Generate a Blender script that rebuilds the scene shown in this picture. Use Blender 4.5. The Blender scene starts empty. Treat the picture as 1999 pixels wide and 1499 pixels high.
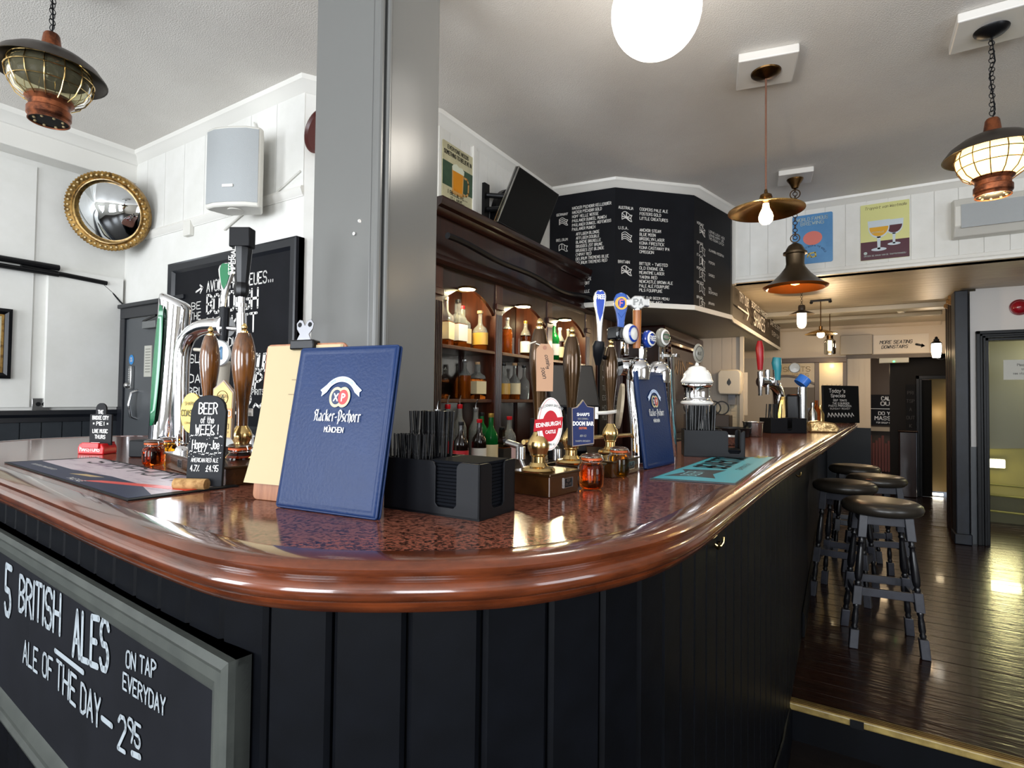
import bpy, math, random
from mathutils import Vector, Matrix
random.seed(7)
S = bpy.context.scene; COL = S.collection
R = math.radians; PI = math.pi

# ---------------------------------------------------------------- camera, light, exposure
YAW, PITCH, ROLL = R(31.82), R(1.44), R(.68)
fw = Vector((-math.sin(YAW)*math.cos(PITCH), math.cos(YAW)*math.cos(PITCH), math.sin(PITCH)))
r0 = Vector((math.cos(YAW), math.sin(YAW), 0)); u0 = r0.cross(fw)
rt = r0*math.cos(ROLL)+u0*math.sin(ROLL); up = rt.cross(fw)
cam = bpy.data.objects.new('camera', bpy.data.cameras.new('camera')); COL.objects.link(cam)
cam.matrix_world = Matrix((rt, up, -fw)).transposed().to_4x4()
cam.location = (0, 0, 1.35)
cam.data.sensor_width = 36; cam.data.lens = 36*1077/1999; cam.data.clip_start = .05
S.camera = cam
S.view_settings.view_transform = 'Standard'; S.view_settings.look = 'None'
S.view_settings.gamma = 1; S.view_settings.exposure = 0.75
S.view_settings.use_curve_mapping = False
S.cycles.max_bounces = 7; S.cycles.diffuse_bounces = 3; S.cycles.glossy_bounces = 4
S.cycles.transmission_bounces = 6; S.cycles.transparent_max_bounces = 6
S.cycles.sample_clamp_indirect = 6; S.cycles.caustics_reflective = False; S.cycles.caustics_refractive = False
S.cycles.use_denoising = True; S.cycles.use_adaptive_sampling = True
W = bpy.data.worlds.new('world'); S.world = W; W.use_nodes = True
W.node_tree.nodes['Background'].inputs[0].default_value = (.75, .85, 1, 1)
W.node_tree.nodes['Background'].inputs[1].default_value = 1.0

def light(name, kind, loc, e, col=(1, 1, 1), size=.1, size_y=None, to=None, spread=None):
    d = bpy.data.lights.new(name, kind); d.energy = e; d.color = col
    if kind == 'AREA':
        d.size = size
        if size_y: d.shape = 'RECTANGLE'; d.size_y = size_y
        if spread: d.spread = spread
    else: d.shadow_soft_size = size
    o = bpy.data.objects.new(name, d); COL.objects.link(o); o.location = loc
    if to: o.rotation_euler = (Vector(to)-Vector(loc)).to_track_quat('-Z', 'Y').to_euler()
    return o
DAY = (.90, .95, 1)
# daylight coming in through the street windows behind and beside the photographer
light('window_light_a', 'AREA', (-3.3, -3.1, 1.75), 88, DAY, 1.5, 1.9, to=(-3.3, 0, 2.15))
light('window_light_b', 'AREA', (-.6, -3.1, 1.75), 88, DAY, 1.5, 1.9, to=(-.6, 0, 2.15))
light('window_light_c', 'AREA', (2.1, -3.1, 1.75), 88, DAY, 1.5, 1.9, to=(2.1, 0, 2.15))
light('window_light_d', 'AREA', (3.7, .6, 1.8), 30, DAY, 1.8, 1.7, to=(0, .8, 1.6))

# ---------------------------------------------------------------- helpers
def hx(c):
    if not isinstance(c, str): return tuple(c)+(1,) if len(c) == 3 else tuple(c)
    c = c.lstrip('#'); o = []
    for i in (0, 2, 4):
        v = int(c[i:i+2], 16)/255
        o.append(v/12.92 if v <= .04045 else ((v+.055)/1.055)**2.4)
    return tuple(o)+(1,)
MC = {}
def M(name, col='#808080', rough=.5, metal=0, mix=None, bump=None, coat=0, trans=0, emit=0, ior=1.45, spec=.5, alpha=1, obj=True):
    """mix=(colour2, scale, (sx,sy,sz), lo, hi); bump=(scale, strength, distance, (sx,sy,sz))"""
    if name in MC: return MC[name]
    m = bpy.data.materials.new(name); m.use_nodes = True; nt = m.node_tree; b = nt.nodes['Principled BSDF']
    b.inputs['Base Color'].default_value = hx(col); b.inputs['Roughness'].default_value = rough
    b.inputs['Metallic'].default_value = metal; b.inputs['Coat Weight'].default_value = coat
    b.inputs['Coat Roughness'].default_value = .06
    b.inputs['Transmission Weight'].default_value = trans; b.inputs['IOR'].default_value = ior
    b.inputs['Specular IOR Level'].default_value = spec; b.inputs['Alpha'].default_value = alpha
    if emit:
        b.inputs['Emission Color'].default_value = hx(col); b.inputs['Emission Strength'].default_value = emit
    def coords(sc):
        t = nt.nodes.new('ShaderNodeTexCoord'); p = nt.nodes.new('ShaderNodeMapping')
        nt.links.new(t.outputs['Object'], p.inputs[0]); p.inputs['Scale'].default_value = sc; return p
    if mix:
        c2, scale, sc, lo, hi = mix
        n = nt.nodes.new('ShaderNodeTexNoise'); n.inputs['Scale'].default_value = scale; n.inputs['Detail'].default_value = 5
        n.inputs['Roughness'].default_value = .62
        nt.links.new(coords(sc).outputs[0], n.inputs[0])
        r = nt.nodes.new('ShaderNodeValToRGB'); nt.links.new(n.outputs[0], r.inputs[0])
        r.color_ramp.elements[0].position = lo; r.color_ramp.elements[0].color = hx(col)
        r.color_ramp.elements[1].position = hi; r.color_ramp.elements[1].color = hx(c2)
        nt.links.new(r.outputs[0], b.inputs['Base Color'])
    if bump:
        scale, st, dist, sc = bump
        n = nt.nodes.new('ShaderNodeTexNoise'); n.inputs['Scale'].default_value = scale; n.inputs['Detail'].default_value = 3
        nt.links.new(coords(sc).outputs[0], n.inputs[0])
        k = nt.nodes.new('ShaderNodeBump'); k.inputs['Strength'].default_value = st; k.inputs['Distance'].default_value = dist
        nt.links.new(n.outputs[0], k.inputs['Height']); nt.links.new(k.outputs[0], b.inputs['Normal'])
    MC[name] = m; return m

class G:
    def __init__(s): s.v = []; s.f = []
    def add(s, vs, fs, T=None):
        n = len(s.v)
        s.v += [tuple(T @ Vector(p)) if T else tuple(p) for p in vs]
        s.f += [tuple(i+n for i in q) for q in fs]; return s
    def box(s, x0, x1, y0, y1, z0, z1, T=None):
        v = [(x, y, z) for z in (z0, z1) for y in (y0, y1) for x in (x0, x1)]
        return s.add(v, [(0, 2, 3, 1), (4, 5, 7, 6), (0, 1, 5, 4), (2, 6, 7, 3), (0, 4, 6, 2), (1, 3, 7, 5)], T)
    def prism(s, poly, z0, z1, T=None):
        a = sum(poly[i-1][0]*poly[i][1]-poly[i][0]*poly[i-1][1] for i in range(len(poly)))
        if a < 0: poly = poly[::-1]
        n = len(poly)
        v = [(p[0], p[1], z0) for p in poly]+[(p[0], p[1], z1) for p in poly]
        return s.add(v, [tuple(range(n-1, -1, -1)), tuple(range(n, 2*n))]+[(i, (i+1) % n, (i+1) % n+n, i+n) for i in range(n)], T)
    def lathe(s, prof, n=24, T=None, sx=1, sy=1, cap=True, sweep=None):
        k = len(prof); v = []; f = []
        for i in range(n):
            a = 2*PI*i/n
            v += [(max(r, 1e-5)*math.cos(a)*sx, max(r, 1e-5)*math.sin(a)*sy, z) for r, z in prof]
        for i in range(n):
            j = (i+1) % n
            for q in range(k-1): f.append((i*k+q, j*k+q, j*k+q+1, i*k+q+1))
        if cap:
            if prof[0][0] > 1e-4: f.append(tuple(i*k for i in range(n-1, -1, -1)))
            if prof[-1][0] > 1e-4: f.append(tuple(i*k+k-1 for i in range(n)))
        return s.add(v, f, T)
    def tube(s, pts, r, n=8, cap=True):
        pts = [Vector(p) for p in pts]; m = len(pts); rr = r if isinstance(r, (list, tuple)) else [r]*m
        v = []; f = []; ref = None
        for i, p in enumerate(pts):
            d = (pts[min(i+1, m-1)]-pts[max(i-1, 0)]).normalized()
            if ref is None:
                ref = Vector((0, 0, 1)) if abs(d.z) < .9 else Vector((1, 0, 0))
                a = d.cross(ref).normalized()
            else: a = (a-d*a.dot(d)).normalized()
            b = d.cross(a)
            v += [tuple(p+(a*math.cos(2*PI*q/n)+b*math.sin(2*PI*q/n))*rr[i]) for q in range(n)]
        for i in range(m-1):
            for q in range(n): f.append((i*n+q, i*n+(q+1) % n, (i+1)*n+(q+1) % n, (i+1)*n+q))
        if cap: f += [tuple(range(n-1, -1, -1)), tuple((m-1)*n+q for q in range(n))]
        return s.add(v, f)
    def ring(s, R_, r, n=24, k=8, T=None):
        v = []; f = []
        for i in range(n):
            a = 2*PI*i/n
            for q in range(k):
                b = 2*PI*q/k; v.append(((R_+r*math.cos(b))*math.cos(a), (R_+r*math.cos(b))*math.sin(a), r*math.sin(b)))
        for i in range(n):
            for q in range(k):
                f.append((i*k+q, ((i+1) % n)*k+q, ((i+1) % n)*k+(q+1) % k, i*k+(q+1) % k))
        return s.add(v, f, T)
    def ball(s, c, r, n=12, sz=1):
        k = n//2
        return s.lathe([(r*math.sin(PI*i/k), -r*sz*math.cos(PI*i/k)) for i in range(k+1)], n, Matrix.Translation(c), cap=False)
    def sweep(s, prof, path, closed=False, cap=True):
        """prof [(outset,z)] swept along plan path [(x,y)]; outset is to the right of travel"""
        n = len(path); k = len(prof); P = [Vector((p[0], p[1])) for p in path]; v = []; f = []
        for i in range(n):
            if closed: a, b = P[i]-P[i-1], P[(i+1) % n]-P[i]
            else: a = P[i]-P[i-1] if i else P[1]-P[0]; b = P[i+1]-P[i] if i < n-1 else P[-1]-P[-2]
            a.normalize(); b.normalize()
            na, nb = Vector((a.y, -a.x)), Vector((b.y, -b.x)); m = (na+nb); m.normalize(); m /= max(.3, m.dot(na))
            v += [(P[i].x+m.x*o, P[i].y+m.y*o, z) for o, z in prof]
        for i in range(n if closed else n-1):
            j = (i+1) % n
            for q in range(k-1): f.append((i*k+q, i*k+q+1, j*k+q+1, j*k+q))
        if cap and not closed: f += [tuple(range(k)), tuple(range((n-1)*k+k-1, (n-1)*k-1, -1))]
        return s.add(v, f)
    def poly2(s, pts, z=0, T=None): return s.add([(p[0], p[1], z) for p in pts], [tuple(range(len(pts)))], T)
    def disc(s, c, r, z=0, n=24, ry=None, T=None):
        return s.poly2([(c[0]+r*math.cos(2*PI*i/n), c[1]+(ry or r)*math.sin(2*PI*i/n)) for i in range(n)], z, T)
    def build(s, name, mat, parent=None, smooth=35, bev=0, T=None, seg=2):
        me = bpy.data.meshes.new(name); me.from_pydata(s.v, [], s.f); me.update()
        if mat: me.materials.append(mat)
        if smooth:
            me.polygons.foreach_set('use_smooth', [True]*len(me.polygons))
            me.set_sharp_from_angle(angle=R(smooth))
        o = bpy.data.objects.new(name, me); COL.objects.link(o)
        if parent: o.parent = parent
        if T: o.matrix_local = T
        if bev:
            b = o.modifiers.new('bevel', 'BEVEL'); b.width = bev; b.segments = seg; b.limit_method = 'ANGLE'; b.angle_limit = R(40)
        return o

def tag(o, label=None, cat=None, group=None, kind=None):
    if label: o['label'] = label
    if cat: o['category'] = cat
    if group: o['group'] = group
    if kind: o['kind'] = kind
    return o
def thing(name, label, cat, loc=(0, 0, 0), rz=0, group=None, T=None):
    o = bpy.data.objects.new(name, None); COL.objects.link(o); o.empty_display_size = .05
    if T: o.matrix_world = T
    else: o.location = loc; o.rotation_euler = (0, 0, rz)
    return tag(o, label, cat, group)
def struct(o, label=None): o['kind'] = 'structure'; return tag(o, label)
def dup(root, loc=None, rz=None, label=None, group=None, scale=None):
    r = root.copy(); COL.objects.link(r)
    if loc is not None: r.location = loc
    if rz is not None: r.rotation_euler = (0, 0, rz)
    if scale: r.scale = scale if isinstance(scale, tuple) else (scale,)*3
    tag(r, label, None, group)
    for ch in list(root.children):
        c = ch.copy(); COL.objects.link(c); c.parent = r
        for g in list(ch.children):
            d = g.copy(); COL.objects.link(d); d.parent = c
    return r
def FR(o, ux, uy=(0, 0, 1)):
    ux = Vector(ux).normalized(); uy = Vector(uy); uy = (uy-ux*uy.dot(ux)).normalized(); n = ux.cross(uy)
    m = Matrix((ux, uy, n)).transposed().to_4x4(); m.translation = Vector(o); return m
def TR(x, y, z): return Matrix.Translation((x, y, z))
def RX(a): return Matrix.Rotation(R(a), 4, 'X')
def RY(a): return Matrix.Rotation(R(a), 4, 'Y')
def RZ(a): return Matrix.Rotation(R(a), 4, 'Z')
def smoothpath(P, n=6):
    out = []
    Q = [P[0]]+list(P)+[P[-1]]
    for i in range(1, len(Q)-2):
        a, b, c, d = [Vector(q) for q in Q[i-1:i+3]]
        for k in range(n):
            t = k/n
            out.append(tuple(.5*((2*b)+(c-a)*t+(2*a-5*b+4*c-d)*t*t+(3*b-a-3*c+d)*t**3)))
    return out+[tuple(P[-1])]

# ---------------------------------------------------------------- hand lettering
GL = dict(A='002640 1232', B='00062645442303 2342412000', C='4536160501103041', D='00062645412000', E='46060040 0333', F='460600 0333',
 G='45361605011030414323', H='0006 4046 0343', I='0006', J='3631201001', K='0006 460340', L='060040', M='0006234640', N='00064046',
 O='160501103041453616', P='00062645442303', Q='160501103041453616 2240', R='00062645442303 2340', S='4536160504133342413010 01',
 T='2026 0646', U='060110304146', V='062046', W='0610243046', X='0046 0640', Y='062346 2320', Z='06460040',
 a='34140301102031 3430', b='0006 041424333120 1000', c='33241403011020 31', d='3630 3414030110 2031', e='023233241403 01102031', f='36261510 0434',
 g='3414030212223430 1020', h='0006 0314243330', i='0004 0506', k='0006 340230', l='0600', m='0004 03142420 24344440', n='0004 0314243330',
 o='100103142433312010', p='0006 051626353423 1303', r='0004 03142434', s='332414031231 201000', t='16112030 0434', u='040110203134',
 v='041034', w='0410222034', x='0034 0430', y='0623 4600', z='04340030')
GL.update({'0': '160501103041453616', '1': '152620', '2': '05163645440040', '3': '0516364544234241301001', '4': '30360242',
 '5': '460603334241301001', '6': '45361605011030414333 02', '7': '064610', '8': '16050433424130100102334445 3616', '9': '433304051636454230',
 '.': '1011', ',': '1100', '-': '1333', '~': '02133243', '!': '2622 2120', "'": '2624', '%': '0046 0506 4041', '+': '1333 2422',
 '/': '0046', '\u00a3': '453625210040 0333', '?': '05163645442322 2120', '_': '0040', '*': '1333 2422 1432 1234'})
for k_ in list(GL):
    GL[k_] = [[(int(t[i]), int(t[i+1])) for i in range(0, len(t)-1, 2)] for t in
              (GL[k_].split() if k_ in 'ABCDEFGHIJKLMNOPQRTUVWXYZ0123457.,-~!%+/\u00a3?_*hiklmnotuvwxz\'' else [GL[k_].replace(' ', '')] if k_ in 'ceS68' else GL[k_].split())]
DESC = 'pygj'
def tw(s, cs=1.4): 
    x = 0
    for c in s: x += 3.0 if c == ' ' or not GL.get(c) else max(p[0] for t in GL[c] for p in t)+cs
    return x
def chalk(g, s, x, y, h, w=None, sw=.09, al='l', slant=0, rise=0, z=.0012, jit=.25, T=None, cs=1.4, nib=None, arc=None):
    """letters in the local XY plane: x,y lower left, h cap height, w total width"""
    ys = h/6; tot = tw(s, cs)-cs; xs = (w/tot) if w else ys*.85
    W_ = tot*xs
    if al == 'c': x -= W_/2
    if al == 'r': x -= W_
    hw = sw*h/2; cx = 0; rnd = random.Random(len(s)*7+ord(s[0]))
    for c in s:
        if c == ' ' or not GL.get(c): cx += 3.0; continue
        dy = (rnd.random()-.5)*jit*ys; dsl = (rnd.random()-.5)*.06*jit
        for st in GL[c]:
            pts = []
            for px, py in st:
                q = py-(2 if c in DESC else 0)
                X = x+(cx+px)*xs; X += (slant+dsl)*q*ys; Y = y+q*ys+dy+rise*(X-x)
                if arc:
                    a = (X-arc[0])/arc[2]; rr = arc[2]+(Y-y); X = arc[0]+rr*math.sin(a); Y = arc[1]+rr*math.cos(a)
                pts.append(Vector((X, Y, z)))
            if nib:
                nv = Vector((nib[0]*h, nib[1]*h, 0))
                for a, b in zip(pts, pts[1:]): g.add([a-nv, b-nv, b+nv, a+nv], [(0, 1, 2, 3)], T)
                continue
            for i, p in enumerate(pts):
                g.disc((p.x, p.y), hw, z, 6, T=T)
                if i:
                    q = pts[i-1]; d = (p-q)
                    if d.length > 1e-6:
                        nn = Vector((-d.y, d.x, 0)).normalized()*hw
                        g.add([q-nn, p-nn, p+nn, q+nn], [(0, 1, 2, 3)], T)
        cx += max(p[0] for t in GL[c] for p in t)+cs
    return W_
def stroke(g, pts, w, z=.0012, T=None):
    pts = [Vector((p[0], p[1], z)) for p in pts]
    for i, p in enumerate(pts):
        g.disc((p.x, p.y), w/2, z, 8, T=T)
        if i:
            q = pts[i-1]; d = p-q; nn = Vector((-d.y, d.x, 0)).normalized()*w/2
            g.add([q-nn, p-nn, p+nn, q+nn], [(0, 1, 2, 3)], T)
def btext(name, s, size, mat, parent, x=0, y=0, z=.0015, al='CENTER', bold=0, sx=1, shear=0, rot=0):
    cu = bpy.data.curves.new('t', 'FONT'); cu.body = s; cu.size = size; cu.align_x = al; cu.offset = bold*size; cu.shear = shear; cu.fill_mode = 'FRONT'
    cu.resolution_u = 3
    to = bpy.data.objects.new('t', cu); me = bpy.data.meshes.new_from_object(to); bpy.data.objects.remove(to)
    me.transform(TR(x, y, z) @ RZ(rot) @ Matrix.Diagonal((sx, 1, 1, 1))); me.name = name
    me.materials.clear(); me.materials.append(mat)
    o = bpy.data.objects.new(name, me); COL.objects.link(o); o.parent = parent; return o

# ---------------------------------------------------------------- materials
white = M('white_paint', '#e9e8e4', .55, mix=('#dddcd6', 3, (1, 1, 1), .35, .75))
white2 = M('white_gloss_trim', '#e6e4de', .35)
ceilm = M('anaglypta_ceiling', '#e6e2dc', .62, bump=(150, .5, .006, (1, 1, 1)), mix=('#dbd6d0', 2.2, (1, 1, 1), .3, .8))
lowc = M('cream_board_ceiling', '#b3a795', .4, mix=('#9f937f', 5, (.3, 4, 1), .3, .8))
cream = M('cream_wall', '#d9d0c4', .5)
navy = M('near_black_navy_paint', '#06070a', .42, mix=('#0a0c11', 7, (1, 1, .3), .4, .7), bump=(30, .12, .003, (1, 1, .3)), spec=.14)
navy2 = M('slate_blue_paint', '#2f3439', .35, mix=('#272b30', 6, (1, 1, .4), .35, .7))
blackp = M('black_gloss_paint', '#0c0c0f', .3, spec=.3)
blk = M('matt_black', '#0f1012', .55, spec=.2)
blkm = M('black_metal', '#18181a', .35, metal=.5)
grey = M('grey_column_paint', '#6a6a68', .24, bump=(9, .1, .01, (1, 1, .15)))
greyd = M('grey_door_paint', '#4b4e51', .4)
board = M('chalkboard', '#121317', .6, mix=('#18191e', 4, (1, 1, 1), .4, .7), spec=.15)
board2 = M('chalkboard_brown', '#3a3028', .6, mix=('#2e2620', 4, (1, 1, 1), .4, .7))
chalkm = M('white_chalk_paint', '#e8e6e2', .8)
chalkg = M('grey_chalk_paint', '#959da3', .8)
ink = M('black_ink', '#201f22', .6)
frameg = M('grey_green_frame', '#454844', .4, mix=('#3a3d3a', 14, (1, 1, 1), .4, .7))
granite = M('red_brown_granite', '#86503f', .13, mix=('#24140f', 175, (1, 1, 1), .45, .60), coat=.05, spec=.42)
wood = M('varnished_mahogany_edge', '#6b3319', .2, mix=('#3c1a0d', 9, (1, 1, 6), .35, .72), coat=.7)
dkwood = M('dark_mahogany', '#2c120c', .28, mix=('#160805', 8, (6, 6, .6), .3, .75), coat=.3)
mdwood = M('red_mahogany_board', '#4b2314', .32, mix=('#26100a', 7, (5, 5, .4), .3, .75), coat=.2)
floorw = M('dark_varnished_floor', '#26110a', .25, mix=('#0c0705', 5, (.6, 6, 1), .3, .75), bump=(7, .35, .01, (1, 5, 1)), coat=.12, spec=.35)
chrome = M('chrome', '#e8e8ea', .06, metal=1)
steel = M('brushed_steel', '#b9b9b8', .22, metal=1)
brass = M('polished_brass', '#d4b478', .2, metal=1)
brassd = M('aged_brass', '#6e5333', .3, metal=1, mix=('#4a3520', 12, (1, 1, 1), .4, .7))
copper = M('weathered_copper', '#9a5a3a', .4, metal=.8, mix=('#4e2d20', 25, (1, 1, 1), .4, .65))
glass = M('clear_glass', '#f4f6f2', .02, trans=1, ior=1.45)
amber = M('honey', '#dd7428', .02, trans=1, ior=1.3)
amber2 = M('golden_honey', '#f5a014', .02, trans=1, ior=1.3)
whisky = M('whisky', '#c8641c', .03, trans=.8, ior=1.2)
mirror = M('mirror_glass', '#dfe3e6', .02, metal=1)
mirrord = M('smoked_mirror', '#b8b4a8', .05, metal=1)
bulb = M('lit_bulb', '#ffd9a0', .3, emit=14)
bulb2 = M('lit_tube', '#fff4e0', .3, emit=9)
paper = M('cream_paper', '#b3a380', .7)
whitep = M('white_print', '#eceae6', .6)
blueleather = M('navy_blue_leatherette', '#0f244a', .38, spec=.25, bump=(160, .25, .002, (1, 1, 1)), mix=('#142d58', 3, (1, 1, 1), .3, .7))
blackplastic = M('black_plastic', '#0b0c10', .45, spec=.22)
napkin = M('black_paper_napkin', '#0b0d12', .85, spec=.1)
strawm = M('black_straw', '#0b0b0d', .38)

# ---------------------------------------------------------------- the room
ZC = 3.12           # main ceiling
ZL = 2.46           # low ceiling over the passage
XL, YB, XB, YK = -4.67, 1.97, -2.2, 5.55
def planks(parent, o, ux, length, z0, z1, w, mat, t=.008, gap=.003, name='plank'):
    """vertical boards side by side on a wall; n points out of the wall"""
    n = max(1, round(length/w)); w = length/n
    me = None
    for i in range(n):
        T = FR(o, ux) @ TR(w*i, 0, 0)
        if me is None:
            q = G().box(gap/2, w-gap/2, z0, z1, 0, t).build(name, mat, parent, smooth=0, T=T); me = q.data
        else:
            q = bpy.data.objects.new(name, me); COL.objects.link(q); q.parent = parent; q.matrix_local = T
# ceiling
struct(G().box(-4.9, 3.8, -3.4, 5.65, ZC, ZC+.1).build('ceiling', ceilm, smooth=0))
lc = struct(G().box(-2.4, 3.8, YK+.02, 9.6, ZL+.014, ZL+.1).build('ceiling', lowc, smooth=0))
nb = 30
for i in range(nb):
    y = YK+.02+i*.13
    G().box(-2.2, 3.7, y+.002, y+.128, ZL, ZL+.014).build('ceiling_board', lowc, lc, smooth=0)
cb = G().box(-.95, .9, 7.55, 7.75, ZL-.06, ZL); cb.box(-.95, .9, 8.3, 8.42, ZL-.05, ZL)
struct(cb.build('trim_1', M('grey_beam', '#a8a294', .4), smooth=0, bev=.01))
# left wall (faces the bar's end)
w = struct(G().box(XL-.1, XL, -3.4, YB+.1, -.2, ZC).build('wall_left', white, smooth=0))
planks(w, (XL, -3.2, 0), (0, 1, 0), 4.63, 1.25, 2.86, .42, white, .012, .005, 'panel')
planks(w, (XL, 1.50, 0), (0, 1, 0), .45, 1.25, 2.2, .45, white, .035, .002, 'panel')
struct(G().box(XL, XL+.16, -3.2, YB, 2.9, ZC).build('trim_2', white2, smooth=0, bev=.006))
struct(G().sweep([(0, 0), (.07, 0), (.06, -.03), (.03, -.05), (.012, -.085), (0, -.09)], [(XL+.16, YB), (XL+.16, -3.2)][::-1]).build('trim_3', white2, T=TR(0, 0, ZC-.0)))
# dado on the left wall
d = struct(G().box(XL, XL+.01, -3.2, YB, -.17, 1.15).build('trim_4', navy2, smooth=0))
planks(d, (XL+.01, -3.2, 0), (0, 1, 0), 5.15, -.17, 1.15, .115, navy2, .012, .006)
struct(G().sweep([(0, 1.23), (.03, 1.228), (.035, 1.2), (.022, 1.18), (.03, 1.15), (0, 1.14)], [(XL, -3.2), (XL, YB)]).build('trim_5', M('black_rail', '#10131a', .35)))
# back wall
w = struct(G().box(XL-.1, -2.6, YB, YB+.12, -.2, ZC).build('wall_back', white, smooth=0))
planks(w, (-4.60, YB, 0), (1, 0, 0), 2.0, 2.46, 3.06, .25, white, .006, .003)
struct(G().sweep([(0, 0), (.055, 0), (.05, -.025), (.03, -.04), (.01, -.075), (0, -.08)],
    [(XL+.16, YB), (-2.6, YB), (-2.2, 2.62), (-2.2, 4.11)]).build('trim_6', white2, T=TR(0, 0, ZC)))
struct(G().sweep([(0, 2.52), (.02, 2.515), (.025, 2.5), (.012, 2.47), (0, 2.46)], [(XL, YB), (-2.6, YB)]).build('trim_7', white2))
wd = G().prism([(-2.6, YB), (-2.2, 2.62), (-2.2, 9.6), (-2.35, 9.6), (-2.35, 2.7), (-2.7, 2.09)], -.2, ZC)
w = struct(wd.build('wall_bar', white, smooth=0))
planks(w, (-2.2, 2.64, 0), (0, 1, 0), 1.5, 2.4, 3.05, .107, white, .006, .003)
struct(G().box(-2.206, -2.178, 2.985, 3.02, 2.38, 3.05).build('trim_8', white2, smooth=0, bev=.004))
# wall over the passage, with the posters
w = struct(G().box(-.99, 3.8, YK, YK+.12, ZL, ZC).build('wall_bulkhead', white, smooth=0))
planks(w, (-.98, YK, 0), (1, 0, 0), 4.6, ZL+.05, 3.06, .153, white, .008, .004)
struct(G().sweep([(0, 0), (.06, 0), (.055, -.02), (.03, -.035), (.01, -.06), (0, -.065)], [(-.99, YK), (3.7, YK)]).build('trim_9', white2, T=TR(0, 0, ZC)))
struct(G().sweep([(0, ZL-.0), (.03, ZL), (.03, ZL+.02), (.015, ZL+.035), (.012, ZL+.06), (0, ZL+.07)], [(-.99, YK), (3.7, YK)]).build('trim_10', white2))
# room behind and beside the photographer
wf = G()
for x0, x1 in ((-4.8, -4.1), (-2.5, -1.4), (.2, 1.3), (2.9, 3.8)): wf.box(x0, x1, -3.4, -3.2, -.2, ZC)
for x0, x1 in ((-4.1, -2.5), (-1.4, .2), (1.3, 2.9)): wf.box(x0, x1, -3.4, -3.2, -.2, .75); wf.box(x0, x1, -3.4, -3.2, 2.75, ZC)
struct(wf.build('wall_front', white, smooth=0))
for k, x0 in enumerate((-4.1, -1.4, 1.3)):
    g = G()
    for x in (x0, x0+.78, x0+1.55): g.box(x, x+.05, -3.3, -3.24, .75, 2.75)
    for z in (.75, 1.9, 2.7): g.box(x0, x0+1.6, -3.3, -3.24, z, z+.05)
    wn = struct(g.build('window_%d' % (k+1), blackp, smooth=0))
    for x in (x0+.05, x0+.83):
        for z, z2 in ((.8, 1.9), (1.95, 2.7)): G().box(x, x+.73, -3.275, -3.27, z, z2).build('pane', M('window_glass', '#ffffff', 0, trans=1, ior=1.05), wn, smooth=0)
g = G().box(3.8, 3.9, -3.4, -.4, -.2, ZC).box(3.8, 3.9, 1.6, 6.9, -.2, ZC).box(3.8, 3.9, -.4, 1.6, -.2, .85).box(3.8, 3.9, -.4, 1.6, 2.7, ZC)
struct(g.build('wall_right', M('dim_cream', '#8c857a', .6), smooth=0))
# lower floor in front of the bar
fl = struct(G().box(XL, 3.8, -3.3, 2.83, -.2, -.182).build('floor', M('dark_lower_floor', '#15110f', .4), smooth=0))
for i in range(26):
    y = -.3+i*.12
    G().box(-.3, 3.6, y+.0015, y+.1185, -.182, -.17).build('floorboard', M('dark_lower_board', '#1a1412', .35, mix=('#0e0b0a', 5, (.6, 6, 1), .3, .7)), fl, smooth=0)
struct(G().box(XL, -.3, -3.2, YB, -.182, -.17).build('floor', M('dark_lower_board'), smooth=0))
# upper floor by the stools
fl = struct(G().box(-2.3, 3.8, 2.83, 14.4, -.17, -.012).build('floor', M('dark_lower_floor'), smooth=0))
y = 2.84; k = 0
rf = random.Random(3)
while y < 9.9:
    q = G().box(-.55, 3.6, y+.0015, y+.1185, -.012, rf.uniform(-.0012, .0))
    q.build('floorboard', floorw, fl, smooth=0, bev=.0015, seg=1); y += .12; k += 1
struct(G().box(-2.2, -.55, YB, 9.9, -.012, -.001).build('floor', M('dark_lower_board'), smooth=0))
struct(G().box(-.25, 3.6, 2.815, 2.83, -.17, -.03).build('trim_11', navy, smooth=0))
nos = struct(G().box(-.26, 3.6, 2.79, 2.85, -.028, .004).build('trim_12', M('worn_yellow_nosing', '#a58f55', .35, mix=('#6d5a30', 14, (1, 6, 1), .35, .7)), smooth=0, bev=.006), 'worn yellow brass step nosing')
for z in (2.803, 2.817, 2.831): G().box(-.26, 3.6, z, z+.004, .004, .0065).build('ridge', brassd, nos, smooth=0)
G().box(-.02, .03, 2.785, 2.80, -.03, .002).build('patch', blk, nos, smooth=0)

# black wall with the door on the right
w = struct(G().box(.96, 1.005, 6.9, 7.02, 0, 2.44).box(1.005, 3.8, 6.9, 7.02, 2.04, 2.46).box(2.1, 3.8, 6.9, 7.02, 0, 2.04).build('wall_door', M('cool_white_wall', '#cfccc9', .5), smooth=0))
struct(G().box(.955, 1.0, 6.89, 6.9, 0, .93).build('trim_13', navy2, smooth=0))
post = G().box(.83, .935, 6.80, 7.02, .012, 2.44).box(.815, .95, 6.78, 7.03, 0, .1)
struct(post.build('trim_14', M('blue_black_post', '#1d222c', .38, spec=.3, mix=('#14171d', 9, (1, 1, .5), .35, .65), bump=(12, .3, .004, (1, 1, .3))), smooth=0, bev=.008), 'blue black square post')
g = G()
for i, (a, b, c) in enumerate(((.0, .03, .05), (.03, .05, .035), (.05, .07, .05), (.07, .095, .025))):
    g.box(1.0+a, 1.0+b, 6.9-c, 6.99, 0, 2.045-a); g.box(1.0+a, 2.2-a, 6.9-c, 6.99, 2.045-b, 2.045-a); g.box(2.2-b, 2.2-a, 6.9-c, 6.99, 0, 2.045-a)
struct(g.build('door_1', M('black_frame', '#08090c', .35, spec=.2), smooth=0, bev=.003), 'glossy black moulded door frame')
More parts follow.
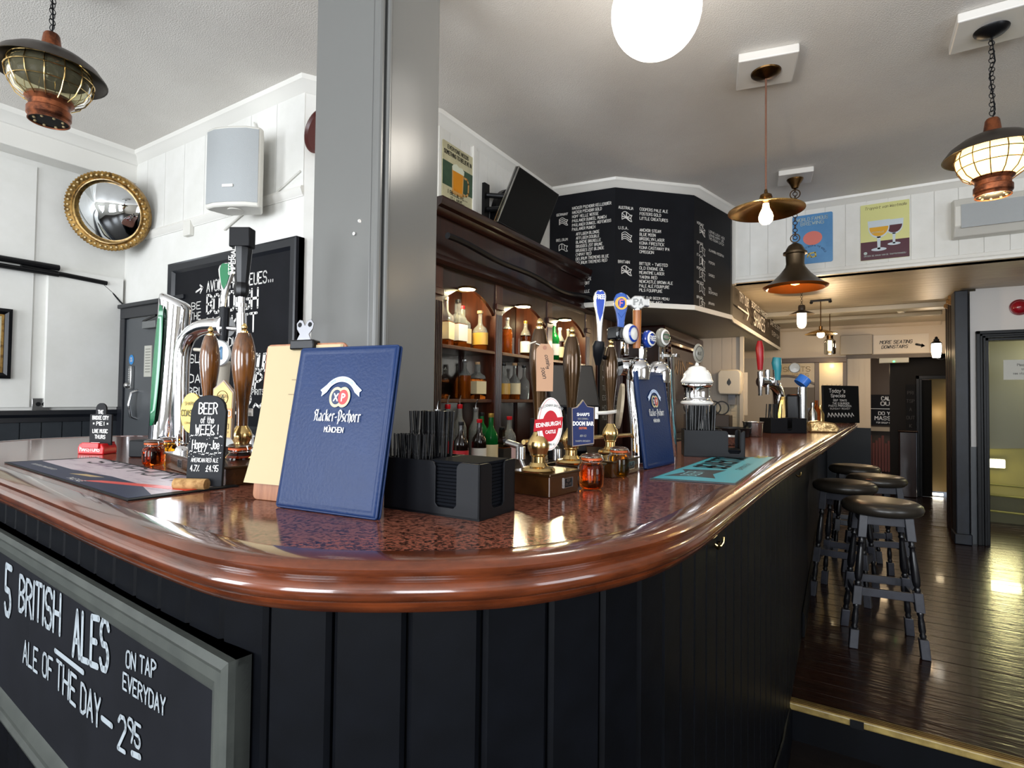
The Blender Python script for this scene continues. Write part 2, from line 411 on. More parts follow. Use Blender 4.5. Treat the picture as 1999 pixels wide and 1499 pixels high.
# stairwell beyond that door
g = G().box(.98, 3.2, 8.35, 8.45, -.2, 2.5).box(2.25, 2.3, 7.02, 8.35, -.2, 2.5)
struct(g.build('wall_stairs', M('olive_yellow_wall', '#a39a55', .5), smooth=0))
pts = [(1.0, 2.5), (3.2, 2.5), (3.2, 1.25)]+[(3.2-2.1*t/8, 1.25-.42*math.sin(PI/2*t/8)**.8) for t in range(1, 9)]+[(1.0, .82)]
struct(G().prism(pts, 0, .05, FR((0, 8.3, 0), (1, 0, 0))).build('trim_15', M('grey_olive_bulkhead', '#77786a', .5), smooth=0))
g = G()
for z in (.42, .3, .12): g.tube([(1.0, 8.25, z+.02), (1.9, 8.2, z), (3.1, 8.2, z-.05)], .012, 6)
struct(g.build('trim_16', M('olive_trim', '#8d8a50', .5)))
struct(G().box(1.0, 3.2, 8.28, 8.35, 0, .3).build('trim_17', M('dark_olive', '#4c4a2a', .5), smooth=0))
lt = thing('bulkhead_light', 'glowing rectangular wall light low on the stair wall beyond the right doorway', 'light', (1.32, 8.25, .67))
G().box(-.12, .13, 0, .05, -.055, .055).build('lamp_base', M('white_plastic', '#dddddd', .4), lt, bev=.008)
G().box(-.11, .12, -.05, 0, -.045, .045).build('diffuser', M('lit_diffuser', '#fff3b0', .3, emit=5), lt, bev=.01)
light('stair_light', 'AREA', (1.4, 8.1, .67), 3.5, (1, .92, .45), .3, .1, to=(1.6, 7.0, .3))
light('stair_light_up', 'POINT', (1.9, 7.7, 1.9), 9, (1, .93, .6), .1)
nt = thing('paper_notice', 'white paper notice stuck up beyond the right-hand doorway', 'notice', T=FR((1.22, 6.995, 1.58), (1, 0, 0)))
G().box(0, .25, 0, .19, 0, .002).build('sheet', M('dim_paper', '#c9c9c2', .6), nt, smooth=0)
g = G(); chalk(g, 'Please mind', .1, .13, .022, sw=.12, z=.003); chalk(g, 'the step', .13, .09, .018, sw=.12, z=.003); chalk(g, 'see staff', .07, .05, .02, sw=.12, z=.003)
g.build('lettering', ink, nt, smooth=0)
al = thing('fire_alarm', 'round red alarm dome high on the white wall above the right doorway', 'alarm', T=FR((1.322, 6.900, 2.257), (1, 0, 0)))
G().lathe([(0, 0), (.065, 0), (.065, .015), (.055, .035), (.03, .05), (0, .055)], 24, cap=False).build('dome', M('alarm_red', '#8e1320', .15, coat=.5), al)
G().lathe([(.07, 0), (.075, .008), (.06, .012)], 24).build('rim', M('alarm_rim', '#6b0f18', .3), al)

# far end wall: white header, posts, screen, openings
fw_ = M('far_cream', '#cbbca8', .5)
w = struct(G().box(-2.2, 1.2, 9.4, 9.52, 2.02, 2.46).box(-.08, .2, 9.4, 9.52, 0, 2.02).build('wall_far', fw_, smooth=0))
planks(w, (-.08, 9.4, 0), (1, 0, 0), .28, 1.0, 2.0, .07, fw_, .006, .004)
struct(G().box(-.1, 1.0, 9.38, 9.42, 1.975, 2.03).build('trim_18', M('dim_brown', '#5b5045', .5), smooth=0))
struct(G().box(-.6, .2, 9.37, 9.4, 0, .98).build('trim_19', M('blue_dado', '#121a24', .4, spec=.2), smooth=0))
dd = struct(G().box(-.45, -.34, 6.62, 9.4, 0, .98).build('trim_20', M('blue_dado'), smooth=0))
struct(G().sweep([(0, 0), (.03, 0), (.03, -.03), (0, -.05)], [(-2.2, 9.4), (1.0, 9.4)]).build('trim_21', M('far_cream'), T=TR(0, 0, 2.46)))
# passage right side, beyond the post
dkw = M('dark_panelled_wall', '#140e0b', .35, spec=.25, mix=('#2a1c14', 6, (3, 3, .5), .35, .7))
pw = struct(G().box(1.13, 1.2, 8.45, 9.9, 0, 2.46).box(.90, .995, 7.02, 7.75, 0, 2.46).box(.96, .995, 7.75, 8.35, 0, 2.46).box(.96, 1.2, 8.45, 8.5, 0, 2.46).build('wall_passage', dkw, smooth=0))
for y in (7.05, 7.2, 7.35, 7.5, 7.65): G().box(.86, .90, y, y+.06, 0, 2.44).build('batten', dkw, pw, smooth=0, bev=.006)
cr = G()
for i in range(9):
    y = 7.05+i*.08; cr.ball((.86+.01*(i % 2), y, 2.40+.02*((i*7) % 3)), .035, 6)
tag(cr.build('carved_frieze', M('gilt_carving', '#7d5f3a', .4, metal=.4)), 'gilt and dark carved frieze along the top of the passage wall beside the black post', 'carving')
# dark wall with the inner door beyond the far header
w = struct(G().box(.45, .76, 9.9, 10.0, 0, 2.4).box(.76, 1.12, 9.9, 10.0, 1.70, 2.4).build('wall_inner', M('brown_black', '#15100d', .5, spec=.15), smooth=0))
g = G().box(.76, .80, 9.85, 9.92, 0, 1.74).box(.76, 1.1, 9.85, 9.92, 1.69, 1.74).box(.80, .83, 9.87, 9.92, 0, 1.70)
struct(g.build('door_2', blackp, smooth=0, bev=.004), 'dark frame of the inner doorway')
struct(G().box(.83, .95, 9.95, 9.99, 0, 1.68).build('door_3', M('door_dark', '#0a0908', .5, spec=.1), smooth=0))
struct(G().box(.955, 1.2, 10.3, 10.34, .04, 1.85).build('wall_beyond', M('tan_wall', '#7a6338', .6), smooth=0))
tl = tag(G().box(.95, 1.09, 10.1, 10.12, .005, .04).build('door_gap_glow', bulb2), 'thin bright strip of light at the foot of the inner doorway', 'light')  # no lamp: glowing bar stands in for light through the door gap
light('inner_light', 'POINT', (1.05, 10.15, 1.2), 1.2, (1, .8, .5), .05)
g = G(); chalk(g, 'TOILETS', .0, .0, .05, sw=.1)
ts = thing('chalk_sign', 'dark narrow board with faint chalk words left of the inner doorway', 'sign', T=FR((.55, 9.88, .95), (1, 0, 0)))
G().box(.09, .20, -.45, .66, 0, .01).build('board', board, ts, smooth=0)
g = G()
for i, t in enumerate(('PRI', 'TSP', 'A', 'OUT', 'K', 'IT', 'L')): chalk(g, t, .145, .52-i*.12, .045, sw=.11, al='c', z=.012)
g.build('lettering', M('faint_chalk', '#55565a', .7), ts, smooth=0)
# room at the very back
struct(G().box(-1.2, 1.3, 14.0, 14.1, -.2, 2.6).build('wall_rear', M('rear_dark', '#4a3d33', .6), smooth=0))
struct(G().box(-.3, 1.3, 13.24, 13.34, -.0, 2.25).build('wall_rear_partition', M('rear_dark'), smooth=0))
struct(G().box(-1.2, 1.3, 9.52, 14.1, 2.25, 2.3).build('ceiling', M('rear_ceiling', '#8d7a5e', .6), smooth=0))
struct(G().box(-.35, -.3, 9.52, 14.0, 0, 2.3).build('wall_rear_left', M('rear_dark'), smooth=0))
rs = thing('house_sign', 'large black sign with bold white slogan on the far back wall', 'sign', T=FR((.56, 13.215, .90), (1, 0, 0)))
G().box(-.36, .50, 0, .60, 0, .02).build('board', board, rs, smooth=0)
g = G()
for t, y, h, ww in (('CALL', .49, .07, .2), ('OUR', .39, .07, .22), ('DO YOU', .20, .06, .3), ('MASSIVE', .10, .07, .42)): chalk(g, t, .0, y, h, w=ww, sw=.2, al='c', z=.022)
stroke(g, [(-.3, .32), (.45, .32)], .010, .022); chalk(g, 'FOR GROUP BOOKINGS', .0, .03, .03, sw=.16, al='c', z=.022)
g.build('lettering', whitep, rs, smooth=0)
struct(G().box(-.3, 1.3, 13.1, 13.3, .78, .86).build('trim_22', M('rear_shelf', '#a5937a', .5), smooth=0))
bt = G()
for i in range(14): bt.box(.1+.05*i, .14+.05*i, 13.0, 13.05, 0, .55+.05*(i % 4))
tag(bt.build('stacked_goods', M('dim_goods', '#6e3a30', .5), smooth=0), 'dim jumble of stock under the far back sign', 'stock', kind='stuff')
tag(G().box(.60, .90, 10.6, 10.9, 0, 1.55).build('dark_cupboard', M('brown_black'), smooth=0, bev=.02), 'tall dark cupboard standing in the far passage', 'cupboard')
tag(G().box(.55, .75, 9.7, 9.895, 0, .93).box(.53, .77, 9.66, 9.895, .93, .95).build('wainscot_ledge', dkwood, smooth=0, bev=.01), 'dark wainscot with wooden ledge left of the inner doorway', 'ledge')
light('rear_light', 'POINT', (.4, 11.3, 1.9), 6, (1, .72, .42), .08)

# ---------------------------------------------------------------- column
CZT = 1.14
colm = struct(G().box(-1.66, -1.37, 1.322, 1.617, -.17, ZC).box(-1.685, -1.66, 1.345, 1.617, -.17, ZC).box(-1.37, -1.348, 1.362, 1.617, -.17, ZC).box(-1.685, -1.39, 1.318, 1.33, -.17, ZC).build('column', grey, smooth=0, bev=.004), 'tall grey gloss painted square column rising behind the bar')
G().tube([(-1.372, 1.336, -.17), (-1.372, 1.336, ZC)], .013, 10).build('bead', grey, colm)
G().tube([(-1.353, 1.357, -.17), (-1.353, 1.357, ZC)], .009, 10).build('bead', grey, colm)
for k, p in enumerate(((-1.463, 1.318, 1.909), (-1.447, 1.318, 1.954))[:1]): G().lathe([(0, 0), (.005, .002), (.006, .006)], 8, FR(p, (1, 0, 0))).build('screw', whitep, colm)
G().lathe([(0, 0), (.005, .002), (.006, .006)], 8, FR((-1.346, 1.226, 1.909), (0, 1, 0))).build('screw', whitep, colm)

# ---------------------------------------------------------------- bar counter
raw = [(-3.02, .78), (-2.75, .66), (-2.35, .565), (-1.889, .522), (-1.512, .492), (-1.133, .460), (-.919, .447), (-.772, .443), (-.688, .452), (-.612, .475), (-.551, .507),
       (-.495, .544), (-.442, .585), (-.392, .633), (-.347, .697), (-.305, .783), (-.277, .865), (-.258, .98), (-.250, 1.117), (-.245, 1.34),
       (-.231, 1.889), (-.196, 2.627), (-.155, 3.4), (-.08, 4.9), (.0, 6.6)]
raw = [(-2.9, 1.42), (-3.04, 1.36), (-3.12, 1.2), (-3.13, .98)]+raw
def offset(P, d):
    out = []
    for i in range(len(P)):
        a = Vector(P[max(i-1, 0)][:2]); b = Vector(P[min(i+1, len(P)-1)][:2]); t = (b-a).normalized()
        out.append((P[i][0]-t.y*d, P[i][1]+t.x*d))
    return out
BP = smoothpath(raw, 4)              # lowest visible edge of the moulding
EP = offset(BP, .028)                # granite/wood joint (inwards = left of travel)
inner = [(-.50, 6.6), (-.62, 4.9), (-.74, 3.2), (-.80, 1.45), (-.86, 1.22), (-1.0, 1.14), (-2.2, 1.30), (-2.75, 1.40)]
ct = thing('bar_counter', 'long L-shaped bar counter of red-brown granite with varnished mahogany moulded edge', 'bar counter', (0, 0, 0))
G().prism([tuple(p) for p in EP]+inner, CZT-.03, CZT).build('granite_top', granite, ct, smooth=0)
prof = [(-.004, -.03), (-.004, .001), (.0, .002), (.036, .001), (.046, -.002), (.0525, -.008), (.052, -.015), (.046, -.020), (.045, -.0235), (.052, -.027), (.0565, -.034), (.0555, -.043),
        (.049, -.050), (.041, -.052), (.040, -.055), (.043, -.0575), (.038, -.066), (.026, -.071), (.01, -.073), (-.06, -.073), (-.06, -.03)]
G().sweep(prof, EP, cap=False).build('moulded_edge', wood, ct, T=TR(0, 0, CZT), smooth=50)
G().prism(inner[::-1]+[(p[0], p[1]) for p in offset(BP, .10)][::-1], CZT-.12, CZT-.031).build('underboard', dkwood, ct, smooth=0)
# joints in the moulding
# bar front of individual boards
FP = [p for p in offset(BP, .062) if p[1] < 2.2 or p[0] < -1]+[(-.268, 2.5), (-.262, 2.83), (-.275, 3.6), (-.30, 4.9), (-.34, 6.6)]
fr = thing('boarded_bar_front', 'near-black painted tongue-and-groove boarding under the bar counter', 'bar front', (0, 0, 0))
G().sweep([(0, -.17), (.002, -.17), (.002, 1.09), (0, 1.09)], offset(FP, .02)).build('backing_board', blk, fr, smooth=0)
L = [0]
for a, b in zip(FP, FP[1:]): L.append(L[-1]+math.dist(a, b))
def atlen(s):
    for i in range(len(L)-1):
        if L[i+1] >= s:
            t = (s-L[i])/(L[i+1]-L[i]); return Vector(FP[i]).lerp(Vector(FP[i+1]), t)
    return Vector(FP[-1])
s = 0; pme = {}
while s < L[-1]-.05:
    a, b = atlen(s), atlen(s+.102); d = (b-a); ln = d.length; t = d/ln
    zb = -.17 if a.y < 2.83 or a.x < -.6 else 0
    key = (round(ln, 3), zb)
    T = FR((a.x, a.y, 0), (t.x, t.y, 0))
    if key not in pme:
        w_ = ln; q = G().prism([(.0012, 0), (w_-.0012, 0), (w_-.0012, .008), (w_-.007, .0145), (.007, .0145), (.0012, .008)], zb, 1.088)
        # prism built in x/thickness/z
        vs = [(v[0], v[2], v[1]) for v in q.v]; q.v = vs
        tmp = q.build('plank', navy, None, smooth=0); pme[key] = tmp.data; bpy.data.objects.remove(tmp)
    q = bpy.data.objects.new('plank', pme[key]); COL.objects.link(q); q.parent = fr; q.matrix_local = T
    s += .102
G().sweep([(.018, -.17), (.032, -.17), (.032, -.03), (.024, -.015), (.018, -.012)], [p for p in FP if p[1] < 2.8 and p[0] > -.32 or p[0] <= -.32]).build('skirting', navy, fr)
G().sweep([(.018, 0), (.03, 0), (.03, .12), (.022, .14), (.018, .14)], [p for p in FP if p[1] > 2.9]).build('skirting', navy, fr)
# drinkers' bag hooks under the counter edge
hk = None
for px, py, zz in ((-0.300, 1.419, 1.002), (-0.256, 3.140, 0.980), (-0.280, 6.076, 0.857), (-.318, 5.3, 1.02)):
    if hk is None:
        hk = thing('bag_hook', 'brass double bag hook under the bar edge, nearest the corner', 'hook', (px, py, zz), 0, 'bag hooks under the bar edge')
        G().box(-.004, .001, -.012, .012, -.008, .022).build('plate', brass, hk, bev=.002)
        for sgn in (-1, 1):
            G().tube([(0, 0, .0), (.012, sgn*.006, -.008), (.02, sgn*.016, -.010), (.024, sgn*.024, -.002), (.024, sgn*.028, .010)], [.003, .0032, .003, .003, .0036], 8).build('hook_arm', brass, hk)
        hs = hk
    else: dup(hs, (px, py, zz), 0, 'brass bag hook on the bar front, '+{1: 'second from the corner, above the first stools', 2: 'third from the corner, small', 3: 'farthest, near the end of the bar'}[k_n])
    k_n = 1 if hk is hs and 'k_n' not in globals() else k_n+1

# chalkboard fixed to the front of the bar
cbx = Vector((-1, .072, 0)).normalized()*-1
o0 = Vector((-.742, .416+.072*.748, .976)); 
bb = thing('ale_chalkboard', 'large chalkboard in grey-green moulded frame hung on the left bar front, offering British ales', 'chalkboard', T=FR(o0, cbx))
G().box(-1.42, 0, -.47, 0, -.02, .003).build('board', board, bb, smooth=0)
pf = [(0, 0), (0, .014), (.010, .018), (.018, .012), (.03, .014), (.044, .008), (.052, .002), (.052, 0)]
def pframe(g, x0, x1, y0, y1, prof, T=None):
    """mitred picture frame, prof=(inset, height)"""
    k = len(prof); c = [(x0, y0, 1, 1), (x1, y0, -1, 1), (x1, y1, -1, -1), (x0, y1, 1, -1)]; v = []
    for x, y, sx_, sy_ in c: v += [(x+sx_*a, y+sy_*a, h) for a, h in prof]
    f = [(i*k+q, ((i+1) % 4)*k+q, ((i+1) % 4)*k+q+1, i*k+q+1) for i in range(4) for q in range(k-1)]
    return g.add(v, f, T)
pframe(G(), -1.42, 0, -.475, 0, [(a*1.25, b) for a, b in pf]).build('frame', frameg, bb, smooth=20)
G().box(-1.42, -1.41, -.475, 0, -.02, 0).box(-.01, 0, -.475, 0, -.02, 0).box(-1.42, 0, -.01, 0, -.02, 0).box(-1.42, 0, -.475, -.465, -.02, 0).build('frame_edge', frameg, bb, smooth=0)
bi = FR(o0, cbx).inverted()
def bpt(px, py): return None
g = G()
def bl(s, P, Q, h, **k):
    """text from P to Q (baseline points in metres on the board)"""
    P = bi @ Vector(P); Q = bi @ Vector(Q)
    chalk(g, s, P.x, P.y, h, w=Q.x-P.x, rise=(Q.y-P.y)/(Q.x-P.x), z=.0055, **k)
p5 = bi @ Vector((-1.909, 0.553, 0.770)); p5b = bi @ Vector((-1.895, 0.552, 0.892))
chalk(g, '5', p5.x, p5.y, p5b.y-p5.y, w=.05, sw=.14, z=.0055)
bx = [bi @ Vector(p) for p in ((-1.792, 0.545, 0.813), (-1.466, 0.522, 0.849), (-1.202, 0.503, 0.832))]
bl('BRITISH', (-1.782, 0.544, 0.803), (-1.474, 0.522, 0.824), .084, sw=.14)
bl('ALES', (-1.388, 0.516, 0.801), (-1.200, 0.502, 0.827), .092, sw=.14)
bl('ON TAP', (-1.115, 0.496, 0.859), (-0.993, 0.487, 0.874), .028, sw=.16)
bl('EVERYDAY', (-1.126, 0.497, 0.816), (-0.955, 0.485, 0.826), .028, sw=.16)
bl('ALE', (-1.733, 0.541, 0.689), (-1.620, 0.533, 0.698), .052, sw=.14)
bl('OF', (-1.582, 0.530, 0.703), (-1.514, 0.525, 0.707), .05, sw=.14)
bl('THE', (-1.486, 0.523, 0.705), (-1.364, 0.514, 0.706), .058, sw=.14)
bl('DAY', (-1.334, 0.512, 0.707), (-1.231, 0.505, 0.707), .055, sw=.14)
bl('2', (-1.141, 0.498, 0.706), (-1.109, 0.496, 0.710), .058, sw=.14)
bl('95', (-1.099, 0.495, 0.736), (-1.047, 0.491, 0.739), .038, sw=.16)
for a, b in (((-1.500, 0.524, 0.781), (-1.326, 0.511, 0.785)), ((-1.220, 0.504, 0.731), (-1.172, 0.500, 0.733)), ((-1.078, 0.494, 0.719), (-1.046, 0.491, 0.725))):
    a = bi @ Vector(a); b = bi @ Vector(b); stroke(g, [(a.x, a.y), (b.x, b.y)], .011, .0055)
g.build('lettering', chalkg, bb, smooth=0)

# ---------------------------------------------------------------- canopy with the beer list
A_, B_, C_, D_, E_ = (-2.19, 4.11), (-1.631, 4.169), (-1.128, 4.66), (-.965, 5.36), (-.985, 5.56)
cp = thing('beer_list_canopy', 'black chalkboard canopy boxed in over the bar with the handwritten world beer list', 'canopy', (0, 0, 0))
G().prism([A_, B_, C_, D_, E_, (-2.19, 5.56)], 2.13, ZC-.002).build('board', board, cp, smooth=0)
G().prism([(-.99, 5.56), (-.93, 9.0), (-.96, 9.0), (-1.02, 5.56)], 2.14, 2.47).build('side_board', board2, cp, smooth=0)
G().prism([(-2.19, 4.13), B_, C_, D_, E_, (-.955, 9.0), (-2.19, 9.0)], 2.10, 2.13).build('soffit', M('soffit_grey', '#9b9a92', .5), cp, smooth=0)
G().sweep([(0, 2.095), (.012, 2.095), (.012, 2.135), (0, 2.135)], [A_, B_, C_, D_, E_, (-.93, 9.0)]).build('white_lip', white2, cp, smooth=0)
G().sweep([(0, 0), (.055, 0), (.05, -.02), (.028, -.035), (.008, -.062), (0, -.065)], [(-2.15, 4.11), B_, C_, D_, E_]).build('cornice', white2, cp, T=TR(0, 0, ZC))
G().sweep([(0, .0), (.04, 0), (.04, -.03), (0, -.05)], [(-.985, 5.60), (-.925, 9.0)]).build('cornice', M('far_cream'), cp, T=TR(0, 0, 2.51))
G().box(-1.0, -.955, 5.5, 5.58, 2.45, 3.1).build('corner_post', white2, cp, smooth=0)
def face(P, Q): return FR((P[0], P[1], 2.13), (Q[0]-P[0], Q[1]-P[1], 0)), math.dist(P, Q)
def flag(g, x, y, k, T, s=1.0):
    w, h = .075*s, .045*s; sk = lambda u, v: (x+u*w, y+v*h+.012*s*math.sin(u*PI*1.6))
    o = [sk(i/6, 0) for i in range(7)]+[sk(.85, .5)]+[sk(i/6, 1) for i in range(6, -1, -1)]+[sk(0, 0)]
    stroke(g, o, .005, z=.0015, T=T)
    if k == 'v':
        for u in (.33, .62): stroke(g, [sk(u, 0), sk(u, 1)], .005, .0015, T)
    if k == 'h':
        for v in (.3, .65): stroke(g, [sk(i/5*.9, v) for i in range(6)], .006, .0015, T)
    if k == 'x': stroke(g, [sk(0, 0), sk(.9, 1)], .005, .0015, T); stroke(g, [sk(0, 1), sk(.9, 0)], .005, .0015, T); stroke(g, [sk(0, .5), sk(.9, .5)], .007, .0015, T); stroke(g, [sk(.45, 0), sk(.45, 1)], .007, .0015, T)
    if k == 'o': stroke(g, [sk(.5+.15*math.cos(i), .5+.25*math.sin(i)) for i in range(7)], .006, .0015, T)
    if k == 'b': g.poly2([sk(.36, 0), sk(.64, 0), sk(.64, 1), sk(.36, 1)], .0015, T)
T1, l1 = face(A_, B_); T2, l2 = face(B_, C_); T3, l3 = face(C_, D_)
def lines(g, T, X, items, h, sw=.17, rise=0, slant=.0):
    for y, t in items: chalk(g, t, X, y, h, sw=sw, z=.0015, T=T, rise=rise, slant=slant, jit=.6)
g = G()
c1 = ['HACKER PSCHORR KELLERBIER', 'HACKER PSCHORR GOLD', 'HOPF HELLE WEISSE', 'PAULANER DUNKEL MUNICH', 'PAULANER DUNKEL HEFEWEISS', 'PAULANER MUNICH']
c2 = ['AFFLIGEM BLONDE', 'AFFLIGEM DOUBLE', 'BLANCHE BRUXELLE', 'BRUGGES ZOT BRUNE', 'BRUGGES ZOT BLONDE', 'CHIMAY RED', 'DELIRIUM TREMENS BLUE', 'DELIRIUM TREMENS RED', 'DUVEL', 'HOEGARDEN', 'KWAK', 'LA CHOUFFE', 'ROCHEFORT', 'VEDETT', 'WESTMALLE']
def col(g, T, x, y0, items, h, dy, w_per):
    for i, t in enumerate(items): chalk(g, t, x, y0-i*dy, h, w=len(t)*w_per, sw=.145, z=.0015, T=T, jit=.7)
h_ = .0225
col(g, T1, .20, .792, c1, h_, .0355, .0132)
col(g, T1, .235, .572, c2, h_, .0345, .0132)
chalk(g, 'GERMANY', .06, .755, .02, w=.10, sw=.15, z=.0015, T=T1); flag(g, .085, .68, 'h', T1)
chalk(g, 'BELGIUM', .06, .54, .02, w=.10, sw=.15, z=.0015, T=T1); flag(g, .085, .46, 'v', T1)
c3 = ['COOPERS PALE ALE', 'FOSTERS GOLD', 'LITTLE CREATURES']; c4 = ['ANCHOR STEAM', 'BLUE MOON', 'BROOKLYN LAGER', 'KONA FIRESTICK', 'KONA CASTAWAY IPA', 'OMISSION']
c5 = ['BITTER + TWISTED', 'OLD ENGINE OIL', 'MEANTIME LAGER', 'YAKIMA RED', 'NEWCASTLE BROWN ALE', 'PALE ALE FOURPURE', 'PILS FOURPURE']
col(g, T2, .215, .755, c3, h_, .037, .0155); col(g, T2, .215, .585, c4, h_, .0355, .0155); col(g, T2, .215, .31, c5, h_, .036, .0155)
col(g, T2, .215, .035, ['SEE OUR BEER MENU', 'FOR MORE INFO'], .02, .036, .0155)
for t, y, k in (('AUSTRALIA', .755, 'x'), ('U.S.A.', .59, 'h'), ('BRITAIN', .315, 'x')):
    chalk(g, t, .03, y, .022, w=.014*len(t), sw=.15, z=.0015, T=T2); flag(g, .06, y-.085, k, T2, 1.15)
stroke(g, [(.05, .03), (.13, .025)], .014, .0015, T2); stroke(g, [(.105, .055), (.135, .025), (.1, .0)], .012, .0015, T2)
for y, t, k, it in ((.70, 'NORWAY', 'x', ['LERVIG LUCKY JACK', 'LERVIG HOPPY JOE', 'THE KODIAK CATCH']), (.535, 'SPAIN', 'o', ['ALHAMBRA RESERVA']), (.43, 'ITALY', 'b', ['PERONI']),
        (.32, 'PORTUGAL', 'o', ['SAGRES']), (.20, 'MEXICO', 'v', ['SOL', 'DESPERADO']), (.075, 'BRASIL', 'o', ['BRAHMA'])):
    chalk(g, t, .05, y, .02, w=.017*len(t)+.02, sw=.18, z=.0015, T=T3); flag(g, .10, y-.07, k, T3, 1.3); col(g, T3, .27, y-.025, it, .02, .03, .0185)
g.build('lettering', chalkm, cp, smooth=0)
Ts = FR((-.955, 5.62, 2.14), (.06, 3.4, 0))
g = G(); chalk(g, 'TRY OUR', .12, .19, .085, w=.50, sw=.15, z=.001, T=Ts)
stroke(g, [(.05, .12), (.62, .12)], .018, .001, Ts); stroke(g, [(.52, .17), (.63, .12), (.53, .05)], .018, .001, Ts)
chalk(g, 'BOROUGH MARKET', .80, .23, .06, w=1.1, sw=.18, z=.001, T=Ts); chalk(g, 'SHAKES', .95, .05, .15, w=.75, sw=.13, z=.001, T=Ts)
chalk(g, 'Y', 1.95, .14, .06, sw=.1, z=.001, T=Ts); chalk(g, 'SAVE THE SPIRITS', 2.15, .2, .06, w=1.0, sw=.14, z=.001, T=Ts); chalk(g, 'EVERY DAY', 2.3, .08, .05, w=.7, sw=.12, z=.001, T=Ts)
g.build('lettering', chalkm, cp, smooth=0)

# ---------------------------------------------------------------- back bar
YF0, YF1, XF = 2.22, 4.30, -1.90
bk = thing('back_bar', 'tall dark mahogany back bar with three arched bays, fluted pilasters and shelves', 'back bar', (0, 0, 0))
G().box(-2.19, -2.17, YF0, YF1, .95, 2.35).build('back_panel', dkwood, bk, smooth=0)
G().box(-2.19, XF+.02, YF0, YF1, 2.06, 2.34).build('header', dkwood, bk, smooth=0, bev=.004)
G().sweep([(-.02, 2.31), (.035, 2.315), (.05, 2.33), (.055, 2.35), (.075, 2.36), (.085, 2.385), (.085, 2.40), (-.28, 2.40), (-.28, 2.31)], [(XF, YF0), (XF, 4.22)]).build('cornice', dkwood, bk)
G().sweep([(-.02, 2.06), (.03, 2.062), (.04, 2.08), (.03, 2.10), (.02, 2.115), (-.02, 2.12)], [(XF, YF0), (XF, 4.3)]).build('lower_moulding', dkwood, bk)
pil = (2.30, 2.90, 3.58, 4.26)
for k, y in enumerate(pil):
    q = G().box(-2.17, XF, y-.04, y+.04, .95, 2.06)
    p = q.build('pilaster', mdwood, bk, smooth=0, bev=.004)
    for i in range(5): G().tube([(XF+.001, y-.028+i*.014, 1.0), (XF+.001, y-.028+i*.014, 1.87)], .0045, 6).build('flute', dkwood, p)
    G().box(XF-.01, XF+.012, y-.04, y+.04, 1.90, 1.94).build('capital', mdwood, p, bev=.004)
for k in range(3):
    a, b = pil[k]+.04, pil[k+1]-.04; n = 16; w_ = b-a
    # shouldered arch board
    pts = [(a, 2.06), (b, 2.06), (b, 1.86)]
    for i in range(n+1):
        t = i/n; u = abs(2*t-1); pts.append((b-w_*t, 1.865+.115*math.cos(u*PI/2)**.8 if u < .93 else 1.865))
    pts.append((a, 1.86))
    G().prism(pts, XF-.03, XF-.008, Matrix(((0, 0, 1, 0), (1, 0, 0, 0), (0, 1, 0, 0), (0, 0, 0, 1)))).build('arch', dkwood, bk, smooth=0)
    G().box(-2.168, -2.165, a+.03, b-.03, 1.0, 1.80).build('mirror_panel', mirrord, bk, smooth=0)
    G().box(-2.165, XF-.03, a, b, 2.03, 2.05).build('bay_ceiling', M('honey_board', '#8a6a2c', .5), bk, smooth=0)
    for z, d in (((1.64, 0), (1.34, .02))): G().box(-2.165, XF-d, a, b, z-.022, z).build('shelf', mdwood, bk, smooth=0, bev=.004)
    G().box(-2.16, -2.14, (a+b)/2-.02, (a+b)/2+.02, 1.0, 1.95).build('mullion', mdwood, bk, smooth=0)
    pl = (-1.860, 2.504, 1.960) if k == 0 else (-1.860, 3.131, 1.953) if k == 1 else (-1.860, 3.748, 1.943)
    dl = thing('downlight', ['glowing round downlight above the nearest bay of the back bar', 'glowing round downlight above the middle bay of the back bar', 'glowing round downlight above the far bay of the back bar'][k], 'light', pl, 0, 'downlights in the back bar')
    G().lathe([(0, .012), (.052, .012), (.056, .004), (.048, 0)], 20, cap=False).build('rim', brassd, dl)
    G().lathe([(0, -.004), (.045, -.002), (.047, .004)], 20, cap=False).build('lens', M('downlight_lens', '#fff2c0', .3, emit=9), dl)
    light('bay_light', 'POINT', (-1.99, (a+b)/2, 1.95), 6.0, (1, .83, .45), .03)
    light('downlight_glow', 'AREA', (pl[0], pl[1], pl[2]-.012), 1.2, (1, .88, .6), .08)
G().box(-2.18, -1.62, YF0-.1, 4.3, .86, .95).build('back_worktop', M('back_worktop', '#1d1816', .3), bk, smooth=0, bev=.006)
G().box(-2.18, -1.68, YF0-.1, 4.3, -.0, .86).build('base_cabinet', dkwood, bk, smooth=0)
cbl = []
for i in range(25):
    t = i/24; cbl.append((XF+.105, 2.24+t*2.03, 2.19-.03*math.sin(t*PI*2.2)**2-.05*t+.015*math.sin(t*9)))
tag(G().tube(cbl, .018, 8).build('cable', blackplastic), 'thick black cable sagging along the back bar header', 'cable')
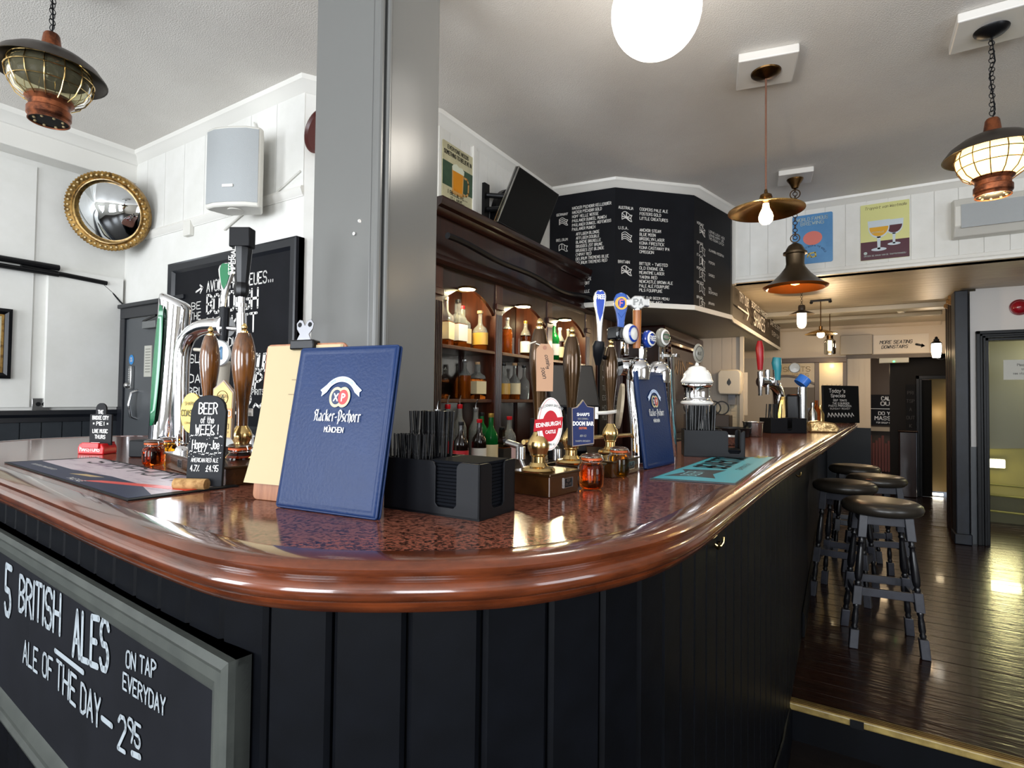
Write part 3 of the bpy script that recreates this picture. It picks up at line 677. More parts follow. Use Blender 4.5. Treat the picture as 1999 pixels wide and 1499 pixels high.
# boarded end wall to the right of the bays
w = tag(G().box(-2.19, -1.98, 4.30, 5.3, .0, 2.098).build('boarded_partition', dkwood, smooth=0), 'dark red timber boarding under the canopy right of the shelves', 'partition')
for i in range(9): G().box(-1.98, -1.965, 4.31+i*.107, 4.31+i*.107+.104, .9, 2.09).build('plank', mdwood, w, smooth=0, bev=.003)
ca = thing('carved_cabinet', 'carved dark wooden cabinet with lettered panel under the canopy, behind the white pump', 'cabinet', (-1.62, 5.45, 0))
G().box(-.5, 0, -.1, 1.45, .0, 2.0).build('body', dkwood, ca, smooth=0, bev=.01)
G().box(-.5, .06, -.14, 1.48, 1.98, 2.08).build('cornice', dkwood, ca, bev=.02)
G().box(0, .02, .25, 1.3, 1.35, 1.9).build('panel', dkwood, ca, smooth=0, bev=.008)
q = G()
for i in range(17): q.ball((.02, .15, 1.1+.05*i), .026, 6)
for i in range(17): q.ball((.02, 1.4, 1.1+.05*i), .026, 6)
for i in range(22): q.ball((.02, .2+.055*i, 1.93), .026, 6)
q.build('carving', mdwood, ca)
g = G(); chalk(g, 'WINES', .2, 1.62, .15, w=1.1, sw=.12, T=FR((.022, .1, 0), (0, 1, 0))); g.build('lettering', M('dull_gilt', '#8d6f48', .4), ca, smooth=0)

# ---------------------------------------------------------------- far end behind the bar
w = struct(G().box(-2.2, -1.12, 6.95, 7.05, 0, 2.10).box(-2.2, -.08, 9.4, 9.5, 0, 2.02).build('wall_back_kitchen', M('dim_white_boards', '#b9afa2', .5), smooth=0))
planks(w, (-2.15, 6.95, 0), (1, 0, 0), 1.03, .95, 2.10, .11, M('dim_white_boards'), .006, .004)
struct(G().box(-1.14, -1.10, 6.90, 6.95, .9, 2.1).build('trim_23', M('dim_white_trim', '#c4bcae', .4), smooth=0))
tw_ = G()
for r in range(4):
    for c in range(7):
        G().box(-1.62+c*.075+.0015, -1.62+(c+1)*.075-.0015, 6.935, 6.944, 1.0+r*.075+.0015, 1.0+(r+1)*.075-.0015).build('tile', M('cream_tile', '#c9bfa9', .2), w, smooth=0)
pd = thing('towel_dispenser', 'white plastic paper towel dispenser on the boarded wall above the pots', 'dispenser', (-1.24, 6.935, 1.42))
G().prism([(-.11, .0), (.11, 0), (.13, .05), (.13, .25), (.10, .29), (-.10, .29), (-.13, .25), (-.13, .05)], -.0, .14, RX(90)).build('case', M('cream_plastic', '#d8cfbd', .3), pd, bev=.015)
G().prism([(0, .10), (-.022, .13), (-.022, .15), (0, .19), (.022, .15), (.022, .13)], .14, .143, RX(90) @ TR(.0, .0, 0)).build('drop_window', M('dark_window', '#20262b', .2), pd, smooth=0)
G().box(-.02, .06, -.08, -.02, -.12, .0).build('hanging_towel', M('blue_grey_paper', '#7c8088', .6), pd, smooth=0)
ps = thing('pinned_notice', 'pale sheet of paper pinned right of the towel dispenser', 'notice', T=FR((-1.20, 6.94, 1.18), (1, 0, 0)))
G().box(.14, .40-.3, .0, .5, 0, .003).build('sheet', M('pale_sheet', '#c9c0b2', .6), ps, smooth=0)
# mahogany screen with etched glass at the far end
sc = thing('etched_screen', 'dark wooden screen with arched opening and glowing etched glass panes at the far end', 'screen', (0, 9.36, 0))
dm = M('dim_mahogany', '#4c3a2c', .4)
G().box(-1.05, -.09, -.03, .03, 1.93, 2.0).box(-1.05, -1.0, -.03, .03, 1.0, 1.93).box(-.50, -.44, -.03, .03, 1.2, 1.93).box(-.14, -.09, -.03, .03, 1.0, 1.93).build('frame', dm, sc, smooth=0, bev=.004)
n = 12; pts = [(-1.0, 1.72), (-1.0, 1.66)]+[(-1.0+.5*i/n, 1.60+.10*math.sin(PI*i/n)) for i in range(n+1)]+[(-.5, 1.93), (-1.0, 1.93)]
arc = [(-1.0, 1.55)]+[(-1.0+.5*i/n, 1.56+.13*math.sin(PI*(i/n)**.8)) for i in range(n+1)]+[(-.5, 1.50), (-.5, 1.66)]
G().prism([(-1.0, 1.58)]+[(-1.0+.5*i/n, 1.62+.12*math.sin(PI*(.35+.65*i/n))) for i in range(n+1)]+[(-.5, 1.92), (-1.0, 1.92)], -.01, .01, RX(90)).build('etched_pane', M('etched_gold', '#b09a6c', .3), sc, smooth=0)
G().prism([(-1.0, 1.56)]+[(-1.0+.5*i/n, 1.60+.12*math.sin(PI*(.35+.65*i/n))) for i in range(n+1)]+[(-1.0+.5*(n-i)/n, 1.63+.12*math.sin(PI*(.35+.65*(n-i)/n))) for i in range(n+1)], -.03, .03, RX(90)).build('arch_rail', dm, sc, smooth=0)
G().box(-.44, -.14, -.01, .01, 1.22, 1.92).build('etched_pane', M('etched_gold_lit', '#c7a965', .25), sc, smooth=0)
g = G(); T = FR((0, -.012, 0), (1, 0, 0)); chalk(g, 'SPIRITS', -.92, 1.80, .07, w=.36, sw=.14, T=T); chalk(g, 'WINES', -.8, 1.72, .05, w=.22, sw=.14, T=T)
for a in range(5): stroke(g, [(-.40+.05*a, 1.30), (-.34+.03*a, 1.45+.03*a), (-.40+.06*a, 1.6)], .008, .0, T)
g.build('etching', M('etch_dark', '#8a7448', .4), sc, smooth=0)
G().box(-1.0, -.5, -.0, .02, 1.25, 1.56).build('dim_opening', M('dim_brown'), sc, smooth=0)
G().box(-1.0, -.09, -.0, .02, .9, 1.25).build('lower_panel', dkwood, sc, smooth=0)
light('screen_light', 'POINT', (-.28, 9.25, 1.88), .8, (1, .85, .55), .03)

# ---------------------------------------------------------------- things on the bar
ZT = CZT+.0005
def lathe_thing(prof, n=24): return G().lathe(prof, n)
# --- hand pumps
def pump(name, label, base, ztop, hmat, col, clip=None, rs=1.0, grp='hand pulled beer pumps', collar=brass):
    """base = axis position at the flange; ztop = top of the handle"""
    x, y, z = base; H = ztop-z
    t = thing(name, label, 'beer pump', (x, y, ZT), 0, grp); b = z-ZT
    k = H/.325
    G().lathe([(.0, b), (.036, b), (.038, b+.004), (.034, b+.009), (.022, b+.012), (.017, b+.02)], 24, cap=False).build('flange', collar, t)
    G().lathe([(.015, b+.01), (.015, b+.034*k), (.019, b+.038*k), (.019, b+.042*k), (.024, b+.052*k), (.025, b+.062*k), (.022, b+.072*k), (.014, b+.084*k), (.0115, b+.09*k)], 24, cap=False).build('collar', collar, t)
    pr_ = [(.0105, .085), (.0105, .12), (.0125, .15), (.0165, .19), (.0205, .225), (.0225, .25), (.0225, .27), (.020, .29), (.0165, .31), (.012, .325)]
    G().lathe([(r*rs, b+h*k) for r, h in pr_], 24).build('handle', hmat, t, smooth=60)
    G().lathe([(.009, b+.325*k), (.009, b+.330*k), (.005, b+.334*k), (.007, b+.338*k), (.007, b+.343*k), (.003, b+.350*k), (0, b+.351*k)], 14, cap=False).build('finial', brass, t)
    return t
pumpbrown = M('brown_brass_handle', '#4a3216', .22, metal=.6, mix=('#332009', 6, (1, 1, .3), .3, .75), coat=.4)
oak = M('grained_oak_handle', '#6b3f17', .2, mix=('#2c1706', 16, (2.2, 2.2, .35), .42, .62), coat=.8)
def plinth(label, P, Q, depth, h, px=.5, nm='pump_plinth', plate=True):
    """low wooden plinth; P,Q = bottom corners of the front face seen by the drinker"""
    P = Vector(P); Q = Vector(Q); u = (Q-P); L_ = u.length
    t = thing(nm, label, 'plinth', T=FR((P.x, P.y, ZT), u, (0, 0, 1)))
    G().box(0, L_, 0, h-.006, -depth, 0).build('body', M('plinth_wood', '#4a2c12', .18, metal=.2, mix=('#2b1709', 9, (.3, 1, 1), .3, .7), coat=.5), t, smooth=0, bev=.002)
    G().box(-.004, L_+.004, h-.006, h, -depth, .004).build('brass_top', M('brown_brass_handle'), t, smooth=0, bev=.0015)
    if plate:
        q = G().box(L_*px-.017, L_*px+.017, h*.30, h*.30+.02, 0, .0015).build('name_plate', blk, t, smooth=0)
        g = G(); pframe(g, L_*px-.018, L_*px+.018, h*.30-.001, h*.30+.021, [(0, 0), (0, .003), (.002, .003), (.002, 0)]); chalk(g, 'BEER', L_*px, h*.30+.012, .005, sw=.2, al='c', z=.002); chalk(g, 'CELLAR', L_*px, h*.30+.004, .005, sw=.2, al='c', z=.002)
        g.build('lettering', steel, t, smooth=0)
    return t
# right-hand trio of ale pumps
plinth('brown wooden pump plinth with small plate, nearest of the right-hand pump plinths', (-0.544, 1.031, 1.140), (-0.533, 1.148, 1.140), .105, .05, .62)
plinth('brown pump plinth under the second right-hand ale pump', (-0.554, 1.232, 1.140), (-0.537, 1.314, 1.140), .09, .048, .5)
plinth('brown pump plinth with plate beside the chrome fountain column', (-0.544, 1.386, 1.140), (-0.533, 1.558, 1.140), .09, .045, .7)
def at_h(base, z, ): return base
p1 = pump('ale_pump', 'brown handled ale pump with luggage tag and oval red and white clip', (-0.588, 1.061, 1.190), 1.502, pumpbrown, brass)
p2 = pump('ale_pump', 'brown handled ale pump with navy shield clip, between the tagged pump and the third pump', (-0.597, 1.244, 1.190), 1.504, pumpbrown, brass)
p3 = pump('ale_pump', 'brown handled ale pump whose white-armed clip is seen edge on, beside the chrome fountain', (-0.610, 1.534, 1.190), 0, pumpbrown, brass) if False else pump('ale_pump', 'brown handled ale pump whose white-armed clip is seen edge on, beside the chrome fountain', (-0.636, 1.600, 1.185), 1.510, pumpbrown, brass)
# clip 1: oval red/white
def clipface(root, px, w, ux_deg, nm='pump_clip'): pass
c1p = Vector((-0.562, 1.065, 1.294))
face1 = FR(c1p, Vector((math.cos(R(48)), math.sin(R(48)), 0)), Vector((.10, .0, 1)))
def childT(root, T): return root.matrix_world.inverted() @ T
bpy.context.view_layer.update()
red = M('clip_red', '#b01524', .35); navyc = M('clip_navy', '#15224e', .3); ivory = M('clip_ivory', '#e9e6df', .3)
g = G(); el = [(.029*math.cos(2*PI*i/32), .058*math.sin(2*PI*i/32)) for i in range(32)]
g.prism(el, -.004, 0)
pc = g.build('pump_clip', ivory, p1, smooth=0, T=childT(p1, face1)); pc['label'] = 'oval red and white pump clip reading Edinburgh Castle'
g = G().prism([(.0265*math.cos(2*PI*i/32), .0555*math.sin(2*PI*i/32)) for i in range(32)], 0, .0006); g.build('red_line', red, pc, smooth=0)
G().prism([(.0257*math.cos(2*PI*i/32), .0547*math.sin(2*PI*i/32)) for i in range(32)], 0, .0009).build('white_field', ivory, pc, smooth=0)
G().prism([(.019*math.cos(2*PI*i/28), -.004+.034*math.sin(2*PI*i/28)) for i in range(28)], 0, .0014).prism([(-.038, -.016), (.026, -.008), (.028, .016), (-.036, .010)], .0, .003).build('red_banner', red, pc, smooth=0)
btext('lettering', 'EDINBURGH', .0125, whitep, pc, -.005, -.004, .0034, bold=.03, sx=.82, rot=6)
btext('lettering', 'CASTLE', .010, whitep, pc, .001, -.020, .0018, bold=.03, sx=.7, rot=4)
g = G(); chalk(g, 'CALEDONIAN BREWING', 0, 0, .005, w=.055, sw=.16, al='c', arc=(0, -.004, .043), z=.0016); chalk(g, 'TRADITIONAL ALE', 0, -.046, .004, w=.026, sw=.16, al='c', z=.0016)
g.build('lettering', M('clip_grey', '#888888', .5), pc, smooth=0)
# luggage tag and string
tg = tag(G().prism([(-.018, -.052), (.020, -.052), (.022, .036), (.012, .050), (-.008, .050), (-.018, .038)], 0, .0012).build('luggage_tag', M('manila_card', '#b58d6f', .7), T=FR((-0.566, 1.042, 1.417), (.62, .78, 0), (-.03, 0, 1))),
    'manila luggage tag tied to the nearest right-hand pump handle, handwritten coming soon', 'tag')
G().lathe([(.002, .0013), (.0045, .0018), (.0045, .0022), (.002, .0022)], 14, TR(.001, .042, 0)).build('eyelet', M('eyelet', '#a07058', .5), tg)
g = G(); T = RZ(-78); chalk(g, 'coming', -.025, .006, .009, sw=.12, z=.0016, T=T, slant=.3); chalk(g, 'soon', -.0, -.008, .010, sw=.12, z=.0016, T=T, slant=.3); g.build('lettering', ink, tg, smooth=0)
x, y, z = (-0.601, 1.077, 1.471)
G().ring(.0215, .0011, 20, 5, FR((0, 0, 0), (1, 0, 0), (0, 1, 0))).build('string', M('white_string', '#e4ddcf', .8), tg, T=tg.matrix_world.inverted() @ TR(x, y, z+.0) @ RX(10))
q = tg.matrix_world.inverted() if False else FR((-0.566, 1.042, 1.417), (.62, .78, 0), (-.03, 0, 1)).inverted()
G().tube([q @ Vector((-0.583, 1.035, 1.468)), q @ Vector((-0.574, 1.041, 1.464)), q @ Vector((-0.566, 1.046, 1.455))], .0011, 5).tube([q @ Vector((-0.583, 1.035, 1.472)), q @ Vector((-0.588, 1.021, 1.467)), q @ Vector((-0.590, 1.008, 1.461))], .0014, 5).build('string', M('white_string'), tg)
# clip 2: navy shield
f2 = FR((-0.510, 1.121, 1.296), Vector((math.cos(R(42)), math.sin(R(42)), 0)), (0, 0, 1))
sh = [(-.024, -.052), (.026, -.046), (.026, .036), (.010, .038), (.004, .046), (0, .052), (-.006, .044), (-.014, .036), (-.026, .033)]
pc = G().prism(sh, -.006, 0).box(-.026, .026, -.05, .034, -.03, -.006).build('pump_clip', M('clip_side', '#231e22', .4), p2, smooth=0, T=childT(p2, f2)); pc['label'] = 'navy shield pump clip reading Doom Bar'
G().prism([(a*.99, b*.99) for a, b in sh], 0, .0008).build('border', M('clip_bronze', '#8c7a6c', .4), pc, smooth=0)
G().prism([(a*.93, b*.95) for a, b in sh], 0, .0016).build('navy_field', navyc, pc, smooth=0)
btext('lettering', "SHARP'S", .0095, whitep, pc, 0, .016, .002, bold=.02, sx=.85); btext('lettering', 'DOOM BAR', .0125, whitep, pc, 0, -.005, .002, bold=.035, sx=.72)
g = G(); chalk(g, 'ROCK CORNWALL', 0, .008, .0035, w=.024, sw=.16, al='c', z=.002); chalk(g, 'ABV 4.0', 0, -.030, .0045, w=.014, sw=.16, al='c', z=.002); chalk(g, 'SHARPS BREWERY', 0, -.041, .0035, w=.034, sw=.16, al='c', z=.002)
g.build('lettering', M('clip_grey'), pc, smooth=0)
g = G(); chalk(g, 'EXCEPTIONAL', 0, -.013, .0045, w=.018, sw=.16, al='c', z=.002); g.build('lettering', M('clip_orange', '#c2603a', .5), pc, smooth=0)
# clip 3 seen edge-on with white arm
f3 = FR((-0.540, 1.431, 1.331), Vector((math.cos(R(122)), math.sin(R(122)), 0)), (.12, 0, 1))
pc = G().prism([(.03*math.cos(2*PI*i/24), .062*math.sin(2*PI*i/24)) for i in range(24)], -.005, .003).build('pump_clip', M('clip_edge', '#9d8f78', .35, metal=.3), p3, smooth=0, T=childT(p3, f3))
ar = G(); q = p3.matrix_world.inverted()
ar.tube([q @ Vector((-0.556, 1.445, 1.316)), q @ Vector((-0.594, 1.469, 1.311)), q @ Vector((-0.633, 1.492, 1.309))], [.005, .0055, .005], 8); ar.box(-.004, .004, -.003, .003, -.017, .017, TR(*(q @ Vector((-0.635, 1.491, 1.309))))); ar.build('clip_arm', ivory, p3)
# left pair: oak handles on the left plinth
plinth('brown wooden pump plinth with plate behind the beer of the week slate', (-1.664, 0.818, 1.140), (-1.218, 0.730, 1.140), .16, .045, .3)
p4 = pump('ale_pump', 'grained oak ale pump handle, left one of the pair behind the beer of the week slate', (-1.555, 0.876, 1.202), 1.525 if False else 0, oak, brass) if False else pump('ale_pump', 'grained oak ale pump, left of the pair behind the beer of the week slate', (-1.495, 0.843, 1.185), 1.510, oak, brass, rs=1.12, grp='oak handled pumps on the left')
p5 = pump('ale_pump', 'grained oak ale pump handle, right one of the pair, with hexagonal gold clip', (-1.347, 0.848, 1.185), 1.510, oak, brass, rs=1.3, grp='oak handled pumps on the left')
bpy.context.view_layer.update()
yel = M('clip_yellow', '#d9b84e', .35); gold = M('clip_gold', '#cfa552', .35)
f4 = FR((-1.430, 0.762, 1.302), Vector((math.cos(R(15)), math.sin(R(15)), 0)), (0, 0, 1))
pc = G().prism([(.034*math.cos(2*PI*i/28), .051*math.sin(2*PI*i/28)) for i in range(28)], -.004, 0).build('pump_clip', yel, p4, smooth=0, T=childT(p4, f4)); pc['label'] = 'oval yellow pump clip'
g = G(); chalk(g, "SHARP'S", 0, .02, .008, w=.04, sw=.13, al='c'); chalk(g, 'COASTER', -.03, -.008, .015, w=.058, sw=.14); chalk(g, 'CORNISH ALE', 0, -.028, .005, w=.04, sw=.13, al='c'); g.build('lettering', M('clip_brown', '#4c4a20', .5), pc, smooth=0)
f5 = FR((-1.323, 0.781, 1.312), Vector((math.cos(R(15)), math.sin(R(15)), 0)), (.04, 0, 1))
hx6 = [(-.030, -.066), (.028, -.072), (.032, .044), (.002, .074), (-.030, .052)]
pc = G().prism(hx6, -.008, 0).build('pump_clip', M('clip_bronze'), p5, smooth=0, T=childT(p5, f5)); pc['label'] = 'hexagonal gold pump clip reading Gold'
G().prism([(a*.92, b*.94) for a, b in hx6], 0, .0012).build('gold_field', gold, pc, smooth=0)
G().box(-.028, .030, -.020, .004, .0012, .002).build('orange_band', M('clip_orangeband', '#d28a3c', .4), pc, smooth=0)
g = G(); g.ring(.017, .0008, 24, 5, TR(0, .03, .0018)); stroke(g, [(-.006, .022), (0, .036), (.006, .024), (-.004, .03), (.007, .031)], .002, .002)
chalk(g, 'BREWERY', 0, -.006, .006, w=.03, sw=.15, al='c', arc=(0, .012, .021), z=.002)
stroke(g, [(-.02, -.034), (.02, -.034), (.02, -.046), (-.02, -.046), (-.02, -.034)], .0015, .002); chalk(g, 'ENJOY', 0, -.043, .006, w=.03, sw=.15, al='c', z=.002); chalk(g, 'NATURALLY', 0, -.058, .005, w=.04, sw=.15, al='c', z=.002)
g.build('print', M('clip_brown'), pc, smooth=0)
g = G(); chalk(g, 'GOLD', .006, -.015, .014, w=.042, sw=.16, al='c', z=.0026); g.build('lettering', whitep, pc, smooth=0)
q = p5.matrix_world.inverted()
G().tube([q @ Vector((-1.353, 0.833, 1.303)), q @ Vector((-1.352, 0.858, 1.304)), q @ Vector((-1.345, 0.874, 1.306))], [.004, .004, .0045], 8).box(-.010, .006, -.002, .002, -.010, .010, TR(*(q @ Vector((-1.347, 0.872, 1.304))))).build('clip_arm', ivory, p5)
# brass rail with small taps behind the oak pumps
def sparkler(nm, label, P, grp, s=1.0):
    t = thing(nm, label, 'tap', P, 0, grp)
    G().tube([(0, 0, 0), (0, 0, -.03*s)], .012*s, 12).tube([(0, 0, 0), (-.05*s, .02, .006)], .008*s, 10).build('spout', steel, t, smooth=50)
    G().tube([(0, 0, -.028*s), (.01*s, 0, -.05*s), (.03*s, 0, -.06*s), (.04*s, 0, -.085*s)], .006*s, 8).build('swan_neck', steel, t, smooth=50)
    return t
sparkler('pump_spout', 'small steel pump spout behind the nearest right-hand plinth', (-0.694, 1.162, 1.231), 'pump spouts')
sparkler('pump_spout', 'small steel pump spout left of the second right-hand pump', (-0.686, 1.344, 1.213), 'pump spouts')
sparkler('pump_spout', 'small steel pump spout right of the oak pumps', (-1.577, 1.026, 1.221), 'pump spouts')
tag(G().tube([(-0.739, 1.252, 1.234), (-0.658, 1.891, 1.226)], .007, 8).build('brass_rail', brass), 'thin brass rail running behind the right-hand ale pumps', 'rail')

# --- honey jars with wire clips
def jar(label, P, r, h, honey):
    t = thing('clip_jar', label, 'jar', (P[0], P[1], ZT), 0, 'clip-top honey jars')
    k = h/.085; s = r/.028
    out = [(.0, .0), (.020*s, .0), (.026*s, .004*k), (.028*s, .012*k), (.028*s, .044*k), (.026*s, .054*k), (.020*s, .060*k), (.020*s, .066*k)]
    G().lathe(out, 28).build('jar_body', honey, t, smooth=60)
    G().lathe([(.0205*s, .058*k), (.0205*s, .068*k)], 28).build('neck', glass, t, smooth=60)
    G().lathe([(.021*s, .066*k), (.0235*s, .0665*k), (.0235*s, .071*k), (.021*s, .0715*k)], 28).build('rubber_seal', M('orange_rubber', '#c4561e', .4), t, smooth=60)
    G().lathe([(.022*s, .0718*k), (.0235*s, .0735*k), (.022*s, .079*k), (.012*s, .082*k), (0, .0825*k)], 28, cap=False).build('lid', glass, t, smooth=60)
    g = G(); g.ring(.0225*s, .0011, 24, 5, TR(0, 0, .0615*k)); g.ring(.0242*s, .0009, 24, 5, TR(0, 0, .076*k))
    g.tube([(-.023*s, 0, .062*k), (-.032*s, 0, .052*k), (-.033*s, 0, .04*k), (-.028*s, .004, .062*k), (-.024*s, 0, .078*k)], .0012, 5)
    g.tube([(.023*s, 0, .062*k), (.029*s, 0, .068*k), (.0245*s, 0, .077*k)], .0012, 5)
    g.build('wire_clip', steel, t, smooth=50); return t
jar('clip-top jar of dark red honey in front of the shield clip pump', (-0.526, 1.206, 1.140), .029, .085, amber)
jar('clip-top jar of golden honey beside the third pump plinth', (-0.548, 1.443, 1.140), .028, .083, amber2)
jar('clip-top jar of dark honey at the left end, beside the black box', (-1.749, 0.827, 1.140), .029, .078, M('dark_honey', '#a8400e', .03, trans=1, ior=1.3))
jar('clip-top jar of golden amber honey just behind the leftmost jar', (-1.851, 0.916, 1.140), .028, .075, amber2)
jar('clip-top jar of dark honey right of the beer of the week slate', (-1.342, 0.841, 1.140), .033, .088, M('dark_honey'))

# --- tall oval chrome font with the green band
def loft(g, rings): 
    n = len(rings[0]); base = len(g.v)
    for r_ in rings: g.v += [tuple(p) for p in r_]
    for i in range(len(rings)-1):
        for q in range(n): g.f.append((base+i*n+q, base+i*n+(q+1) % n, base+(i+1)*n+(q+1) % n, base+(i+1)*n+q))
    g.f.append(tuple(base+q for q in range(n-1, -1, -1))); g.f.append(tuple(base+(len(rings)-1)*n+q for q in range(n)))
    return g
t1 = thing('tall_beer_font', 'tall leaning oval chrome beer font with green band, leftmost on the bar', 'beer font', (-2.084, 1.020, 1.140))
d1 = Vector((-2.110, 1.058, 1.695))-Vector((-2.149, 1.051, 1.133)); d1.z = 0
Htop = 1.677-ZT
def ring_at(h, rx, ry, tilt=0, n=48, ang=R(35)):
    o = d1*(h/Htop); out = []
    for i in range(n):
        a = 2*PI*i/n; u, v = rx*math.cos(a), ry*math.sin(a); X = u*math.cos(ang)-v*math.sin(ang); Y = u*math.sin(ang)+v*math.cos(ang)
        out.append((o.x+X, o.y+Y, h-tilt*(X*.85+Y*.5)))
    return out
rs_ = [ring_at(0, .062, .05), ring_at(.006, .06, .048), ring_at(.02, .056, .045), ring_at(.05, .054, .043)]+[ring_at(Htop*k/8, .054, .043) for k in range(1, 8)]+[ring_at(Htop-.012, .054, .043, .45), ring_at(Htop+.002, .053, .042, .45), ring_at(Htop+.010, .046, .036, .45), ring_at(Htop+.013, .03, .024, .45)]
loft(G(), rs_).build('column', chrome, t1, smooth=50)
# green band along the left side
g = G(); rows = []
for k in range(25):
    u = k/24; h = .10+(Htop-.12)*u; wv = .019*math.sin(PI*min(1, max(0, u)))**.28 if 0 < u < 1 else 0.002
    o = d1*(h/Htop); c = Vector((.17, -.98, 0)).normalized(); tn = Vector((c.y, -c.x, 0))
    rows.append([o+c*.053+tn*wv*1.0+Vector((0, 0, h)), o+c*.060+Vector((0, 0, h)), o+c*.053-tn*wv*1.0+Vector((0, 0, h)), o+c*.046+Vector((0, 0, h))])
green = M('brand_green', '#0f6b42', .25, coat=.4)
loft(g, rows).build('green_band', green, t1, smooth=50)
# --- arched chrome font
t2 = thing('arched_beer_font', 'arched chrome pipe beer font behind the oak pumps, carrying tap handles', 'beer font', (-1.847, 0.956, 1.140))
o2 = Vector((-1.847, 0.956, 1.140)); 
def rel(P, o=o2): return Vector(P)-o
G().lathe([(0, 0), (.048, 0), (.048, .012), (.040, .018), (.038, .035), (.030, .045), (.030, .05)], 28).build('base_flange', chrome, t2)
ph = [rel(p) for p in ((-1.919, 0.992, 1.176), (-1.919, 0.988, 1.331), (-1.917, 0.986, 1.434), (-1.911, 0.987, 1.503), (-1.883, 0.992, 1.545), (-1.834, 0.998, 1.567), (-1.783, 1.006, 1.573), (-1.730, 1.015, 1.570))]
G().tube(smoothpath([tuple(p) for p in ph], 4), .0255, 20).build('arched_pipe', chrome, t2, smooth=60)
G().tube([rel((-1.733, 1.013, 1.569)), rel((-1.712, 1.015, 1.568))], .034, 20).build('pipe_collar', chrome, t2, smooth=50)
G().tube([rel((-1.712, 1.015, 1.563)), rel((-1.660, 1.036, 1.558))], .008, 12).build('tap_stem', chrome, t2, smooth=50)
tp = G(); tp.tube([rel((-1.661, 1.034, 1.609)), rel((-1.661, 1.036, 1.537))], .016, 16).tube([rel((-1.661, 1.032, 1.661)), rel((-1.661, 1.034, 1.607))], .011, 16)
tp.build('tap_valve', chrome, t2, smooth=50)
G().tube([rel((-1.662, 1.032, 1.641)), rel((-1.662, 1.032, 1.628))], .018, 16).build('valve_ring', chrome, t2, smooth=50)
G().tube([rel((-1.715, 1.011, 1.629)), rel((-1.718, 1.012, 1.555)), rel((-1.719, 1.012, 1.522))], [.016, .014, .012], 14).build('tap_collar', blackplastic, t2, smooth=50)
for a in ((-1.711, 0.995, 1.480),):
    f = FR(rel(a), (math.cos(R(25)), math.sin(R(25)), 0), (0, 0, 1))
    q = G().lathe([(0, 0), (.040, 0), (.043, .006), (.040, .014), (.0, .016)], 28, f, cap=False).build('badge_lens', M('pale_lens', '#e8eef0', .15), t2, smooth=50)
    g = G(); chalk(g, '21', 0, -.018, .036, w=.034, sw=.2, al='c', z=.0175, T=f); g.build('lettering', M('lens_blue', '#1d5f86', .4), t2, smooth=0)
G().tube([rel((-1.859, 0.997, 1.498)), rel((-1.783, 0.997, 1.492))], .006, 8).tube([rel((-1.731, 1.007, 1.456)), rel((-1.756, 1.018, 1.341))], [.034, .030], 16).build('lens_bracket', M('dim_ivory', '#b9b2a4', .4), t2, smooth=50)
# tap handles; this builder makes the flat flared ones
def paddle(name, label, P0, P1, w, mat_back, mat_face, face_z, grp=None, prof=None, ux=(.85, .52, 0)):
    """flat flared tap handle from P0 (bottom) to P1 (top)"""
    P0, P1 = Vector(P0), Vector(P1); L_ = (P1-P0).length
    t = thing(name, label, 'tap handle', T=FR(P0, ux, P1-P0), group=grp)
    pf_ = prof or [(.0, .22), (.25, .26), (.5, .5), (.7, .85), (.84, 1.0), (.93, .85), (.98, .5), (1.0, .1)]
    out = [(w*b, L_*a) for a, b in pf_]; poly = out+[(-x, y) for x, y in out[::-1]]
    G().prism(poly, -.009, .006).build('handle', mat_back, t, smooth=40, bev=.003)
    inn = [(w*b*.72, L_*a) for a, b in pf_ if a > .35]; inn = inn[:-1]+[(.0, L_*.965)]
    G().prism([(0, L_*.38)]+inn+[(-x, y) for x, y in inn[::-1][1:]], .006, .0085).build('face', mat_face, t, smooth=0, bev=.001)
    return t
silver = M('silver_plastic', '#c9c8c6', .25, metal=.7)
h1 = paddle('tap_handle', 'slender silver tap handle with green face, on the arched font', (-1.729, 1.014, 1.631), (-1.725, 1.036, 1.778), .025, silver, green, 0)
# black square-topped handle
h2 = thing('tap_handle', 'tall black fluted tap handle with square block top, on the arched font', 'tap handle', (-1.670, 1.038, 1.663))
k0 = Vector((-1.670, 1.038, 1.663)); zt = (1.735) if False else 0
top = Vector((-1.667, 1.035, 1.820))-k0; cap = Vector((-1.667, 1.033, 1.883))-k0
G().lathe([(0, 0), (.018, 0), (.022, .01), (.024, .03), (.020, .045), (.022, .06), (.030, top.z-.01), (.030, top.z)], 10).build('grip', M('black_gloss_grip', '#0a0a0c', .28, spec=.3), h2, smooth=20)
G().box(-.034, .034, -.020, .020, top.z, cap.z, TR(top.x, top.y, 0) @ RZ(30)).build('block_top', M('black_block', '#0d0d10', .45, spec=.2), h2, bev=.004)
g = G(); T = FR((0.004, -.031, .07), (0, 0, 1), (-.85, -.5, 0)); chalk(g, 'IMPERIAL', 0, -.005, .013, w=.085, sw=.2, T=T, z=.0); T = FR((-.018, -.024, .07), (0, 0, 1), (-.85, -.5, 0)); chalk(g, 'STOUT', 0, 0, .010, w=.06, sw=.2, T=T, z=.0)
g.build('lettering', whitep, h2, smooth=0)

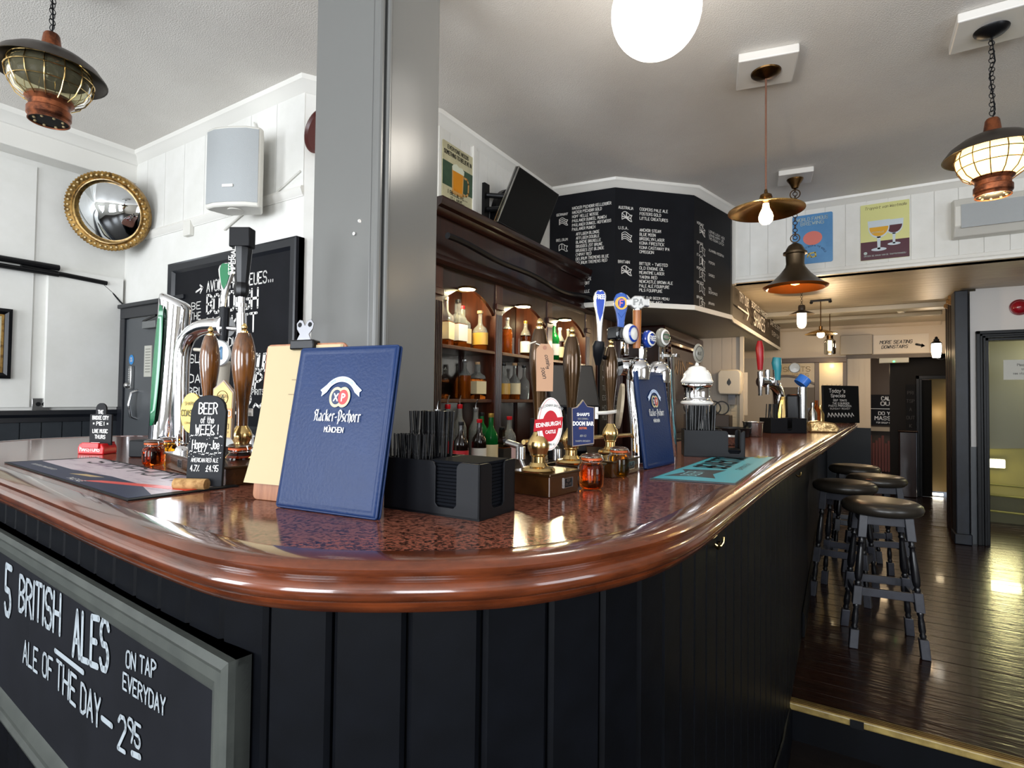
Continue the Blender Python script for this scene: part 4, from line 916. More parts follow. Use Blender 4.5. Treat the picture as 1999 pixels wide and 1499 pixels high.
# --- black sign holder box, red-based talker
bx_ = thing('black_box', 'small plain black box standing left of the leftmost honey jar', 'box', (-2.000, 0.894, 1.140), R(25))
G().box(-.03, .03, -.0, .07, 0, .056).build('case', blackplastic, bx_, bev=.004)
G().box(-.027, .027, -.001, 0, .004, .052).build('front_panel', M('box_panel', '#111316', .5, spec=.2), bx_, smooth=0)
tb = thing('slate_talker', 'tiny arched slate sign in a red plastic base, far left on the bar', 'sign', T=TR(*(-2.236, 0.876, 1.140)) @ RZ(24))
redp = M('red_plastic', '#c8161c', .3)
G().prism([(-.05, 0), (.05, 0), (.05, .022), (.042, .036), (-.042, .036), (-.05, .022)], -.028, .028, RX(90)).build('base', redp, tb, bev=.003)
G().box(-.030, .036, .026, .034, .02, .04).box(-.03, .036, -.034, -.026, .02, .04).build('grip_lugs', redp, tb, bev=.002)
Tt = TR(.012, 0, .03) @ RX(90)
n = 14; outl = [(-.042, 0), (.042, 0), (.042, .105), (.020, .107)]+[(.020*math.cos(PI*i/n), .125+.020*math.sin(PI*i/n)) for i in range(n+1)]+[(-.020, .107), (-.042, .105)]
G().prism(outl, -.003, .003, Tt).build('slate', M('slate_grey', '#17171a', .55, spec=.2), tb, smooth=0)
g = G()
for i, (tx, ww) in enumerate((('THE', .02), ('BRIDGE CITY', .062), ('* PIE! *', .06), ('LIVE MUSIC', .058), ('THURS', .04))): chalk(g, tx, 0, .108-.02*i-(.006 if i > 2 else 0), .012, w=ww, sw=.2, al='c', z=.0042, T=Tt)
stroke(g, [(-.034, .008), (.0, .008)], .0015, .0042, Tt); g.build('lettering', whitep, tb, smooth=0)
g = G(); chalk(g, 'MARSTONS', -.04, .010, .014, w=.075, sw=.18, z=.0285, T=RX(90)); g.build('lettering', whitep, tb, smooth=0)

# --- bar runners
def runner(label, A, B, C, D, base_col, build, nm='bar_runner'):
    """A far-left, B far-right, C near-right, D near-left on the counter"""
    A, B, C, D = [Vector((p[0], p[1], 0)) for p in (A, B, C, D)]
    ux = (C-D).normalized(); t = thing(nm, label, 'bar runner', T=FR((D.x, D.y, ZT+.0002), ux, Vector((-ux.y, ux.x, 0))))
    i = t.matrix_world.copy(); m = FR((D.x, D.y, 0), ux, Vector((-ux.y, ux.x, 0))).inverted()
    q = [(m @ p) for p in (D, C, B, A)]; w_ = (q[1].x+q[2].x)/2; h_ = (q[3].y+q[2].y)/2
    q = [Vector((0, 0, 0)), q[1], q[2], q[3]]
    G().prism([(p.x, p.y) for p in q], 0, .0025).build('mat', base_col, t, smooth=0)
    def uv(u, v):
        a = q[0].lerp(q[1], u); b = q[3].lerp(q[2], u); p = a.lerp(b, v); return (p.x, p.y)
    build(t, uv); return t
def art1(t, uv):
    z = .0026
    def P(pts, m, dz=0): G().prism([uv(*p) for p in pts], z, z+.0002+dz).build('print', m, t, smooth=0)
    P([(.03, .14), (.97, .12), (.97, .96), (.03, .96)], M('print_mauve', '#c4b4bb', .4, mix=('#7a5878', 5, (1, 4, 1), .5, .75)))
    P([(.02, .03), (.98, .03), (.98, .22), (.80, .40), (.6, .42), (.35, .33), (.02, .36)], M('print_navy', '#111a3c', .45, spec=.25), .0002)
    P([(.62, .10), (.98, .52), (.98, .66), (.66, .24)], M('print_red', '#d3301f', .35), .0004)
    P([(.45, .20), (.56, .26), (.60, .34), (.50, .30)], M('print_gold', '#b79a5c', .35), .0004)
    g = G(); a = Vector((*uv(.1, .70), 0)); b = Vector((*uv(.92, .70), 0)); T = FR(a, b-a, (0, 0, 1)) if False else FR(a, (b-a), Vector((-(b-a).y, (b-a).x, 0)))
    chalk(g, 'SYMPHONY', .06, .0, .055, w=(b-a).length*.8, sw=.14, z=.0032, T=T, slant=.2); g.build('lettering', ink, t, smooth=0)
    g = G(); chalk(g, 'GOOD PEOPLE DRINK GOOD BEER', .0, -.115, .009, w=.2, sw=.14, z=.0036, T=T); chalk(g, 'PALE ALE', .40, -.14, .012, w=.09, sw=.2, z=.0036, T=T); g.build('lettering', whitep, t, smooth=0)
runner('navy, mauve and red printed rubber bar runner lying at the left of the bar', (-2.081, 0.811, 1.140), (-1.194, 0.747, 1.140), (-1.198, 0.523, 1.140), (-2.129, 0.599, 1.140), blk, art1)
def art2(t, uv):
    z = .0026; tealm = M('print_teal', '#3f9fae', .4)
    def P(pts, m, dz=0): G().prism([uv(*p) for p in pts], z, z+.0002+dz).build('print', m, t, smooth=0)
    P([(.02, .02), (.98, .02), (.98, .98), (.02, .98)], tealm)
    P([(.10, .30), (.13, .62), (.10, .92), (.26, .80), (.36, .92), (.36, .35), (.22, .42)], M('print_dark', '#1d2b33', .4), .0003)
    a = Vector((*uv(.42, .42), 0)); b = Vector((*uv(.95, .42), 0)); T = FR(a, (b-a), Vector((-(b-a).y, (b-a).x, 0)))
    g = G(); chalk(g, 'BEAVERTOWN', 0, 0, .085, w=(b-a).length, sw=.2, z=.0032, T=T); g.build('lettering', M('print_dark'), t, smooth=0)
    g = G(); chalk(g, 'BEER', -.22, .03, .04, w=.1, sw=.12, z=.0034, T=T); g.build('lettering', M('print_teal_light', '#8fc9d0', .4), t, smooth=0)
    g = G(); chalk(g, 'GAMMA RAY', .0, -.05, .018, w=.2, sw=.13, z=.0034, T=T); g.build('lettering', M('print_dark'), t, smooth=0)
    g = G(); chalk(g, 'PALE', .40, -.055, .03, w=.1, sw=.2, z=.0034, T=T); g.build('lettering', M('print_yellow', '#c9bb4e', .4), t, smooth=0)
runner('teal printed bar runner lying on the right arm of the bar', (-0.457, 1.427, 1.140), (-0.443, 2.092, 1.140), (-0.251, 2.265, 1.140), (-0.251, 1.462, 1.140), M('runner_edge', '#1a3038', .5), lambda t, uv: art2(t, uv))

# --- beer of the week slate on a cork foot
A = Vector((-1.385, 0.723, 1.140)); B = Vector((-1.161, 0.671, 1.140)); u = (B-A); ang = math.atan2(u.y, u.x)
sl = thing('beer_of_the_week_slate', 'arched black slate standing in a cork, chalked beer of the week', 'chalkboard', T=TR(*(Vector((-1.231, 0.677, 1.140))+Vector((0, 0, .0005)))) @ RZ(28))
cork = M('cork', '#b08a58', .8, mix=('#8a6438', 40, (1, 1, 1), .45, .6))
G().tube([(-.046, -.012, .0125), (.026, -.012, .0125)], .0125, 14).build('cork_foot', cork, sl)
Tt = TR(.010, .004, .006) @ RX(86); n = 12; W2, H2 = .041, .186
outl = [(-W2, 0), (W2, 0), (W2, H2-.02)]+[(W2*.92*math.cos(PI*i/n), H2-.012+.028*math.sin(PI*i/n)) for i in range(n+1)]+[(-W2, H2-.02)]
G().prism(outl, -.005, .004, Tt).build('slate', M('slate_black', '#14161a', .55, spec=.2), sl, smooth=0, bev=.001)
g = G(); z = .0052
for tx, y, h, ww in (('BEER', .160, .024, .042), ('of the', .139, .014, .030), ('WEEK!', .115, .020, .052), ('Hoppy-Joe', .082, .019, .062), ('AMERICAN RED ALE', .053, .0085, .062), ('4.7%', .033, .013, .02), ):
    chalk(g, tx, 0 if tx != '4.7%' else -.022, y, h, w=ww, sw=.11, al='c', z=z, T=Tt)
chalk(g, '\u00a34.95', .018, .033, .013, w=.028, sw=.13, al='c', z=z, T=Tt)
rd = random.Random(5)
for yy in (.106, .069):
    for i in range(8): chalk(g, '~', -.036+i*.0095, yy+rd.uniform(-.004, .004), .010, sw=.16, z=z, T=Tt)
for i in range(46):
    xx, yy = rd.uniform(-.038, .038), rd.uniform(.062, .115)
    if abs(xx) > .029 or yy > .103 or yy < .075: g.disc((xx, yy), .0008, z, 6, T=Tt)
g.build('lettering', whitep, sl, smooth=0)

# --- clipboard with the food menu
tl, tr_, br_, bl_ = (-.993, .678+.03, 1.464), (-.808, .723+.03, 1.462), (-.838, .714, 1.141), (-1.024, .669, 1.141)
bl_ = (-1.032, 0.675, 1.140); br_ = (-0.843, 0.706, 1.140)
ux = Vector(br_)-Vector(bl_); nrm = Vector((ux.y, -ux.x, 0)).normalized()
hcl = 1.463-1.14
cpb = thing('menu_clipboard', 'wooden clipboard with cream menu sheets and bulldog clip, leaning behind the navy menu', 'clipboard', T=FR(Vector(bl_)+Vector((0, 0, .0005)), ux, Vector((-nrm.x*.10+.045, -nrm.y*.10, 1))))
CW = .205; CHt = .315
n = 6
def rr(x0, x1, y0, y1, r): return [(x1-r+r*math.cos(a), y0+r+r*math.sin(a)) for a in [R(-90+15*i) for i in range(7)]]+[(x1-r+r*math.cos(a), y1-r+r*math.sin(a)) for a in [R(15*i) for i in range(7)]]+[(x0+r+r*math.cos(a), y1-r+r*math.sin(a)) for a in [R(90+15*i) for i in range(7)]]+[(x0+r+r*math.cos(a), y0+r+r*math.sin(a)) for a in [R(180+15*i) for i in range(7)]]
G().prism(rr(0, CW, 0, CHt, .012), -.006, 0).build('board', M('clipboard_wood', '#9b6543', .45, mix=('#7c4a2c', 12, (6, .6, 1), .4, .65)), cpb, smooth=0, bev=.001)
def sheet(x0, x1, y0, y1, z, curl, mat, ang=0):
    q = G(); nx, ny = 6, 14
    vs = [(x0+(x1-x0)*i/nx-curl*.35*(1-j/ny)**3*(1-i/nx), y0+(y1-y0)*j/ny, z+curl*(1-j/ny)**2.5+.25*curl*(1-i/nx)*(1-j/ny)**3) for j in range(ny+1) for i in range(nx+1)]
    fs = [(j*(nx+1)+i, j*(nx+1)+i+1, (j+1)*(nx+1)+i+1, (j+1)*(nx+1)+i) for j in range(ny) for i in range(nx)]
    return q.add(vs, fs, RZ(ang))
for k in range(4): sheet(.006+.002*k, CW-.012+.0015*k, .034+.004*k, CHt-.004, .0006*(4-k)+.0004, .018-.003*k, paper).build('menu_sheet', paper, cpb, smooth=60)
g = G(); chalk(g, "Today's menu", .14, .262, .008, sw=.12, z=.0045, T=None)
for i in range(21):
    yy = .25-.0098*i
    if i in (7,): chalk(g, 'Brunch', .118, yy, .008, sw=.12, z=.006)
    else:
        zc = .0045+.018*(1-yy/CHt)**2.5; ln = .02+.05*((i*37) % 10)/10
        g.add([(.135-ln, yy, zc), (.19, yy, zc-.001), (.19, yy+.0016, zc-.001), (.135-ln, yy+.0016, zc)], [(0, 1, 2, 3)])
g.build('print', M('faint_print', '#8c7a60', .7), cpb, smooth=0)
ck = G().box(CW/2-.030, CW/2+.030, CHt-.014, CHt+.006, -.010, .012).build('clip_bar', blkm, cpb, bev=.003)
ck2 = G().prism([(CW/2-.022, CHt), (CW/2-.012, CHt+.018), (CW/2-.020, CHt+.028), (CW/2-.022, CHt+.040), (CW/2-.015, CHt+.048), (CW/2-.006, CHt+.046), (CW/2, CHt+.036), (CW/2+.006, CHt+.046), (CW/2+.015, CHt+.048), (CW/2+.022, CHt+.040), (CW/2+.020, CHt+.028), (CW/2+.012, CHt+.018), (CW/2+.022, CHt)], .004, .0065)
ck2  .build('clip_wings', M('dull_steel', '#77777a', .4, metal=1), cpb, smooth=0, bev=.001)
q = G()
for sx_ in (-1, 1): q.disc((CW/2+sx_*.013, CHt+.037), .005, .0068, 14)
q.build('clip_holes', blk, cpb, smooth=0)

# --- navy blue menus
BLK = {'a': [[(3, 0), (3, 4), (1, 4)], [(3, 2), (1, 2.4), (1, 0), (3, .5)]]}
def goth(g, s, x, y, h, w, T=None, z=.0035):
    """broad-nib blackletter"""
    L = {'H': ([(0, 0), (1, .3), (1, 3.6), (0, 4.6), (1.2, 6), (2.4, 5.2)], [(3.2, 6), (2.9, 3), (3, .6), (3.8, 0)], [(1, 3), (3, 3.2)]),
         'a': ([(.2, 3.3), (1.2, 4), (2.2, 3.4), (2.2, .6), (2.8, 0)], [(2.2, 2.4), (.5, 1.6), (.6, .4), (1.4, 0), (2.2, .8)]),
         'c': ([(2.3, 3.4), (1.5, 4), (.4, 3.2), (.4, .8), (1.3, 0), (2.3, .6)],), 'k': ([(.4, 6), (.5, 0)], [(2.2, 4), (.6, 2.2), (1.6, 2.2), (2.4, 0)]),
         'e': ([(.5, 2), (2.2, 2.8), (1.4, 4), (.4, 3.2), (.4, .8), (1.3, 0), (2.3, .6)],), 'r': ([(.2, 3.6), (.7, 4), (.7, .4), (1, 0)], [(.8, 3.3), (1.6, 4), (2.2, 3.5)]),
         '-': ([(.3, 2.1), (1.8, 2.1)],), 'P': ([(1.4, 6), (.6, 4.8), (1.2, 3.8), (1.2, 0), (.9, -1.4)], [(.2, 5), (1.6, 6), (3.4, 5), (3.3, 2), (2.2, .2), (.6, 1)]),
         's': ([(2.1, 3.6), (1.2, 4), (.4, 3.1), (2, 1.4), (1.6, .3), (.3, .3)],), 'h': ([(.4, 6), (.5, 0)], [(.6, 3.2), (1.5, 4), (2.3, 3.2), (2.2, .8), (1.8, -.6)]),
         'o': ([(1.3, 4), (.4, 3), (.4, .9), (1.3, 0), (2.3, .9), (2.3, 3), (1.3, 4)],)}
    tot = sum(max(p[0] for st in L[c] for p in st)+.75 for c in s); xs = w/tot; ys = h/6; cx = x
    nv = Vector((.42*xs, .26*ys, 0))
    for c in s:
        for st in L[c]:
            P = [Vector((cx+a*xs, y+b*ys, z)) for a, b in st]
            for a, b in zip(P, P[1:]): g.add([a-nv, b-nv, b+nv, a+nv], [(0, 1, 2, 3)], T)
        cx += (max(p[0] for st in L[c] for p in st)+.75)*xs
def menu(label, bl, br, tl, tr_, W_, H_, th=.012):
    bl, br, tl, tr_ = [Vector(p) for p in (bl, br, tl, tr_)]
    ux = br-bl; uy = ((tl+tr_)-(bl+br))
    t = thing('menu_folder', label, 'menu', T=FR(bl+Vector((0, 0, .001)), ux, uy))
    for k, z0 in enumerate((-th, -.0035)):
        G().prism(rr(0, W_, 0, H_, .006), z0, z0+.0035).build('cover', blueleather, t, smooth=40, bev=.0015)
    g = G(); pframe(g, .003, W_-.003, .003, H_-.003, [(0, 0), (.001, .0012), (.005, .0016), (.009, .0006), (.011, 0)]); g.build('padded_edge', blueleather, t, smooth=60)
    G().box(.006, W_-.006, .005, H_-.005, -th+.0035, -.0035).build('pages', M('dark_pages', '#101a30', .6), t, smooth=0)
    G().tube([(.002, .004, -th/2), (.002, H_-.004, -th/2)], th/2, 8).build('spine', blueleather, t, smooth=50)
    cx, cy = W_*.50, H_*.79
    n = 14; r1, r2 = .048, .038; a0 = 48
    up_ = [(cx+r1*math.sin(R(-a0+2*a0*i/n)), cy-.042+r1*math.cos(R(-a0+2*a0*i/n))*1.0) for i in range(n+1)]
    lo_ = [(cx+r2*math.sin(R(-a0+2*a0*i/n)), cy-.042+r2*math.cos(R(-a0+2*a0*i/n))*1.0) for i in range(n+1)]
    q = G()
    for i in range(n): q.poly2([lo_[i], lo_[i+1], up_[i+1], up_[i]], .0022)
    for s_ in (-1, 1): q.poly2([(cx+s_*.026, cy-.014), (cx+s_*.036, cy-.010), (cx+s_*.050, cy-.020), (cx+s_*.045, cy-.024), (cx+s_*.046, cy-.032), (cx+s_*.034, cy-.024)][::s_ or 1], .0020)
    q.build('ribbon_emblem', M('print_pale_blue', '#cfdcf0', .5), t, smooth=0)
    g = G(); chalk(g, 'HIMMEL DER BAYERN', cx, 0, .005, w=.055, sw=.13, al='c', arc=(cx, cy-.042, .0405), z=.0026); g.build('lettering', M('print_mid_blue', '#8fa8d0', .5), t, smooth=0)
    q = G(); q.disc((cx-.0085, cy-.033), .0165, .0022, 28, .019).disc((cx+.0085, cy-.033), .0165, .0023, 28, .019); q.build('seal_rings', M('print_gold_pale', '#cdbf94', .5), t, smooth=0)
    q = G(); q.disc((cx-.008, cy-.033), .0118, .0026, 24, .014); q.build('seal_blue', M('print_navy_dark', '#1b2c50', .5), t, smooth=0)
    q = G(); q.disc((cx+.0085, cy-.033), .0118, .0028, 24, .014); q.build('seal_red', M('print_red2', '#b43a3c', .5), t, smooth=0)
    q = G(); chalk(q, 'X', cx-.013, cy-.040, .013, w=.009, sw=.22, z=.003); chalk(q, 'P', cx+.006, cy-.040, .013, w=.007, sw=.22, z=.0032); q.build('initials', whitep, t, smooth=0)
    g = G(); goth(g, 'Hacker-Pschorr', cx-.054, cy-.078, .021, .112); chalk(g, 'MUNCHEN', cx-.003, cy-.098, .009, w=.045, sw=.17, al='c', z=.0022)
    g.disc((cx-.0165, cy-.0865), .0009, .0022, 6); g.disc((cx-.0135, cy-.0865), .0009, .0022, 6); g.build('lettering', whitep, t, smooth=0)
    return t
menu('navy blue leatherette menu with white brewery emblem, leaning at the centre of the bar', (-.921, .650, 1.14), (-.683, .674, 1.14), (-.915, .705, 1.443), (-.677, .729, 1.441), .239, .307)
menu('second navy blue menu, standing against the chrome fountain on the right', (-0.527, 1.619, 1.140), (-0.503, 1.831, 1.140), Vector((-0.527, 1.619, 1.140))+Vector((-.035, .02, .3)), Vector((-0.503, 1.831, 1.140))+Vector((-.035, .02, .3)), .215, .300)

# --- napkin and straw caddies
def caddy(label, P, Q, dep, h, slot, straws, nslot=True, scale=1):
    """P->Q bottom of the long front face; returns the thing. slot=(x0,x1) cut in the front"""
    P = Vector(P); Q = Vector(Q); u = Q-P; L_ = u.length; T = FR((P.x, P.y, ZT), u, (0, 0, 1)); T = Matrix(T) @ Matrix(((1, 0, 0, 0), (0, 0, 1, 0), (0, -1, 0, 0), (0, 0, 0, 1)))
    t = thing('napkin_caddy', label, 'caddy', T=T)      # x along, y towards the barman, z up
    a, b = slot; th = .004
    def wall(x0, x1, s0, s1, hh):
        n = 6; r_ = .012; pts = [(x0, 0), (x1, 0), (x1, hh)]
        pts += [(s1+r_-r_*math.sin(R(90*i/n)), hh-r_+r_*math.cos(R(90*i/n))) for i in range(n+1)]
        pts += [(s1, .016+.006), (s1-.006, .016), (s0+.006, .016), (s0, .022)]
        pts += [(s0-r_+r_*math.cos(R(90*i/n)), hh-r_+r_*math.sin(R(90*i/n))) for i in range(n+1)]
        pts += [(x0, hh)]; return pts
    for y0 in (0, dep-th): G().prism(wall(0, L_, a, b, h), -y0-th, -y0, RX(90)).build('side_wall', blackplastic, t, smooth=0, bev=.0008)
    ex = wall(0, dep, dep*.33, dep*.67, h)
    G().prism(ex, L_-th, L_, Matrix(((0, 0, 1, 0), (1, 0, 0, 0), (0, 1, 0, 0), (0, 0, 0, 1)))).build('end_wall', blackplastic, t, smooth=0, bev=.0008)
    G().box(0, th, th, dep-th, 0, h).build('end_wall', blackplastic, t, smooth=0)
    G().box(0, L_, 0, dep, 0, .004).build('floor', blackplastic, t, smooth=0)
    dv = a-.022
    G().box(dv, dv+.004, th, dep-th, 0, h).box(0, dv, dep*.45, dep*.45+.003, 0, h).build('divider', blackplastic, t, smooth=0)
    return t, T, L_, dv
c1_, T_, L_, dv = caddy('large black napkin and straw caddy beside the navy menu, centre of the bar', (-0.755, 0.763, 1.140), (-0.538, 0.767, 1.140), .118, .096, (.122, .168), 1)
def napkins(T_, L_, dv, dep, h, label):
    o = thing('napkin_stack', label, 'napkins', T=T_ @ TR(0, 0, .0045)); x0, x1 = dv+.006, L_-.007
    for k in range(int(h/.0062)): G().box(x0, x1, .006+.0006*(k % 2), dep-.006, k*.0062, k*.0062+.0055, RZ(0)).build('napkin', napkin, o, smooth=0, bev=.0012, seg=1)
napkins(T_, L_, dv, .118, .095, 'stack of black paper napkins in the large caddy by the navy menu')
def strawset(T_, spots, z0, z1, r, label, grp, lean=.04, seed=1):
    rd = random.Random(seed); me = None
    for x, y in spots:
        dx, dy = rd.uniform(-lean, lean)*(z1-z0), rd.uniform(-lean, lean)*(z1-z0)
        if me is None:
            q = G().tube([(0, 0, 0), (0, 0, (z1-z0)*.72)], r, 7).tube([(0, 0, (z1-z0)*.72), (0, 0, (z1-z0)*.745), (0, 0, (z1-z0)*.77), (0, 0, (z1-z0)*.795)], [r*1.25, r*.95, r*1.3, r*.95], 7).tube([(0, 0, (z1-z0)*.79), (0, 0, z1-z0)], r, 7)
            o = q.build('drinking_straw', strawm, smooth=50); me = o.data
        else: o = bpy.data.objects.new('drinking_straw', me); COL.objects.link(o)
        o.matrix_world = T_ @ TR(x, y, z0) @ Matrix.Rotation(math.atan2(dx, z1-z0), 4, 'Y') @ Matrix.Rotation(-math.atan2(dy, z1-z0), 4, 'X')
        tag(o, label, 'straw', grp)
strawset(T_, [(.012+.0085*(i % 9)+.003*(i//9 % 2), .064+.0085*(i//9)) for i in range(45)], .005, .182, .0028, 'tall black straw bunched in the back of the large caddy', 'tall straws in the large caddy', .05, 2)
strawset(T_, [(.010+.0062*(i % 13), .010+.0075*(i//13)) for i in range(52)], .005, .140, .0018, 'short thin black straw in the front of the large caddy', 'short straws in the large caddy', .10, 3)
c2_, T_, L_, dv = caddy('second black napkin and straw caddy behind the teal bar runner', (-0.538, 2.084, 1.140), (-0.337, 2.154, 1.140), .125, .098, (.155, .198), 1)
napkins(T_, L_, dv, .125, .03, 'low stack of black napkins in the second caddy')
strawset(T_, [(.014+.0115*(i % 9)+.004*(i//9 % 2), .02+.02*(i//9)) for i in range(36)], .005, .190, .0032, 'long black straw in the second caddy behind the teal runner', 'straws in the second caddy', .06, 4)
c3_, T_, L_, dv = caddy('third black caddy, farthest along the bar by the far beer font', (-0.458, 3.921, 1.140), (-0.265, 4.097, 1.140), .12, .098, (.12, .155), 1)
napkins(T_, L_, dv, .12, .03, 'low stack of black napkins in the farthest caddy')
strawset(T_, [(.014+.018*(i % 5), .02+.03*(i//5)) for i in range(14)], .005, .190, .0032, 'short black straw in the farthest caddy', 'straws in the farthest caddy', .06, 5)

# --- chrome fountain with lit lenses
t3 = thing('chrome_fountain', 'curved double chrome beer fountain behind the second navy menu, with round lenses', 'beer font', (-0.600, 1.756, 1.140))
o3 = Vector((-0.600, 1.756, 1.140))
def r3(P): return Vector(P)-o3
G().tube(smoothpath([tuple(r3(p)) for p in ((-0.566, 1.656, 1.155), (-0.573, 1.660, 1.270), (-0.589, 1.670, 1.381), (-0.590, 1.680, 1.438), (-0.570, 1.691, 1.469))], 4), [.021]*12+[.024]*5, 18).build('column', chrome, t3, smooth=60)
G().lathe([(0, 0), (.04, 0), (.04, .006), (.026, .012), (.022, .02)], 24).build('base_flange', chrome, t3)
for P, rr_ in (((-0.572, 1.667, 1.451), .036), ((-0.564, 1.848, 1.451), .040)):
    c = r3(P); G().lathe([(0, .75*rr_), (.45*rr_, .68*rr_), (.8*rr_, .42*rr_), (rr_, 0), (rr_*1.02, -.5*rr_), (rr_*.95, -1.1*rr_)][::-1], 24, TR(*c), sx=1.0, sy=1.0).build('dome', chrome, t3, smooth=60)
G().tube([r3((-0.631, 1.654, 1.452)), r3((-0.594, 1.701, 1.454))], [.028, .030], 16).build('arm', chrome, t3, smooth=50)
G().box(-.03, .03, -.02, .02, -.004, .006, TR(*r3((-0.553, 1.948, 1.504)))).tube([r3((-0.551, 1.949, 1.502)), r3((-0.573, 2.065, 1.122))], [.012, .016], 12).build('rear_post', chrome, t3, smooth=50)
def lens(label_, P, r_, mats, body=True, ang=72, arm=True):
    f = FR(r3(P), (math.cos(R(ang)), math.sin(R(ang)), 0), (0, 0, 1))
    q = G().lathe([(0, .014), (r_*.6, .012), (r_*.92, .006), (r_, 0), (r_*.96, -.006), (0, -.006)], 28, f, cap=False).build('badge_lens', mats[0], t3, smooth=60); q['label'] = label_
    g = G().lathe([(r_*.62, .0155), (r_*.80, .0125)], 28, f, cap=False)
    g.build('badge_ring', mats[1], t3, smooth=60)
    if mats[2]: g = G(); chalk(g, mats[2], 0, -r_*.22, r_*.5, w=r_*1.1, sw=.2, al='c', z=.0165, T=f); g.build('lettering', mats[3], t3, smooth=0)
    if body: G().box(-.055, -.006, -.020, .020, -.05, -.006, f).build('lens_body', M('black_gloss_body', '#0c0d11', .12, coat=.5), t3, bev=.006)
    if arm: G().box(-.012, .008, -.065, -.02, -.03, -.012, f).build('lens_stem', chrome, t3, bev=.002)
bl1, rd1 = M('lens_royal_blue', '#1c3f9e', .15, coat=.5), M('lens_red', '#c23040', .3)
lens('white and blue round lens', (-0.585, 1.632, 1.551), .032, (ivory, bl1, '', None))
lens('blue and white round lens', (-0.563, 1.740, 1.545), .029, (bl1, ivory, 'FREE', whitep))
lens('clear round badge', (-0.549, 1.843, 1.559), .033, (M('clear_badge', '#8d897e', .2), ivory, 'O', M('badge_green', '#3a6a4a', .4)), body=False, arm=False)
G().tube([r3((-0.549, 1.844, 1.523)), r3((-0.554, 1.865, 1.490))], .004, 8).build('badge_pin', chrome, t3, smooth=50)
pgs = [(.0, .34), (.3, .40), (.55, .62), (.75, .92), (.88, 1.0), (.95, .85), (.99, .5), (1.0, .15)]
hb = paddle('tap_handle', 'tall silver tap handle with royal blue face, left of the lettered handles', (-0.643, 1.526, 1.518), (-0.655, 1.515, 1.672), .0185, silver, bl1, 0, 'tap handles over the chrome fountain', pgs)
g = G(); chalk(g, 'FREE', 0, .128, .012, w=.024, sw=.22, al='c', z=.0095); g.build('lettering', whitep, hb, smooth=0)
col_ = tag(G().tube([(-0.643, 1.526, 1.521), (-0.645, 1.526, 1.506), (-0.650, 1.535, 1.483), (-0.655, 1.545, 1.453)], [.015, .019, .016, .008], 12).tube([(-0.655, 1.544, 1.486), (-0.638, 1.661, 1.459)], .007, 8).build('tap_collar', blackplastic, smooth=50), 'black ribbed tap collar under the silver and blue handle', 'tap')
hf = paddle('tap_handle', 'blue tap handle with round yellow-ringed badge', (-0.618, 1.635, 1.556), (-0.631, 1.624, 1.680), .022, M('handle_blue', '#27509c', .25, coat=.3), M('handle_blue'), 0, 'tap handles over the chrome fountain', [(0, .45), (.3, .5), (.5, .7), (.7, 1.0), (.86, 1.0), (.96, .7), (1.0, .2)])
q = G().disc((0, .092), .020, .009, 28); q.build('yellow_disc', M('badge_yellow', '#e0a63a', .35), hf, smooth=0)
q = G().disc((0, .092), .011, .0095, 24, .015); q.build('blue_oval', bl1, hf, smooth=0)
g = G(); chalk(g, 'F', 0, .083, .018, w=.010, sw=.2, al='c', z=.010); g.build('lettering', M('badge_pink', '#d87a8a', .4), hf, smooth=0)
hm = thing('tap_handle', 'hammer-shaped tap handle with wooden shaft and steel head', 'tap handle', T=FR((-0.576, 1.663, 1.509), (.85, .52, 0), Vector((-0.582, 1.655, 1.636))-Vector((-0.576, 1.663, 1.509))), group='tap handles over the chrome fountain')
G().tube([(0, 0, 0), (0, .06, 0), (0, .118, 0)], [.012, .013, .0135], 14).build('shaft', M('pale_wood_shaft', '#a9682f', .35, mix=('#8a4c1e', 10, (4, .5, 4), .4, .6)), hm, smooth=50)
G().tube([(0, .117, 0), (0, .126, 0)], .012, 14).build('ferrule', steel, hm, smooth=50)
G().prism([(-.036, .131), (-.022, .131), (-.012, .122), (.012, .122), (.022, .131), (.036, .129), (.036, .154), (.022, .152), (.012, .162), (-.012, .162), (-.022, .152), (-.036, .151)], -.014, .012).build('hammer_head', silver, hm, smooth=0, bev=.003)
g = G(); chalk(g, 'IPA', 0, .134, .018, w=.028, sw=.16, al='c', z=.0125); g.build('lettering', M('grey_etch', '#8a8a88', .4), hm, smooth=0)
# --- white ceramic font
wf_ = thing('ceramic_font', 'white domed ceramic and chrome beer font behind the second straw caddy', 'beer font', (-0.533, 2.258, 1.140))
o4 = Vector((-0.533, 2.258, 1.140)); zz = lambda h: h
H0 = 1.331-1.14; H1 = 1.490-1.14; sc_ = (H1-H0)
cer = M('white_ceramic', '#e9e7e2', .12, coat=.5)
G().lathe([(0, 0), (.045, 0), (.045, .01), (.03, .02), (.03, H0-.02), (.045, H0-.012), (.050, H0), (.062, H0+.004), (.064, H0+.010), (.058, H0+.016)], 32).build('base', cer, wf_, smooth=50)
G().lathe([(.056, H0+.014), (.058, H0+.018), (.053, H0+.022), (.050, H0+.03), (.050, H0+.066), (.053, H0+.072), (.059, H0+.077), (.059, H0+.083), (.056, H0+.086)], 32).build('chrome_drum', chrome, wf_, smooth=50)
G().lathe([(.060, H0+.086), (.063, H0+.092), (.055, H0+.106), (.053, H0+.118), (.050, H0+.126), (.044, H0+.134), (.036, H0+.140), (.034, H0+.147), (.022, H0+.153), (.008, H0+.157), (.005, H0+.168), (0, H0+.171)], 32, cap=False).build('dome', cer, wf_, smooth=50)
f = FR((.006, 0, H0+.205), (math.cos(R(60)), math.sin(R(60)), 0), (0, 0, 1))
